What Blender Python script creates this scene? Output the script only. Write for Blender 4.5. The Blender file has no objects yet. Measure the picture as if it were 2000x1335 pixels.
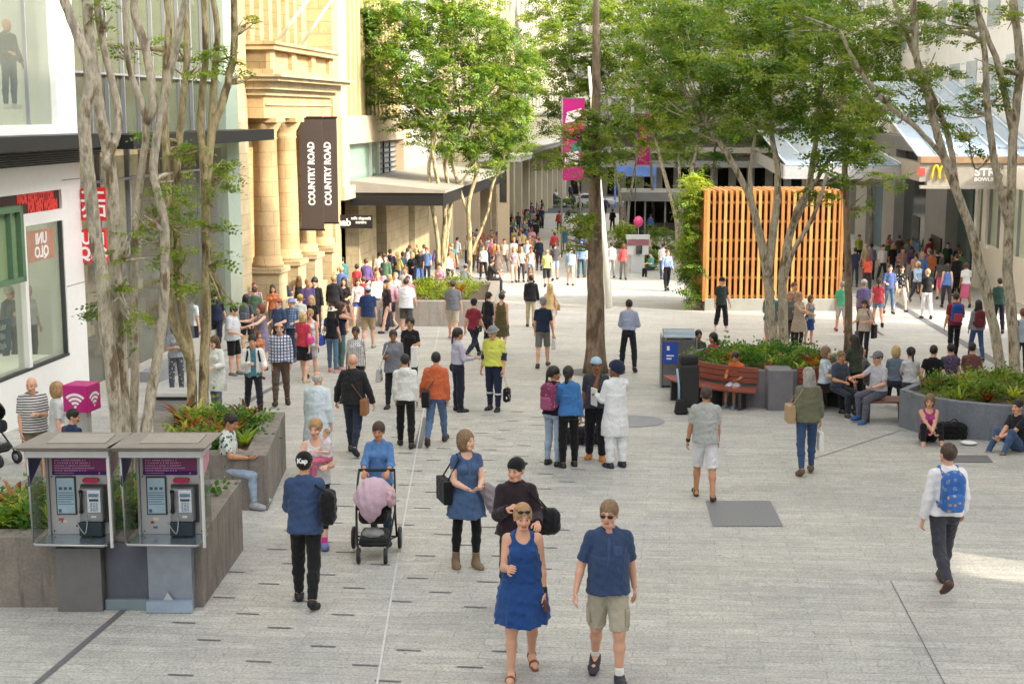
import bpy, math, random
import numpy as np
from mathutils import Vector, Matrix
S = bpy.context.scene
R_ = math.radians
# ---------------------------------------------------------------- camera
FPX = 2800.0; PITCH = math.atan(447.5/FPX); CAMZ = 4.8
cd = bpy.data.cameras.new("camera"); cam = bpy.data.objects.new("camera", cd); S.collection.objects.link(cam)
cam.location = (0, 0, CAMZ); cam.rotation_euler = (math.pi/2-PITCH, 0, 0)
cd.sensor_width = 36; cd.lens = FPX/2000*36; cd.clip_start = 0.5; cd.clip_end = 3000
S.camera = cam
# ---------------------------------------------------------------- sky, sun, exposure
SUN_AZ, SUN_EL = R_(122), R_(32)          # azimuth measured clockwise from +Y
W = bpy.data.worlds.new("World"); S.world = W; W.use_nodes = True
nt = W.node_tree; nt.nodes.clear()
sky = nt.nodes.new('ShaderNodeTexSky'); sky.sky_type = 'NISHITA'; sky.sun_disc = False
sky.sun_elevation = SUN_EL; sky.sun_rotation = SUN_AZ; sky.air_density = 4.0; sky.dust_density = 10.0; sky.ozone_density = 0.6
bg = nt.nodes.new('ShaderNodeBackground'); bg.inputs[1].default_value = 0.15
wo = nt.nodes.new('ShaderNodeOutputWorld')
hs = nt.nodes.new('ShaderNodeHueSaturation'); hs.inputs['Saturation'].default_value = 0.03; nt.links.new(sky.outputs[0], hs.inputs['Color']); nt.links.new(hs.outputs[0], bg.inputs[0]); nt.links.new(bg.outputs[0], wo.inputs[0])
sd = bpy.data.lights.new("sun", 'SUN'); sun = bpy.data.objects.new("sun", sd); S.collection.objects.link(sun)
sd.energy = 2.0; sd.angle = R_(0.6); sd.color = (1.0, 0.87, 0.66)
_sv = Vector((math.sin(SUN_AZ)*math.cos(SUN_EL), math.cos(SUN_AZ)*math.cos(SUN_EL), math.sin(SUN_EL)))
sun.rotation_euler = _sv.to_track_quat('Z', 'Y').to_euler(); sun.location = (20, -10, 40)
S.view_settings.view_transform = 'Standard'; S.view_settings.look = 'None'
S.view_settings.exposure = 1.68; S.view_settings.gamma = 1; S.view_settings.use_curve_mapping = False
try:
    S.cycles.max_bounces = 6; S.cycles.diffuse_bounces = 4; S.cycles.glossy_bounces = 3
    S.cycles.transmission_bounces = 4; S.cycles.transparent_max_bounces = 12
    S.cycles.use_denoising = True; S.cycles.caustics_reflective = False; S.cycles.caustics_refractive = False
except Exception: pass

# ---------------------------------------------------------------- pixel <-> world (pixels of the 2000x1335 photograph)
def ray(px, py):
    r, u = px-1000.0, 667.5-py
    y = FPX*math.cos(PITCH)+u*math.sin(PITCH); z = -FPX*math.sin(PITCH)+u*math.cos(PITCH)
    return Vector((r/y, 1.0, z/y))
SL = -ray(1000, 350).z
def gz(y):                                   # the street falls away, then levels out
    if y < 80: return -SL*y
    t = min(y, 120)-80
    z = -SL*80-SL*t+(SL-0.008)*t*t/80.0
    if y > 120: z -= 0.008*(y-120)
    return z
def P(px, py, Y): return Vector((0, 0, CAMZ))+ray(px, py)*Y
def G(px, py):
    r = ray(px, py); lo, hi = 2.0, 900.0
    f = lambda y: CAMZ+r.z*y-gz(y)
    prev = 2.0; y = 2.0
    while y < 900:
        if f(y) <= 0: break
        prev = y; y *= 1.05
    lo, hi = prev, y
    for _ in range(40):
        m = (lo+hi)/2
        if f(m) > 0: lo = m
        else: hi = m
    return P(px, py, lo)
# street frame: s along the facades, b across (positive to the right), z up
YAW = math.atan(ray(1320, 350).x)
SA, SB = Vector((math.sin(YAW), math.cos(YAW), 0)), Vector((math.cos(YAW), -math.sin(YAW), 0))
def st(v): return v.dot(SA), v.dot(SB)
def W3(s, b, z): return SA*s+SB*b+Vector((0, 0, z))
def onplane(px, py, b):                      # pixel on the vertical plane at lateral b -> (s, z)
    r = ray(px, py); t = b/r.dot(SB); p = Vector((0, 0, CAMZ))+r*t
    return p.dot(SA), p.z
def atS(px, py, s):                          # pixel at street distance s -> (b, z)
    r = ray(px, py); t = s/r.dot(SA); p = Vector((0, 0, CAMZ))+r*t
    return p.dot(SB), p.z
BL = st(G(165, 786))[1]                      # left facade line
BR = st(G(1900, 559))[1]                     # right facade line
def gzs(s, b): return gz(W3(s, b, 0).y)

# ---------------------------------------------------------------- object helpers
def link(o, parent=None):
    S.collection.objects.link(o)
    if parent is not None: o.parent = parent
    return o
def tag(o, label=None, cat=None, group=None, kind=None):
    if label: o['label'] = label
    if cat: o['category'] = cat
    if group: o['group'] = group
    if kind: o['kind'] = kind
    return o
def empty(name, loc=(0, 0, 0), rz=0.0, label=None, cat=None, group=None):
    o = bpy.data.objects.new(name, None); o.empty_display_size = 0.1
    o.location = loc; o.rotation_euler = (0, 0, rz); link(o)
    return tag(o, label, cat, group)
def srgb(h):
    h = h.lstrip('#'); c = [int(h[i:i+2], 16)/255 for i in (0, 2, 4)]
    return tuple(x/12.92 if x <= 0.04045 else ((x+0.055)/1.055)**2.4 for x in c)
class MB:
    """collects geometry for one mesh object"""
    def __init__(s): s.v = []; s.f = []; s.mi = []; s.cur = 0; s.smooth = []
    def add(s, vs, fs, smooth=False):
        o = len(s.v); s.v += [tuple(v) for v in vs]; s.f += [tuple(i+o for i in f) for f in fs]
        s.mi += [s.cur]*len(fs); s.smooth += [smooth]*len(fs); return s
    def box(s, x0, x1, y0, y1, z0, z1, fn=None, taper=0):
        c = [(x0, y0, z0), (x1, y0, z0), (x1, y1, z0), (x0, y1, z0),
             (x0+taper, y0+taper, z1), (x1-taper, y0+taper, z1), (x1-taper, y1-taper, z1), (x0+taper, y1-taper, z1)]
        if fn: c = [fn(*p) for p in c]
        return s.add(c, [(0, 3, 2, 1), (4, 5, 6, 7), (0, 1, 5, 4), (1, 2, 6, 5), (2, 3, 7, 6), (3, 0, 4, 7)])
    def sbox(s, s0, s1, b0, b1, z0, z1):       # in the street frame
        return s.box(b0, b1, s0, s1, z0, z1, fn=lambda x, y, z: W3(y, x, z))
    def tube(s, pts, rad, n=8, cap=True, smooth=True):
        pts = [Vector(p) for p in pts]
        if not isinstance(rad, (list, tuple)): rad = [rad]*len(pts)
        vs = []; fs = []; prev = None
        for i, p in enumerate(pts):
            d = (pts[min(i+1, len(pts)-1)]-pts[max(i-1, 0)])
            if d.length < 1e-9: d = Vector((0, 0, 1))
            d.normalize()
            if prev is None:
                a = Vector((1, 0, 0)) if abs(d.x) < 0.9 else Vector((0, 1, 0))
                a = (a-d*a.dot(d)).normalized()
            else: a = (prev-d*prev.dot(d)).normalized()
            prev = a; b = d.cross(a)
            for k in range(n):
                t = 2*math.pi*k/n; vs.append(p+(a*math.cos(t)+b*math.sin(t))*rad[i])
        for i in range(len(pts)-1):
            for k in range(n):
                fs.append((i*n+k, i*n+(k+1) % n, (i+1)*n+(k+1) % n, (i+1)*n+k))
        if cap:
            fs.append(tuple(reversed(range(n)))); fs.append(tuple(range((len(pts)-1)*n, len(pts)*n)))
        return s.add(vs, fs, smooth)
    def lathe(s, c, prof, n=20, smooth=True):
        vs = []; fs = []
        for (r, z) in prof:
            for k in range(n):
                t = 2*math.pi*k/n; vs.append((c[0]+r*math.cos(t), c[1]+r*math.sin(t), c[2]+z))
        for i in range(len(prof)-1):
            for k in range(n):
                fs.append((i*n+k, i*n+(k+1) % n, (i+1)*n+(k+1) % n, (i+1)*n+k))
        fs.append(tuple(reversed(range(n)))); fs.append(tuple(range((len(prof)-1)*n, len(prof)*n)))
        return s.add(vs, fs, smooth)
    def prism(s, poly, z0, z1, fn=None):        # poly: (x, y) ccw
        n = len(poly)
        vs = [(x, y, z0) for x, y in poly]+[(x, y, z1) for x, y in poly]
        if fn: vs = [fn(*p) for p in vs]
        fs = [tuple(reversed(range(n))), tuple(range(n, 2*n))]+[(i, (i+1) % n, n+(i+1) % n, n+i) for i in range(n)]
        return s.add(vs, fs)
    def build(s, name, mats, parent=None, bevel=0, origin=None):
        me = bpy.data.meshes.new(name)
        vs = s.v
        if origin is not None: vs = [(v[0]-origin[0], v[1]-origin[1], v[2]-origin[2]) for v in vs]
        me.from_pydata(vs, [], s.f)
        if not isinstance(mats, (list, tuple)): mats = [mats]
        for m in mats: me.materials.append(m)
        me.polygons.foreach_set('material_index', s.mi); me.polygons.foreach_set('use_smooth', s.smooth)
        me.update()
        o = bpy.data.objects.new(name, me)
        if origin is not None: o.location = origin
        link(o, parent)
        if bevel:
            m = o.modifiers.new('bevel', 'BEVEL'); m.width = bevel; m.segments = 2; m.limit_method = 'ANGLE'
        return o
def fastmesh(name, V, F, mat=None, smooth=True, col=None):
    me = bpy.data.meshes.new(name)
    V = np.asarray(V, dtype=np.float32); F = np.asarray(F, dtype=np.int32); k = F.shape[1]
    me.vertices.add(len(V)); me.vertices.foreach_set('co', V.ravel())
    me.loops.add(F.size); me.loops.foreach_set('vertex_index', F.ravel())
    me.polygons.add(len(F)); me.polygons.foreach_set('loop_start', np.arange(0, F.size, k, dtype=np.int32))
    if smooth: me.polygons.foreach_set('use_smooth', np.ones(len(F), dtype=bool))
    if col is not None:
        a = me.color_attributes.new('Col', 'FLOAT_COLOR', 'POINT')
        c = np.ones((len(V), 4), dtype=np.float32); c[:, :3] = col; a.data.foreach_set('color', c.ravel())
    if mat: me.materials.append(mat)
    me.update(calc_edges=True)
    return me
# ---------------------------------------------------------------- materials
_M = {}
class NT:
    def __init__(s, name):
        s.m = bpy.data.materials.new(name); s.m.use_nodes = True; s.t = s.m.node_tree; s.t.nodes.clear()
        s.out = s.n('OutputMaterial'); s.b = s.n('BsdfPrincipled'); s.l(s.b.outputs[0], s.out.inputs[0])
    def n(s, k, **kw):
        x = s.t.nodes.new('ShaderNode'+k)
        for a, b in kw.items(): setattr(x, a, b)
        return x
    def l(s, a, b): s.t.links.new(a, b)
    def coord(s, which='Object', scale=(1, 1, 1), rot=(0, 0, 0)):
        c = s.n('TexCoord'); m = s.n('Mapping'); m.inputs['Scale'].default_value = scale; m.inputs['Rotation'].default_value = rot
        s.l(c.outputs[which], m.inputs[0]); return m.outputs[0]
    def noise(s, vec, scale, detail=3, rough=0.6):
        x = s.n('TexNoise'); x.inputs['Scale'].default_value = scale; x.inputs['Detail'].default_value = detail; x.inputs['Roughness'].default_value = rough
        s.l(vec, x.inputs['Vector']); return x.outputs[0]
    def ramp(s, fac, stops):
        r = s.n('ValToRGB'); cr = r.color_ramp
        while len(cr.elements) < len(stops): cr.elements.new(0.5)
        for e, (p, c) in zip(cr.elements, stops): e.position = p; e.color = (*c, 1)
        s.l(fac, r.inputs[0]); return r.outputs[0]
    def mix(s, fac, a, b, mode='MIX'):
        x = s.n('MixRGB', blend_type=mode)
        for i, q in ((0, fac), (1, a), (2, b)):
            if isinstance(q, (int, float)): x.inputs[i].default_value = q
            elif isinstance(q, tuple): x.inputs[i].default_value = (*q, 1)
            else: s.l(q, x.inputs[i])
        return x.outputs[0]
    def bump(s, h, strength=0.3, dist=0.01):
        b = s.n('Bump'); b.inputs['Strength'].default_value = strength; b.inputs['Distance'].default_value = dist
        s.l(h, b.inputs['Height']); s.l(b.outputs[0], s.b.inputs['Normal'])
    def set(s, col=None, rough=0.6, metal=0, spec=None):
        if col is not None:
            if isinstance(col, tuple): s.b.inputs['Base Color'].default_value = (*col, 1)
            else: s.l(col, s.b.inputs['Base Color'])
        s.b.inputs['Roughness'].default_value = rough; s.b.inputs['Metallic'].default_value = metal
        if spec is not None: s.b.inputs['Specular IOR Level'].default_value = spec
        return s.m
def mat(name, hexc, rough=0.6, metal=0, var=0.12, scale=6, bump=0.0, spec=None, coord='Object'):
    key = (name, hexc, rough, metal, var, scale, bump, coord)
    if key in _M: return _M[key]
    t = NT(name); c = srgb(hexc); v = t.coord(coord)
    n = t.noise(v, scale)
    col = t.ramp(n, [(0.25, tuple(x*(1-var) for x in c)), (0.75, tuple(min(1, x*(1+var)) for x in c))])
    if bump: t.bump(t.noise(v, scale*6), bump, 0.01)
    _M[key] = t.set(col, rough, metal, spec); return _M[key]
def mat_emit(name, hexc, k=1.0):
    t = NT(name); c = srgb(hexc); t.set(c, 0.5); t.b.inputs['Emission Color'].default_value = (*c, 1); t.b.inputs['Emission Strength'].default_value = k
    return t.m
def mat_glass(name, hexc, alpha=0.25, rough=0.05):
    t = NT(name); c = srgb(hexc); t.set(c, rough, 0, 0.8)
    tr = t.n('BsdfTransparent'); tr.inputs[0].default_value = (*[0.6+0.4*x for x in c], 1); mx = t.n('MixShader'); mx.inputs[0].default_value = alpha
    t.l(t.b.outputs[0], mx.inputs[1]); t.l(tr.outputs[0], mx.inputs[2]); t.l(mx.outputs[0], t.out.inputs[0])
    return t.m
def text(name, body, size, mat_, mtx, parent=None, bold=0.0, sx=1.0, extrude=0.003, align='CENTER'):
    cu = bpy.data.curves.new(name, 'FONT'); cu.body = body; cu.size = size; cu.extrude = extrude; cu.offset = bold
    cu.align_x = align; cu.align_y = 'CENTER'; cu.resolution_u = 3; cu.space_line = 0.9
    cu.materials.append(mat_)
    tmp = bpy.data.objects.new('tmp_text', cu); S.collection.objects.link(tmp)
    me = bpy.data.meshes.new_from_object(tmp.evaluated_get(bpy.context.evaluated_depsgraph_get()))
    bpy.data.objects.remove(tmp); me.name = name
    o = bpy.data.objects.new(name, me); link(o)
    o.matrix_world = mtx @ Matrix.Diagonal((sx, 1, 1, 1))
    if parent is not None: o.parent = parent; o.matrix_parent_inverse = Matrix.LocRotScale(parent.location, parent.rotation_euler, None).inverted()
    return o
def frame(origin, xdir, up=Vector((0, 0, 1))):      # text plane: x along xdir, y along up
    x = Vector(xdir).normalized(); y = Vector(up).normalized(); z = x.cross(y)
    return Matrix(((x.x, y.x, z.x, origin[0]), (x.y, y.y, z.y, origin[1]), (x.z, y.z, z.z, origin[2]), (0, 0, 0, 1)))
# ================================================================ materials of the place
def m_paving():
    t = NT('granite_paving'); v = t.coord('Object', (1, 1, 1), (0, 0, YAW))
    br = t.n('TexBrick'); br.offset = 0.37; br.offset_frequency = 2; br.squash = 1
    br.inputs['Scale'].default_value = 1.0; br.inputs['Mortar Size'].default_value = 0.008; br.inputs['Mortar Smooth'].default_value = 0.4
    br.inputs['Brick Width'].default_value = 0.95; br.inputs['Row Height'].default_value = 0.21; br.inputs['Bias'].default_value = -0.1
    br.inputs['Color1'].default_value = (*srgb('c1c0bb'), 1); br.inputs['Color2'].default_value = (*srgb('b1b0ac'), 1); br.inputs['Mortar'].default_value = (*srgb('a3a3a3'), 1)
    t.l(v, br.inputs['Vector'])
    sp = t.ramp(t.noise(v, 38, 2), [(0.32, (0.66, 0.66, 0.66)), (0.62, (1.12, 1.12, 1.12))])
    big = t.ramp(t.noise(v, 0.45, 4), [(0.3, (0.84, 0.85, 0.88)), (0.7, (1.1, 1.09, 1.05))])
    mid = t.ramp(t.noise(v, 5, 3), [(0.3, (0.9, 0.9, 0.9)), (0.7, (1.07, 1.07, 1.06))])
    c = t.mix(1, br.outputs[0], sp, 'MULTIPLY'); c = t.mix(1, c, big, 'MULTIPLY'); c = t.mix(1, c, mid, 'MULTIPLY')
    sk = t.ramp(t.noise(t.coord('Object', (0.8, 9, 1), (0, 0, YAW)), 1.5, 4, 0.7), [(0.35, (0.87, 0.87, 0.88)), (0.65, (1.07, 1.07, 1.05))]); c = t.mix(1, c, sk, 'MULTIPLY')
    st_ = t.ramp(t.noise(v, 1.3, 5, 0.75), [(0.64, (1, 1, 1)), (0.76, (0.78, 0.77, 0.76))]); c = t.mix(1, c, st_, 'MULTIPLY')
    vo = t.n('TexVoronoi'); vo.inputs['Scale'].default_value = 1.6; t.l(v, vo.inputs['Vector']); gm = t.n('Math', operation='LESS_THAN'); gm.inputs[1].default_value = 0.035; t.l(vo.outputs['Distance'], gm.inputs[0])
    c = t.mix(gm.outputs[0], c, srgb('77777a'))
    t.bump(t.noise(v, 60, 2), 0.25, 0.004)
    return t.set(c, 0.55, 0, 0.4)
M_PAVE = m_paving()
M_INLAY = mat('dark_stone_inlay', '66666a', 0.6, var=0.2, scale=20)
M_WHITE = mat('white_panel', 'f0efec', 0.35, var=0.03)
M_OFFW = mat('off_white_render', 'b4b0a6', 0.7, var=0.05)
def m_conc(name, a, b, stain):
    t = NT(name); v = t.coord('Object'); n = t.noise(v, 2.2, 5, 0.65); col = t.ramp(n, [(0.3, srgb(a)), (0.7, srgb(b))])
    sv = t.noise(t.coord('Object', (5, 5, 0.5)), 1.6, 4, 0.7); col = t.mix(t.ramp(sv, [(0.5, (0, 0, 0)), (0.68, (0.7, 0.7, 0.7))]), col, srgb(stain))
    f = t.noise(v, 30, 3); col = t.mix(1, col, t.ramp(f, [(0.3, (0.85, 0.85, 0.85)), (0.7, (1.1, 1.1, 1.1))]), 'MULTIPLY'); t.bump(f, 0.4, 0.01); return t.set(col, 0.88)
M_CONC = m_conc('planter_concrete', '716c68', '8e867c', '5a5048')
M_CONCD = mat('planter_concrete_dark', '77757a', 0.85, var=0.14, scale=3, bump=0.3)
M_BLK = mat('black_metal', '1c1c1e', 0.45, var=0.1)
M_DGRY = mat('dark_grey_metal', '3a3c3f', 0.5, var=0.1)
M_GREY = mat('mid_grey', '8c8d90', 0.6, var=0.1, scale=2)
M_STEEL = mat('brushed_steel', 'a9abad', 0.35, metal=0.7, var=0.08, scale=4)
M_ALU = mat('pale_aluminium', 'cfcfce', 0.4, metal=0.3, var=0.05)
def m_stone(name, c1, c2, mortar, bw=0.9, bh=0.45, msz=0.012):
    t = NT(name); c = t.n('TexCoord'); sx = t.n('SeparateXYZ'); t.l(c.outputs['Object'], sx.inputs[0])
    # walls run along s: use (s, z) as brick plane
    ad = t.n('Math', operation='ADD'); t.l(sx.outputs[0], ad.inputs[0]); t.l(sx.outputs[1], ad.inputs[1])
    cb = t.n('CombineXYZ'); t.l(ad.outputs[0], cb.inputs[0]); t.l(sx.outputs[2], cb.inputs[1])
    br = t.n('TexBrick'); br.inputs['Scale'].default_value = 1; br.inputs['Mortar Size'].default_value = msz
    br.inputs['Brick Width'].default_value = bw; br.inputs['Row Height'].default_value = bh
    br.inputs['Color1'].default_value = (*srgb(c1), 1); br.inputs['Color2'].default_value = (*srgb(c2), 1); br.inputs['Mortar'].default_value = (*srgb(mortar), 1)
    t.l(cb.outputs[0], br.inputs['Vector'])
    n = t.noise(c.outputs['Object'], 1.2, 5); col = t.mix(1, br.outputs[0], t.ramp(n, [(0.3, (0.8, 0.78, 0.76)), (0.7, (1.1, 1.1, 1.08))]), 'MULTIPLY')
    n2 = t.noise(c.outputs['Object'], 14, 3); col = t.mix(1, col, t.ramp(n2, [(0.3, (0.9, 0.9, 0.9)), (0.7, (1.06, 1.06, 1.06))]), 'MULTIPLY')
    t.bump(n2, 0.3, 0.02)
    return t.set(col, 0.85)
M_SAND = m_stone('warm_sandstone', 'c2a87e', 'b79b71', '9c8460')
M_SANDP = m_stone('pale_sandstone', 'bfae8c', 'b3a17e', '9a8b70')
M_CREAM = mat('cream_render', 'b7a488', 0.8, var=0.05, scale=1.0)
M_CREAM2 = mat('yellow_cream_render', 'b3a174', 0.8, var=0.05, scale=1.0)
M_GRNGL = mat('green_window_glass', '8fb39b', 0.12, var=0.05, spec=0.7)
M_MINT = mat('pale_mint_glass', 'a3b0a2', 0.12, var=0.05, spec=0.7)
M_DKGL = mat('dark_window_glass', '2c3436', 0.1, var=0.2, spec=0.7)
M_GLASS = mat_glass('clear_shop_glass', 'a4aba4', 0.80)
M_GLASS2 = mat_glass('tinted_facade_glass', '8a937c', 0.55)
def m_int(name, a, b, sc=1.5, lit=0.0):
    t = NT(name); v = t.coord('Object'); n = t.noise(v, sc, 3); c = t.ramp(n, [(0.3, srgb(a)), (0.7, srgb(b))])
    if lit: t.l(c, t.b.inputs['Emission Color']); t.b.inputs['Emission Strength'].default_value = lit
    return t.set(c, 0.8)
M_INT = m_int('shop_interior', 'bcbfaa', 'd8d8c8', 1.2, 0.42)  # interior surfaces emit light themselves in place of shop lighting
M_INTW_GLOW = m_int('glowing_warm_interior', 'a08a66', 'cdbd9a', 2.5, 0.28)  # back wall brightened by its own emission, no lamps modelled
M_INTD = m_int('dark_shop_interior', '1e1b1a', '4a443e', 2.2)
M_RED = mat('bright_red_sign', 'e0222a', 0.4, var=0.03)
M_DRED = mat('dark_sign_red', '3a1a18', 0.5)
M_REDL = mat('red_lettering', 'f03a34', 0.4, var=0.02)
M_WL = mat('white_lettering', 'f6f6f4', 0.4, var=0.02)
M_MAG = mat('magenta_panel', 'c2187e', 0.35, var=0.05)
M_BROWNB = mat('dark_brown_banner', '4a403a', 0.8, var=0.1, scale=1)
# ================================================================ sky dome is the world; ground
def sheet(name, m, x0, x1, y0, y1, dz=0.0, nx=8, ny=140, kind='structure'):
    V = []; F = []
    for j in range(ny+1):
        y = y0+(y1-y0)*j/ny
        for i in range(nx+1): V.append((x0+(x1-x0)*i/nx, y, gz(y)+dz))
    for j in range(ny):
        for i in range(nx):
            a = j*(nx+1)+i; F.append((a, a+1, a+nx+2, a+nx+1))
    o = bpy.data.objects.new(name, fastmesh(name, V, F, m, smooth=False)); link(o); return tag(o, kind=kind)
sheet('paved_ground', M_PAVE, -120, 160, -40, 480, ny=260)
M_ASPH = mat('asphalt', '55565a', 0.85, var=0.12, scale=3)
sheet('road', M_ASPH, -60, 80, 140, 160, dz=0.012, ny=20)
def strip(mb, pts, w, dz=0.006):            # flat inlay following pixels on the ground
    g = [G(*p) for p in pts]; n = []
    for i in range(len(g)-1):
        k = max(1, int((g[i+1]-g[i]).length/1.5))
        n += [g[i].lerp(g[i+1], j/k) for j in range(k)]
    n.append(g[-1])
    for a, b in zip(n[:-1], n[1:]):
        d = (b-a); q = Vector((d.y, -d.x, 0)).normalized()*w/2
        vs = [a-q, b-q, b+q, a+q]; vs = [(v.x, v.y, gz(v.y)+dz) for v in vs]; mb.add(vs, [(3, 2, 1, 0)])
mb = MB()
strip(mb, [(60, 1345), (245, 1188)], 0.075)
strip(mb, [(1740, 1135), (1850, 1345)], 0.012)
strip(mb, [(1745, 590), (2010, 745)], 0.30); strip(mb, [(1700, 638), (1725, 655)], 0.12)
strip(mb, [(300, 735), (560, 640)], 0.10)
strip(mb, [(450, 808), (500, 775), (560, 742)], 0.14)
strip(mb, [(815, 875), (832, 815)], 0.16)
strip(mb, [(1560, 905), (1760, 840)], 0.02)
random.seed(5)
for r in range(34):                          # short dark stone slots set in rows across the paving
    s_ = 12.3+r*0.52
    for k in range(5 if r % 2 else 4):
        b_ = -5.2+k*1.05+(0.5 if r % 2 else 0)+random.uniform(-.12, .12)
        if random.random() < 0.14 or b_ > -1.1: continue
        s2 = s_+random.uniform(-.08, .08)
        g = W3(s2, b_, 0); w_, h_ = 0.26, 0.038
        vs = [W3(s2-h_/2, b_-w_/2, 0), W3(s2-h_/2, b_+w_/2, 0), W3(s2+h_/2, b_+w_/2, 0), W3(s2+h_/2, b_-w_/2, 0)]
        mb.add([(v.x, v.y, gz(v.y)+0.006) for v in vs], [(0, 1, 2, 3)])
tag(mb.build('dark_paving_inlay', M_INLAY), kind='structure')
mb = MB(); strip(mb, [(735, 1345), (790, 1010), (825, 815), (880, 520)], 0.022, 0.007)
tag(mb.build('pale_paving_line', mat('pale_stone_line', 'c9c9c8', 0.6)), kind='structure')
# access covers
def quad_on_ground(pix, dz):
    vs = [G(*p) for p in pix]; return [(v.x, v.y, gz(v.y)+dz) for v in vs]
t_ = NT('steel_cover'); v_ = t_.coord('Object'); ck = t_.n('TexChecker'); ck.inputs['Scale'].default_value = 26; t_.l(v_, ck.inputs[0])
ck.inputs[1].default_value = (*srgb('74767a'), 1); ck.inputs[2].default_value = (*srgb('86888c'), 1); M_COVER = t_.set(ck.outputs[0], 0.5, 0.2)
mb = MB(); mb.add(quad_on_ground([(1392, 1028), (1530, 1028), (1505, 978), (1378, 978)], 0.008), [(0, 1, 2, 3)])
tag(mb.build('ground_hatch', M_COVER), 'rectangular grey steel hatch set in the paving', 'access cover')
mb = MB(); mb.add(quad_on_ground([(1862, 903), (1940, 903), (1928, 889), (1850, 889)], 0.008), [(0, 1, 2, 3)])
tag(mb.build('ground_hatch', M_INLAY), 'narrow dark hatch in the paving near the grey curved planter', 'access cover')
def disc(px, py, r, name, m, label, dz=0.008, cat='access cover'):
    g = G(px, py); mb = MB(); vs = []
    for rr in (r, r*0.93):
        for k in range(36):
            a = 2*math.pi*k/36; x, y = g.x+rr*math.cos(a), g.y+rr*math.sin(a); vs.append((x, y, gz(y)+dz))
    mb.add(vs, [(k, (k+1) % 36, 36+(k+1) % 36, 36+k) for k in range(36)]+[tuple(range(36, 72))])
    o = mb.build(name, m); tag(o, label, cat); return o
disc(1228, 822, 0.72, 'manhole_cover', mat('cover_grey', '85888f', 0.55, var=0.15), 'large round grey manhole cover in the paving near the bin')
disc(1163, 727, 0.75, 'tree_grate', mat('grate_grey', '6c6c6e', 0.7, var=0.15), 'round grey grate at the foot of the tall straight tree', cat='tree grate')
# ================================================================ left side of the street
def sz(px, py, b=None): return onplane(px, py, BL if b is None else b)
def panel(mb, s0, s1, z0, z1, b0, b1): mb.sbox(s0, s1, min(b0, b1), max(b0, b1), z0, z1)
GB = -6.0   # foundations go down to here
# --- white shop ---
sh = empty('white_shop', W3(20, BL, -1), 0, 'white panelled clothes shop with tall display windows and dark canopy', 'shop building')
sh.location = (0, 0, 0)
sA, sB = 14.0, sz(168, 600)[0]; wS = sz(131, 600)[0]
zSill0 = sz(0, 744)[1]; zSill = (sz(131, 694)[1]+sz(0, 744)[1])/2; zTop = sz(131, 428)[1]; zBand0 = sz(142, 404)[1]; zBand1 = sz(142, 367)[1]; zCan0 = sz(100, 322)[1]
zCan1 = sz(100, 262)[1]; zUp = sz(100, 243)[1]; sUp = sz(130, 150)[0]
mb = MB(); T = 0.35
panel(mb, sA, sB, GB, zSill, BL-T, BL)                       # plinth
panel(mb, wS, sB, zSill, 14, BL-T, BL)                       # right pier
panel(mb, sA, wS, zTop, zBand0-0.0, BL-T, BL+0.002)          # lintel
panel(mb, sA, wS, zBand1, zUp, BL-T, BL)                     # wall under the upper window
panel(mb, sUp, wS+0.001, zUp, 14, BL-T, BL-0.003)
panel(mb, sz(54, 500)[0]-0.12, sz(54, 500)[0]+0.02, zSill, zTop, BL-0.25, BL-0.02)
panel(mb, sA, sB, 14, 14.4, BL-9, BL+0.1)
panel(mb, sA, sB, GB, 14, BL-9.3, BL-9)
panel(mb, sB-0.2, sB, GB, 14, BL-9, BL-T)
mb.build('wall', M_WHITE, sh)
mb = MB(); panel(mb, sA, wS, zBand0, zBand1, BL-0.2, BL-0.06); bnd = mb.build('sign_band', M_DRED, sh)
mb = MB()                                                   # joints in the white panels
for z in (sz(150, 555)[1], sz(150, 350)[1]): panel(mb, wS+0.05, sB, z, z+0.02, BL, BL+0.003)
mb.build('panel_joint', M_GREY, sh)
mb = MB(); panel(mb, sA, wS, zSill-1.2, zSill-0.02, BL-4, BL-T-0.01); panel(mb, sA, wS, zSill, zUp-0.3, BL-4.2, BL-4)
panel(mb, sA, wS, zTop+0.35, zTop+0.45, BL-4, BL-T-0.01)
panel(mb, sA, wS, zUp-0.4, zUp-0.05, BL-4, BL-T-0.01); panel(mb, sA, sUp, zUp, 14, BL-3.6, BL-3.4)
mb.build('glowing_display_interior', M_INT, sh)  # walls and floors of the display glow by themselves
mb = MB(); panel(mb, sA, wS, zSill, zTop, BL-0.14, BL-0.12); g1 = mb.build('window', M_GLASS, sh)
mb = MB(); panel(mb, wS-0.05, wS, zSill, zTop, BL-0.1, BL-0.02); panel(mb, sA, wS, zSill-0.02, zSill+0.03, BL-0.1, BL+0.01); mb.build('frame', M_DGRY, g1)
mb = MB(); panel(mb, sA, sUp, zUp, 12, BL-0.14, BL-0.12); g2 = mb.build('window', M_GLASS, sh)
mb = MB(); panel(mb, sUp-0.06, sUp, zUp, 12, BL-0.1, BL-0.01); s_ = sz(57, 100)[0]; panel(mb, s_-0.02, s_+0.02, zUp, 12, BL-0.12, BL-0.05); mb.build('frame', M_GREY, g2)
# canopy
mb = MB(); sC = sz(320, 270)[0]
panel(mb, sA, sB, zCan0+0.35, zCan1, BL, BL+0.9)
for i in range(7):
    panel(mb, sA, sB, zCan0+0.02+i*0.05, zCan0+0.045+i*0.05, BL+0.02+0.08*i, BL+0.16+0.1*i)
mb.build('canopy', M_BLK, sh)
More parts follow.
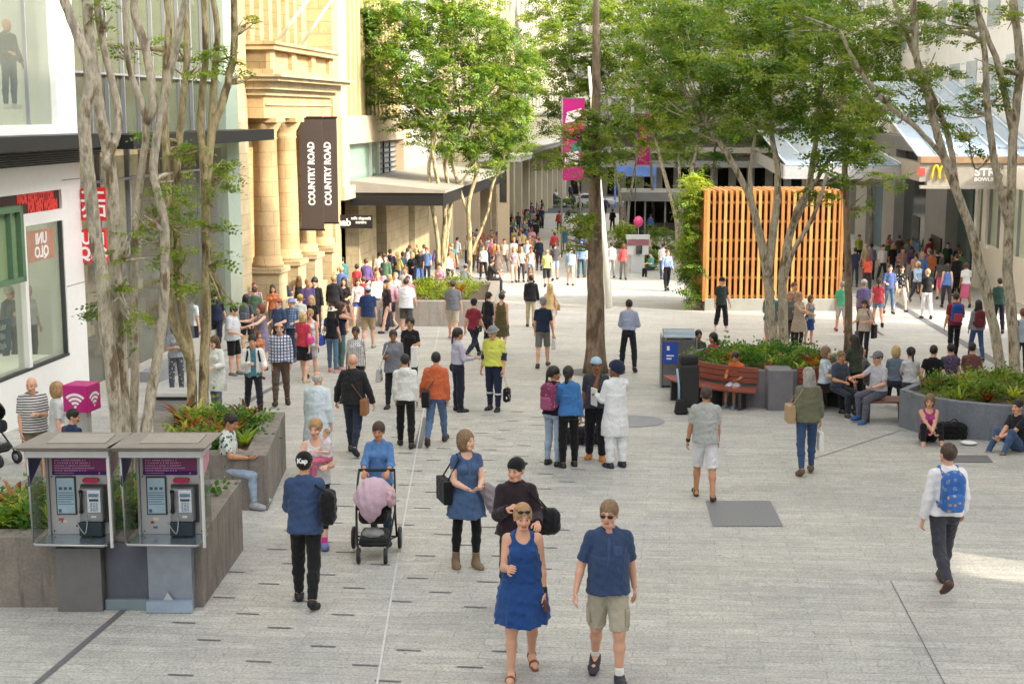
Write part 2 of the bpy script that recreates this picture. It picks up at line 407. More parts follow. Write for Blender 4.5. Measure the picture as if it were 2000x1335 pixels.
# red words on the band
z_, h_ = (zBand0+zBand1)/2, zBand1-zBand0
bandtxt = frame(W3((sz(54, 400)[0]+wS)/2+0.0, BL-0.055, z_+h_*0.22), SA)
M_T = Matrix.Identity(4)
text('lettering', 'MADE FROM COTTON', h_*0.66, M_REDL, frame(W3((sA+10+wS)/2+1.15, BL-0.055, z_+h_*0.25), SA), bnd, bold=0.02, sx=0.62)
text('lettering', 'FOR MEN WOMEN', h_*0.66, M_REDL, frame(W3((sz(54, 400)[0]+wS)/2, BL-0.055, z_-h_*0.25), SA), bnd, bold=0.02, sx=0.62)
# green framed window in front of the display
gs1 = sz(49, 480, BL+0.16)[0]; gz0 = sz(48, 550, BL+.16)[1]; gz1 = sz(48, 400, BL+.16)[1]
gw = empty('green_shop_window', (0, 0, 0), 0, 'old green framed sash window box mounted on the white shop front', 'window')
mb = MB()
for (a, b_, z0, z1) in ((sA, gs1, gz1-0.12, gz1), (sA, gs1, gz0, gz0+0.1), (gs1-0.13, gs1, gz0, gz1), (gs1-0.55, gs1-0.47, gz0, gz1-0.1)): panel(mb, a, b_, z0, z1, BL-0.02, BL+0.16)
mb.build('frame', mat('green_paint', '5d7d60', 0.5), gw)
mb = MB(); panel(mb, sA, gs1-0.1, gz0+0.08, gz1-0.1, BL+0.03, BL+0.05); mb.build('pane', mat('green_tinted_pane', '8a9f78', 0.15, var=0.08), gw)
# sign reflection in the glass, painted on a thin panel with mirrored letters
sr0, sr1 = sz(64, 480)[0], sz(117, 480)[0]; zr0, zr1 = sz(90, 508)[1], sz(90, 448)[1]
mb = MB(); panel(mb, sr0, sr1, zr0, zr1, BL-0.118, BL-0.112); rs = mb.build('painted_sign_reflection', mat('rose_reflection_paint', 'b98a72', 0.5), sh)
tm = frame(W3((sr0+sr1)/2, BL-0.108, (zr0+zr1)/2+(zr1-zr0)*0.2), SA)
text('lettering', 'UNI', (zr1-zr0)*0.5, M_WL, tm, rs, bold=0.01, sx=-1.0)
tm = frame(W3((sr0+sr1)/2, BL-0.108, (zr0+zr1)/2-(zr1-zr0)*0.24), SA)
text('lettering', 'QLO', (zr1-zr0)*0.5, M_WL, tm, rs, bold=0.01, sx=-1.0)
# poster behind the glass
mb = MB(); p0, p1 = sz(16, 650)[0]-0.3, sz(46, 650)[0]; q0, q1 = sz(30, 690)[1], sz(30, 624)[1]
panel(mb, p0, p1, q0, q1, BL-0.3, BL-0.26); po = mb.build('window_poster', mat('teal_poster', '4a7d86', 0.5), None)
tag(po, 'teal poster with white words low in the white shop window', 'poster')
for i, w_ in enumerate(('Color', 'film', 'Style')):
    text('lettering', w_, (q1-q0)*0.26, M_WL, frame(W3((p0+p1)/2+0.1, BL-0.25, q1-(q1-q0)*(0.22+0.28*i)), SA), po, bold=0.006, sx=0.8)
# blade signs on the pier (face the camera and the street)
def blade(px0, px1, py0, py1, lines, name, label):
    s_ = sB-0.05; b0, z1 = atS(px0, py0, s_); b1, z0 = atS(px1, py1, s_)
    mb = MB(); mb.sbox(s_, s_+0.55, b0, b1, z0, z1); o = mb.build(name, M_RED); tag(o, label, 'sign', 'red blade signs on the white shop corner')
    for i, l in enumerate(lines):
        text('lettering', l, (z1-z0)*0.5, M_WL, frame(W3(s_-0.004, (b0+b1)/2, z1-(z1-z0)*(0.28+0.44*i)), SB), o, bold=0.012, sx=0.85)
    mb = MB(); mb.sbox(s_+0.2, s_+0.28, BL, b0, (z0+z1)/2-0.03, (z0+z1)/2+0.03)
    mb.sbox(s_+0.2, s_+0.28, BL+0.0, b0+0.02, (z0+z1)/2-0.2, (z0+z1)/2-0.16); mb.build('bracket', M_DGRY, o)
blade(157, 208, 368, 431, ['ユニ', 'クロ'], 'square_shop_sign', 'upper red square sign with white Japanese characters behind the pale trunks')
blade(157, 208, 449, 513, ['UNI', 'QLO'], 'square_shop_sign', 'lower red square sign with four white Roman letters behind the pale trunks')
# --- glazed building behind the trees ---
gb = empty('glazed_building', (0, 0, 0), 0, 'glass fronted building with pink and orange display behind the left trees', 'building')
s0, s1 = sB, sz(470, 500)[0]
zc0 = sz(300, 283)[1]; zc1 = sz(300, 258)[1]
mb = MB(); panel(mb, s0, s1, GB, 14, BL-8, BL-7.7); panel(mb, s0, s1, 14, 14.4, BL-8, BL+0.1)
panel(mb, s0, s1, GB, gzs(s0, BL)+0.25, BL-3, BL+0.02); mb.build('wall', M_OFFW, gb)
mb = MB(); panel(mb, s0+0.3, s1, zc0, zc1, BL, BL+1.1); mb.build('canopy', M_BLK, gb)
mb = MB(); panel(mb, s0, s1-1.2, zc1, 14, BL-0.2, BL-0.15); ug = mb.build('window', M_GLASS2, gb)
mb = MB()
k = s0
while k < s1-1.2: panel(mb, k, k+0.05, zc1, 14, BL-0.14, BL-0.05); k += 0.95
for z in (zc1+1.3, zc1+3.9, zc1+6.5): panel(mb, s0, s1-1.2, z, z+0.05, BL-0.14, BL-0.04)
mb.build('mullion', M_GREY, ug)
mb = MB(); panel(mb, s0, s1, zc1-0.5, 14, BL-1.6, BL-1.5); mb.build('blind', m_int('glowing_tan_blind', 'a3966c', 'c4b88e', 0.8, 0.2), gb)  # blind given emission so it looks bright behind the glass
mb = MB(); z1 = sz(300, 70)[1]; z0 = sz(300, 190)[1]; zm = sz(300, 168)[1]  # billboard reflection in the glass, painted on panels behind it
panel(mb, sz(208, 100)[0], sz(372, 100)[0], zm, z1, BL-1.4, BL-1.3); mb.build('painted_billboard_reflection', mat('salmon_reflection', 'd99a86', 0.6, var=0.1, scale=1), gb)
mb = MB(); panel(mb, sz(208, 100)[0], sz(372, 100)[0], z0, zm, BL-1.4, BL-1.3); mb.build('painted_reflection_strip', mat('orange_reflection', 'e09a45', 0.6, var=0.15, scale=1.5), gb)
mb = MB(); panel(mb, s0, s1-1.2, gzs(s0, BL)+0.25, zc0-0.2, BL-0.12, BL-0.1); lg = mb.build('window', M_GLASS, gb)
mb = MB()
for px in (205, 262, 330, 398): s_ = sz(px, 500)[0]; panel(mb, s_-0.04, s_+0.04, GB, zc0, BL-0.14, BL-0.02)
panel(mb, s0, s1-1.2, sz(300, 345)[1], sz(300, 345)[1]+0.06, BL-0.14, BL-0.02); mb.build('frame', M_GREY, lg)
mb = MB(); panel(mb, s0, s1, GB, zc0, BL-3.2, BL-3.0); mb.build('shop_interior', M_INTW_GLOW, gb)
mb = MB()
random.seed(3)
for i in range(16):                          # racks and shelves in the shop
    s_ = random.uniform(s0+0.3, s1-1.5); zb = gzs(s_, BL)+random.choice((0.3, 0.9, 1.4, 2.0, 2.6)); panel(mb, s_, s_+random.uniform(.3, .9), zb, zb+random.uniform(.25, .6), BL-2.9, BL-1.6-random.random())
mb.build('shelf', m_int('glowing_goods', '7a6248', 'd2c6b0', 3, 0.06), gb)  # faint glow put into the colour of the shelved stock
mb = MB(); panel(mb, s1-1.15, s1, zSill-1, 14, BL-0.3, BL+0.05); panel(mb, s1-1.15, s1, GB, zSill-1, BL-0.3, BL+0.08); mb.build('corner_panel', M_MINT, gb)
mb = MB(); panel(mb, sz(362, 430)[0], sz(378, 430)[0]+0.2, sz(370, 448)[1], sz(370, 412)[1], BL-1.0, BL-0.9); o = mb.build('hanging_shop_sign', M_RED)
tag(o, 'small red sign hanging inside the glazed shop behind foliage', 'sign')
mb = MB(); panel(mb, sz(284, 600)[0], sz(303, 600)[0], gzs(36, BL)+0.3, sz(294, 540)[1], BL-0.9, BL-0.8); o = mb.build('figure_poster', mat('orange_red_poster', 'd8583f', 0.6, var=0.3, scale=5))
tag(o, 'tall orange and red poster standing inside the glazed shop', 'poster')
mb = MB(); panel(mb, sz(270, 700)[0], sz(345, 700)[0], gzs(34, BL)-0.1, gzs(34, BL)+0.32, BL+0.01, BL+0.5); tag(mb.build('stone_step', M_GREY), 'grey stone step at the foot of the glazed shop', 'step')
# --- sandstone bank building ---
bk = empty('sandstone_bank', (0, 0, 0), 0, 'warm sandstone bank building with round columns and a carved balcony', 'building')
b0s, b1s = s1, sz(668, 400)[0]
zcap = sz(530, 238)[1]; zcb = sz(540, 188)[1]; zct = sz(600, 160, BL+0.9)[1]; zbb = zct+0.15; zbt = sz(560, 84, BL+0.7)[1]
zpb = sz(517, 527, BL+0.2)[1]
mb = MB()
panel(mb, b0s, b1s, GB, 22, BL-8, BL-1.0)
panel(mb, b0s, sz(498, 400)[0], GB, 22, BL-1.0, BL-0.15)                      # left bay
panel(mb, sz(498, 400)[0], b1s-3.0, zcap+0.12, zcb, BL-1.0, BL+0.35)           # architrave and frieze
panel(mb, b1s-0.9, b1s, GB, 22, BL-1.0, BL-0.05)
mb.build('wall', M_SAND, bk)
mb = MB(); e0, e1 = sz(497, 200)[0]-0.1, b1s-3.0
for i, (e, h0, h1) in enumerate(((0.45, zcb, zcb+0.18), (0.62, zcb+0.18, zcb+0.42), (0.9, zcb+0.42, zcb+0.62), (1.02, zcb+0.62, zct+0.08))): panel(mb, e0-e*0.5, e1+e*0.9, h0, h1, BL-0.9, BL+e)
panel(mb, e0, e1, zcap+0.5, zcap+0.58, BL, BL+0.4)
mb.build('cornice', M_SANDP, bk)
mb = MB()
panel(mb, e0, e1-0.3, zct+0.1, zbt-0.28, BL-0.2, BL+0.42)
for i in range(4): a = e0+i*(e1-0.3-e0-0.55)/3; panel(mb, a, a+0.55, zct+0.1, zbt-0.25, BL-0.2, BL+0.55)
panel(mb, e0-0.08, e1-0.2, zct+0.1, zct+0.32, BL-0.2, BL+0.66); panel(mb, e0-0.1, e1-0.15, zbt-0.25, zbt-0.02, BL-0.2, BL+0.7); panel(mb, e0-0.14, e1-0.1, zbt-0.1, zbt, BL-0.2, BL+0.76)
mb.build('balcony', M_SAND, bk)
mb = MB()
for i in range(9): a = e0+0.2+i*1.05; panel(mb, a, a+0.42, zbt-1, 22, BL-1.0, BL-0.72); 
panel(mb, e0, b1s, zbt+9, zbt+10, BL-1, BL-0.5)
mb.build('pilaster', M_SAND, bk)
for px in (519, 558, 592, 626):
    s_ = sz(px, 400)[0]; c = W3(s_, BL+0.02, 0); r = 0.40
    mb = MB(); prof = [(r*1.22, zpb), (r*1.22, zpb+0.12), (r*1.12, zpb+0.16), (r*1.15, zpb+0.26), (r*1.02, zpb+0.32), (r, zpb+0.45), (r*0.98, zpb+1.8), (r*0.9, zcap-0.55), (r*0.98, zcap-0.5), (r*0.92, zcap-0.44), (r*0.95, zcap-0.3), (r*1.25, zcap-0.1), (r*1.3, zcap-0.02)]
    mb.lathe((c.x, c.y, 0), prof, 28); mb.sbox(s_-0.52, s_+0.52, BL-0.5, BL+0.54, zcap-0.02, zcap+0.12); mb.build('column', M_SAND, bk)
    mb = MB(); mb.sbox(s_-0.56, s_+0.56, BL-0.9, BL+0.58, zpb-0.16, zpb); mb.sbox(s_-0.5, s_+0.5, BL-0.9, BL+0.5, zpb-1.0, zpb-0.16); mb.sbox(s_-0.62, s_+0.62, BL-0.9, BL+0.64, GB, zpb-1.0); mb.build('pedestal', M_SANDP, bk)
mb = MB(); panel(mb, b0s+0.2, sz(492, 400)[0], GB, zcap+1, BL-0.148, BL-0.1); mb.build('stone_pier', M_SANDP, bk)
mb = MB(); s_ = sz(575, 400)[0]; panel(mb, s_-0.9, s_+0.9, GB, zcap-1.2, BL-0.998, BL-0.95); mb.build('door', M_DGRY, bk)
for k, (q0, q1) in enumerate((((548, 80), (606, -6)), ((594, 88), (652, -6)))):
    sA_ = sz(q0[0], q0[1], BL+0.7); mb = MB(); a = W3(sA_[0], BL+0.6, sA_[1]); r = ray(*q1); Y_ = a.y-0.4; b_ = P(q1[0], q1[1], Y_)
    d = (b_-a); mb.tube([a-d*0.05, a+d*0.5, a+d*1.6], [0.055, 0.05, 0.03], 10); tag(mb.build('flagpole', M_WL), ('nearer' if k == 0 else 'farther')+' of two white flagpoles slanting from the sandstone balcony', 'flagpole', 'white flagpoles on the balcony')
# banners
def banner(px0, px1, py0, py1, s_, label, txtpx):
    bb0, z1 = atS(px0, py0, s_); bb1, z0 = atS(px1, py1, s_)
    mb = MB(); mb.sbox(s_, s_+0.02, bb0, bb1, z0, z1); o = mb.build('hanging_banner', M_BROWNB); tag(o, label, 'banner', 'brown banners on the sandstone bank')
    mb = MB(); mb.sbox(s_-0.02, s_+0.04, BL-0.1, bb1+0.03, z1, z1+0.06); mb.sbox(s_-0.02, s_+0.04, BL-0.1, bb1+0.03, z0-0.06, z0); mb.build('rod', M_BLK, o)
    bt, _ = atS(txtpx, 300, s_); zt = (atS(600, 406, s_)[1]+atS(600, 272, s_)[1])/2; L = (atS(600, 272, s_)[1]-atS(600, 406, s_)[1])
    text('lettering', 'COUNTRY ROAD', L/12*1.62, M_WL, frame(W3(s_-0.005, bt, zt), Vector((0, 0, 1)), -SB), o, bold=0.012, sx=0.86)
banner(584, 633, 231, 447, 47.2, 'front brown hanging banner with white vertical lettering on the sandstone bank', 608)
banner(613, 661, 231, 434, 49.6, 'rear brown hanging banner with white vertical lettering half hidden by the front one', 640)
s_ = 53.5; bb0, z1 = atS(660, 420, s_); bb1, z0 = atS(727, 446, s_)
mb = MB(); mb.sbox(s_, s_+0.15, bb0-0.5, bb1, z0, z1); o = mb.build('bank_sign', M_BLK); tag(o, 'black sign with small white words by the sandstone doorway', 'sign')
text('lettering', 'nab', (z1-z0)*0.75, M_WL, frame(W3(s_-0.004, atS(672, 430, s_)[0], (z0+z1)/2-0.03), SB), o, bold=0.01)
text('lettering', 'safe deposit\ncentre', (z1-z0)*0.34, M_WL, frame(W3(s_-0.004, atS(705, 430, s_)[0], (z0+z1)/2+0.06), SB), o, bold=0.003, sx=0.95)
mb = MB(); mb.sbox(s_, s_+0.1, bb0-1.2, bb0-0.5, z1-0.1, z1-0.04); mb.build('bracket', M_DGRY, o)
# --- cream building ---
cb = empty('cream_building', (0, 0, 0), 0, 'cream rendered building with fluted upper wall and green tinted windows', 'building')
c0, c1 = b1s, sz(800, 300)[0]
zl0 = sz(740, 276)[1]; zl1 = sz(700, 226)[1]; zw0 = sz(720, 354)[1]
mb = MB(); panel(mb, c0, c1, zw0, 22, BL-6, BL-0.45); panel(mb, c0, c1-0.001, zl0, zl1, BL-0.5, BL+0.05); panel(mb, c0-0.002, sz(680, 300)[0], zw0-0.2, zl0, BL-0.5, BL+0.05)
panel(mb, sz(787, 300)[0], c1, zw0-0.2, zl0, BL-0.5, BL+0.05); panel(mb, c0, c1, zw0-0.5, zw0, BL-0.5, BL+0.12)
panel(mb, c0, c0+1.3, zl1, 22, BL-0.46, BL-0.05)
mb.build('wall', M_CREAM, cb)
mb = MB()
for i in range(15): a = c0+1.9+i*0.8; panel(mb, a, a+0.4, zl1, 22, BL-0.45, BL-0.22)
mb.build('fluting', M_CREAM2, cb)
w0, w1, w2 = sz(681, 300)[0], sz(750, 300)[0], sz(785, 300)[0]
mb = MB(); panel(mb, w0, w1, zw0, zl0, BL-0.42, BL-0.3); g_ = mb.build('window', M_GRNGL, cb)
mb = MB(); 
for px in (735, 750): a = sz(px, 300)[0]; panel(mb, a-0.05, a+0.05, zw0, zl0, BL-0.3, BL-0.2)
mb.build('frame', M_WHITE, g_)
mb = MB(); panel(mb, w1+0.1, w2, zw0, zl0, BL-0.42, BL-0.34); g_ = mb.build('window', mat('louvre_grey', '8b9496', 0.4), cb)
mb = MB()
for i in range(7): z = zw0+(zl0-zw0)*(i+0.5)/7; panel(mb, w1+0.1, w2, z, z+0.04, BL-0.33, BL-0.26)
for i in range(1, 3): a = w1+(w2-w1)*i/3; panel(mb, a-0.03, a+0.03, zw0, zl0, BL-0.335, BL-0.27)
mb.build('louvre', M_DGRY, g_)
# shopfront under the awning
mb = MB(); panel(mb, c0, c1+8, GB, zw0-0.5, BL-4.0, BL-3.8); mb.build('shop_interior', M_INTD, cb)
mb = MB()
for p0_, p1_ in ((703, 737), (757, 800), (812, 840)): mb = MB(); panel(mb, sz(p0_, 450)[0], sz(p1_, 450)[0], GB, zw0-0.5, BL-0.6, BL-0.04); mb.build('pier', M_SANDP, cb)
for p0_, p1_ in ((737, 757), (800, 812)):
    mb = MB(); panel(mb, sz(p0_, 450)[0], sz(p1_, 450)[0], GB, zw0-0.5, BL-0.6, BL-0.5); mb.build('window', M_DKGL, cb)
mb = MB(); panel(mb, c0+0.05, sz(703, 450)[0], GB, zw0-0.5, BL-0.9, BL-0.8); mb.build('door', M_BLK, cb)
# awning
def awning(label, sa, sb_, b1, z0, z1, mt=M_BLK, top=mat('awning_roof', '8d877d', 0.8, var=0.15, scale=0.8), tip=0.0):
    e = empty('street_awning', (0, 0, 0), 0, label, 'awning', 'awnings over the left pavement')
    mb = MB(); mb.sbox(sa, sb_, BL-0.1, b1, z0, z1); mb.build('fascia', mt, e)
    mb = MB(); mb.sbox(sa-0.06, sb_+0.06, BL-0.1, b1+0.08, z1, z1+0.1); 
    mb.add([W3(sa, BL-0.1, z1+0.11+tip), W3(sa, b1, z1+0.101), W3(sb_, b1, z1+0.101), W3(sb_, BL-0.1, z1+0.11+tip), W3(sa, BL-0.1, z1+0.101), W3(sb_, BL-0.1, z1+0.101)], [(0, 1, 2, 3), (0, 4, 1), (3, 2, 5)])
    mb.build('roof', top, e); return e
sa = 55.5; bb1, zb = atS(866, 402, sa); _, zt = atS(866, 377, sa)
awning('wide black edged awning with pale roof on the cream building', sa, 75.0, bb1, zb, zt, tip=0.35)
M_FARW = mat('far_window', '7d7f7c', 0.3, var=0.15)
# further buildings down the left side
fars = [(c1, 80, 26, M_OFFW, 'pale grey building set behind the wide awning'), (80, 101, 22, M_CREAM, 'cream building beyond the wide awning behind the pale stemmed tree'),
        (101, 112, 24, M_SANDP, 'stone building with a tall dark display panel on its corner'), (112, 168, 30, m_int('far_stone', 'b9ae94', 'c6bca6', 0.4), 'long pale building at the far end of the left pavement')]
for i, (a, b_, h, m_, lab) in enumerate(fars):
    e = empty('street_building', (0, 0, 0), 0, lab, 'building', 'buildings along the left side')
    mb = MB(); off = -0.5 if i == 0 else 0
    panel(mb, a, b_, 0.9 if i < 2 else 1.2, h, BL-9, BL+off); panel(mb, a, b_, GB-1, h, BL-9, BL-3.5)
    panel(mb, a+0.01, a+1.2, GB-1, 1.2, BL-3.5, BL+off)
    k = a+6
    while k < b_-1: panel(mb, k, k+0.8, GB-1, 1.2, BL-3.5, BL+off-0.02); k += 6
    mb.build('wall', m_, e)
    mb = MB(); panel(mb, a, b_, h, h+0.6, BL-9, BL+0.5+off); panel(mb, a+0.02, b_-0.02, 4.6, 4.85, BL-1, BL+off+0.25); mb.build('cornice', M_OFFW, e)
    for fl in range(int((h-3)/3.6)):
        k = a+1.4
        while k < b_-2:
            mb = MB(); z = 2.2+fl*3.6+(2.8 if fl > 0 else 3.0); panel(mb, k, k+1.4, z, z+1.9, BL+off-0.2, BL+off+0.012); mb.build('window', M_FARW, e)
            k += 3.2
    mb = MB(); panel(mb, a+1.2, b_, GB-1, 1.2, BL-3.4, BL-2.8); mb.build('shopfront', M_INTD, e)
b_, z_ = atS(1030, 312, 96); awning('small white edged awning beyond the display column', 92, 99, b_, z_, z_+0.3, M_ALU, M_ALU)
b_, z_ = atS(1082, 288, 128); awning('long pale awning at the far end of the left pavement', 118, 160, b_, z_, z_+0.35, M_GREY, M_ALU)
# column with dark panel
e = empty('display_column', (0, 0, 0), 0, 'square stone column with a tall dark poster beside the left pavement', 'column')
s_ = 84.0; bb0, _ = atS(972, 400, s_); bb1, _ = atS(993, 400, s_); z1 = atS(980, 306, s_)[1]; z0 = gzs(s_, bb0)
mb = MB(); mb.sbox(s_, s_+0.6, bb0, bb1, z0-0.1, z1); mb.sbox(s_-0.2, s_+0.8, bb0-0.2, bb1+0.2, z0-0.1, z0+0.9); mb.build('shaft', M_CREAM, e)
mb = MB(); mb.sbox(s_-0.03, s_, bb0+0.12, bb1-0.1, atS(980, 395, s_)[1], atS(980, 318, s_)[1]); mb.build('poster', M_INTD, e)
# ================================================================ far end: cross street buildings
e = empty('corner_building', (0, 0, 0), 0, 'wide pale grey building with long horizontal canopies beyond the cross street', 'building')
sF = 176.0
bl_, _ = atS(1095, 300, sF); br_, _ = atS(1760, 300, sF)
mb = MB(); zg = gz(sF)
mb.sbox(sF, sF+20, bl_, br_, zg+4.2, 34); mb.sbox(sF+3, sF+20, bl_, br_, zg-1, zg+4.2); mb.build('wall', m_int('grey_render', 'a9a49c', 'bcb7ae', 0.3), e)
mb = MB(); 
for px in range(1100, 1760, 36): b_, _ = atS(px, 300, sF); mb.sbox(sF-0.1, sF+0.8, b_, b_+0.9, zg-1, zg+4.2)
mb.build('pillar', M_OFFW, e)
mb = MB(); mb.sbox(sF+2.8, sF+3, bl_, br_, zg-1, zg+4.2); mb.build('shopfront', M_INTD, e)
for z0, z1, d, m_ in ((zg+3.6, zg+4.3, 5, M_GREY), (zg+5.2, zg+5.9, 2.5, M_OFFW), (zg+7.4, zg+8.2, 3.5, M_GREY)):
    mb = MB(); mb.sbox(sF-d, sF, bl_, br_, z0, z1); mb.build('canopy', m_, e)
for fl in range(5):
    for px in range(1105, 1750, 22):
        b_, _ = atS(px, 300, sF); mb = MB(); z = zg+9.5+fl*4.2; mb.sbox(sF-0.05, sF+0.1, b_, b_+1.0, z, z+2.2); 
        mb.build('window', M_FARW, e)
e = empty('distant_building', (0, 0, 0), 0, 'distant pale tower closing the end of the street', 'building')
mb = MB(); bA, _ = atS(940, 300, 300); bB, _ = atS(1180, 300, 300); mb.sbox(300, 315, bA, bB, -10, 60); mb.build('wall', M_OFFW, e)
mb = MB()
for fl in range(12):
    for k in range(9): b_ = bA+1.2+k*(bB-bA-2)/9; mb.sbox(299.9, 300, b_, b_+1.5, 2+fl*4.5, 4.2+fl*4.5)
mb.build('window_bands', M_FARW, e)
# ================================================================ right side
rb = empty('right_arcade', (0, 0, 0), 0, 'grey stone arcade with shops under the glass canopy on the right', 'building')
mb = MB()
zr = 2.6
mb.sbox(62, 172, BR+3, BR+5, GB-2, zr); mb.build('wall', M_INTD, rb)
mb = MB()
for p0_, p1_ in ((1640, 1652), (1668, 1690), (1722, 1744), (1788, 1846)):
    a = onplane(p1_, 450, BR)[0]; b_ = onplane(p0_, 450, BR)[0]; mb = MB(); mb.sbox(a, min(b_, a+6), BR, BR+1.2, GB-2, zr); mb.build('pier', mat('grey_stone_pier', 'a19f9d', 0.6, var=0.06, scale=1), rb)
mb = MB(); mb.sbox(62, 172, BR-0.02, BR+5, zr, 3.4); mb.build('lintel', M_GREY, rb)
mb = MB(); mb.sbox(62, 172, BR+1.5, BR+20, 3.4, 24); mb.build('upper_wall', m_int('bright_tiles', 'e8e8e6', 'f2f2f0', 0.5), rb)
for fl in range(5):
    for k in range(22):
        mb = MB(); s_ = 66+k*4.6; mb.sbox(s_, s_+2.6, BR+1.45, BR+1.6, 5.2+fl*3.7, 7.4+fl*3.7); mb.build('window', mat('pale_blue_window', 'aebcc6', 0.2, var=0.15), rb)
for p0_, p1_, m_ in ((1744, 1788, M_DKGL), (1846, 1872, mat('teal_shop_glass', '3f5a57', 0.2)), (1690, 1722, mat('blue_shop_glass', '6f8aa0', 0.2))):
    a = onplane(p1_, 450, BR)[0]; b_ = onplane(p0_, 450, BR)[0]; mb = MB(); mb.sbox(a, b_, BR+0.6, BR+0.7, GB-2, zr); mb.build('shop_window', m_, rb)
# small dark signs on the piers
def rsign(px0, px1, py0, py1, m_, label, body=None, b=BR-0.02):
    a, z1 = onplane(px1, py0, b); a2, z0 = onplane(px0, py1, b); mb = MB(); mb.sbox(a, a2, b-0.06, b, z0, z1); o = mb.build('wall_sign', m_); tag(o, label, 'sign')
    return o
rsign(1782, 1798, 424, 468, M_BLK, 'tall black sign on the grey pier left of the dark doorway')
rsign(1782, 1798, 470, 484, mat('blue_sign', '3d6c9c', 0.5), 'small blue sign below the tall black one on the grey pier')
rsign(1819, 1840, 466, 483, M_BLK, 'small black oblong sign on the wide grey pier')
# white glass shop nearest on the right
ws = empty('white_glass_shop', (0, 0, 0), 0, 'bright white shop with pale green glass at the right edge', 'shop building')
sW = 58.0; a = onplane(1902, 450, BR)[0]
mb = MB(); mb.sbox(52, a, BR, BR+0.4, GB, -1.2+0.4); mb.sbox(52, a, BR-0.3, BR+0.6, 1.9, 2.7)
mb.sbox(a-0.6, a, BR-0.02, BR+5, GB, 2.6); mb.sbox(52, a, BR+4, BR+4.3, GB, 6)
for px in (1925, 1962): s_ = onplane(px, 450, BR)[0]; mb.sbox(s_-0.4, s_+0.4, BR-0.1, BR+0.1, -1, 1.9)
mb.build('wall', mat('glossy_white', 'f2f2ee', 0.15, var=0.02), ws)
mb = MB(); mb.sbox(52, a-0.6, BR+0.1, BR+0.13, -0.8, 1.9); mb.build('window', mat('pale_green_glass', 'c3d6c6', 0.1, var=0.12, scale=0.8), ws)
mb = MB()
for k in range(8): s_ = 53+k*1.75; mb = MB(); mb.sbox(s_, s_+0.05, BR-0.02, BR+0.09, -0.8, 1.9); mb.build('mullion', M_GREY, ws)
# canopy with signs
cn = empty('glass_canopy', (0, 0, 0), 0, 'large sloping blue glass canopy over the right shops', 'canopy')
sC0 = 60.0; cb0, zc_t = atS(1812, 318, sC0); cb1, _ = atS(2120, 318, sC0); _, zc_b = atS(1812, 362, sC0)
mb = MB(); mb.sbox(sC0, sC0+0.5, cb0, cb1, zc_b, zc_t); mb.sbox(sC0, sC0+40, cb0-0.3, cb0, zc_b+0.15, zc_t); mb.sbox(sC0-0.3, sC0, cb0-0.3, cb1, zc_b-0.12, zc_b); mb.build('fascia', mat('taupe_fascia', '9a948a', 0.6), cn)
mb = MB(); mb.sbox(sC0-0.12, sC0+0.6, cb0-0.3, cb1, zc_t, zc_t+0.25); mb.build('gutter', mat('copper_trim', '8f7458', 0.6, var=0.25, scale=2), cn)
mb = MB(); q = [W3(sC0+0.6, cb0-0.3, zc_t+0.2), W3(sC0+0.6, cb1, zc_t+0.2), W3(sC0+20, cb1, zc_t+3.6), W3(sC0+20, cb0-0.3, zc_t+3.6)]
dv = Vector((0, 0, 0.06)); mb.add(q+[p+dv for p in q], [(0, 3, 2, 1), (4, 5, 6, 7), (0, 1, 5, 4), (1, 2, 6, 5), (2, 3, 7, 6), (3, 0, 4, 7)])
q = [W3(sC0+5, cb0-5.3, zc_t-0.3), W3(sC0+5, cb0-0.35, zc_t-0.3), W3(sC0+34, cb0-0.35, zc_t+1.2), W3(sC0+34, cb0-5.3, zc_t+1.2)]
mb.add(q+[p+dv for p in q], [(0, 3, 2, 1), (4, 5, 6, 7), (0, 1, 5, 4), (1, 2, 6, 5), (2, 3, 7, 6), (3, 0, 4, 7)])
mb.build('glass_roof', mat('sky_blue_glass', 'a9c3dc', 0.15, var=0.15, scale=0.6, spec=0.8), cn)
mb = MB()
for i in range(17): b_ = cb0-0.3+i*0.8; mb.tube([W3(sC0+0.6, b_, zc_t+0.3), W3(sC0+20, b_, zc_t+3.7)], 0.05, 6)
for i in range(6): b_ = cb0-5.3+i*1.0; mb.tube([W3(sC0+5, b_, zc_t-0.2), W3(sC0+34, b_, zc_t+1.3)], 0.04, 6)
mb.build('rib', mat('pale_steel_rib', 'dfe6ea', 0.4), cn)
mb = MB(); mb.sbox(sC0+5, sC0+5.4, cb0-5.4, cb0-0.3, zc_t-0.9, zc_t-0.32); mb.sbox(sC0+5, sC0+34, cb0-5.4, cb0-5.3, zc_t-0.9, zc_t-0.3); mb.build('lower_fascia', mat('grey_fascia', 'a5a6a8', 0.5), cn)
bt, zt = atS(1923, 340, sC0-0.01)
o = text('bowling_sign', 'STRIKE', 0.42, M_WL, frame(W3(sC0-0.01, bt+0.35, zt+0.06), SB), None, bold=0.012, sx=1.15); tag(o, 'white bowling bar lettering on the taupe canopy edge', 'sign')
o2 = text('lettering', 'BOWLING BAR', 0.2, M_WL, frame(W3(sC0-0.01, bt+0.35, zt-0.22), SB), o, bold=0.006, sx=1.1)
o2.matrix_parent_inverse = o.matrix_world.inverted()
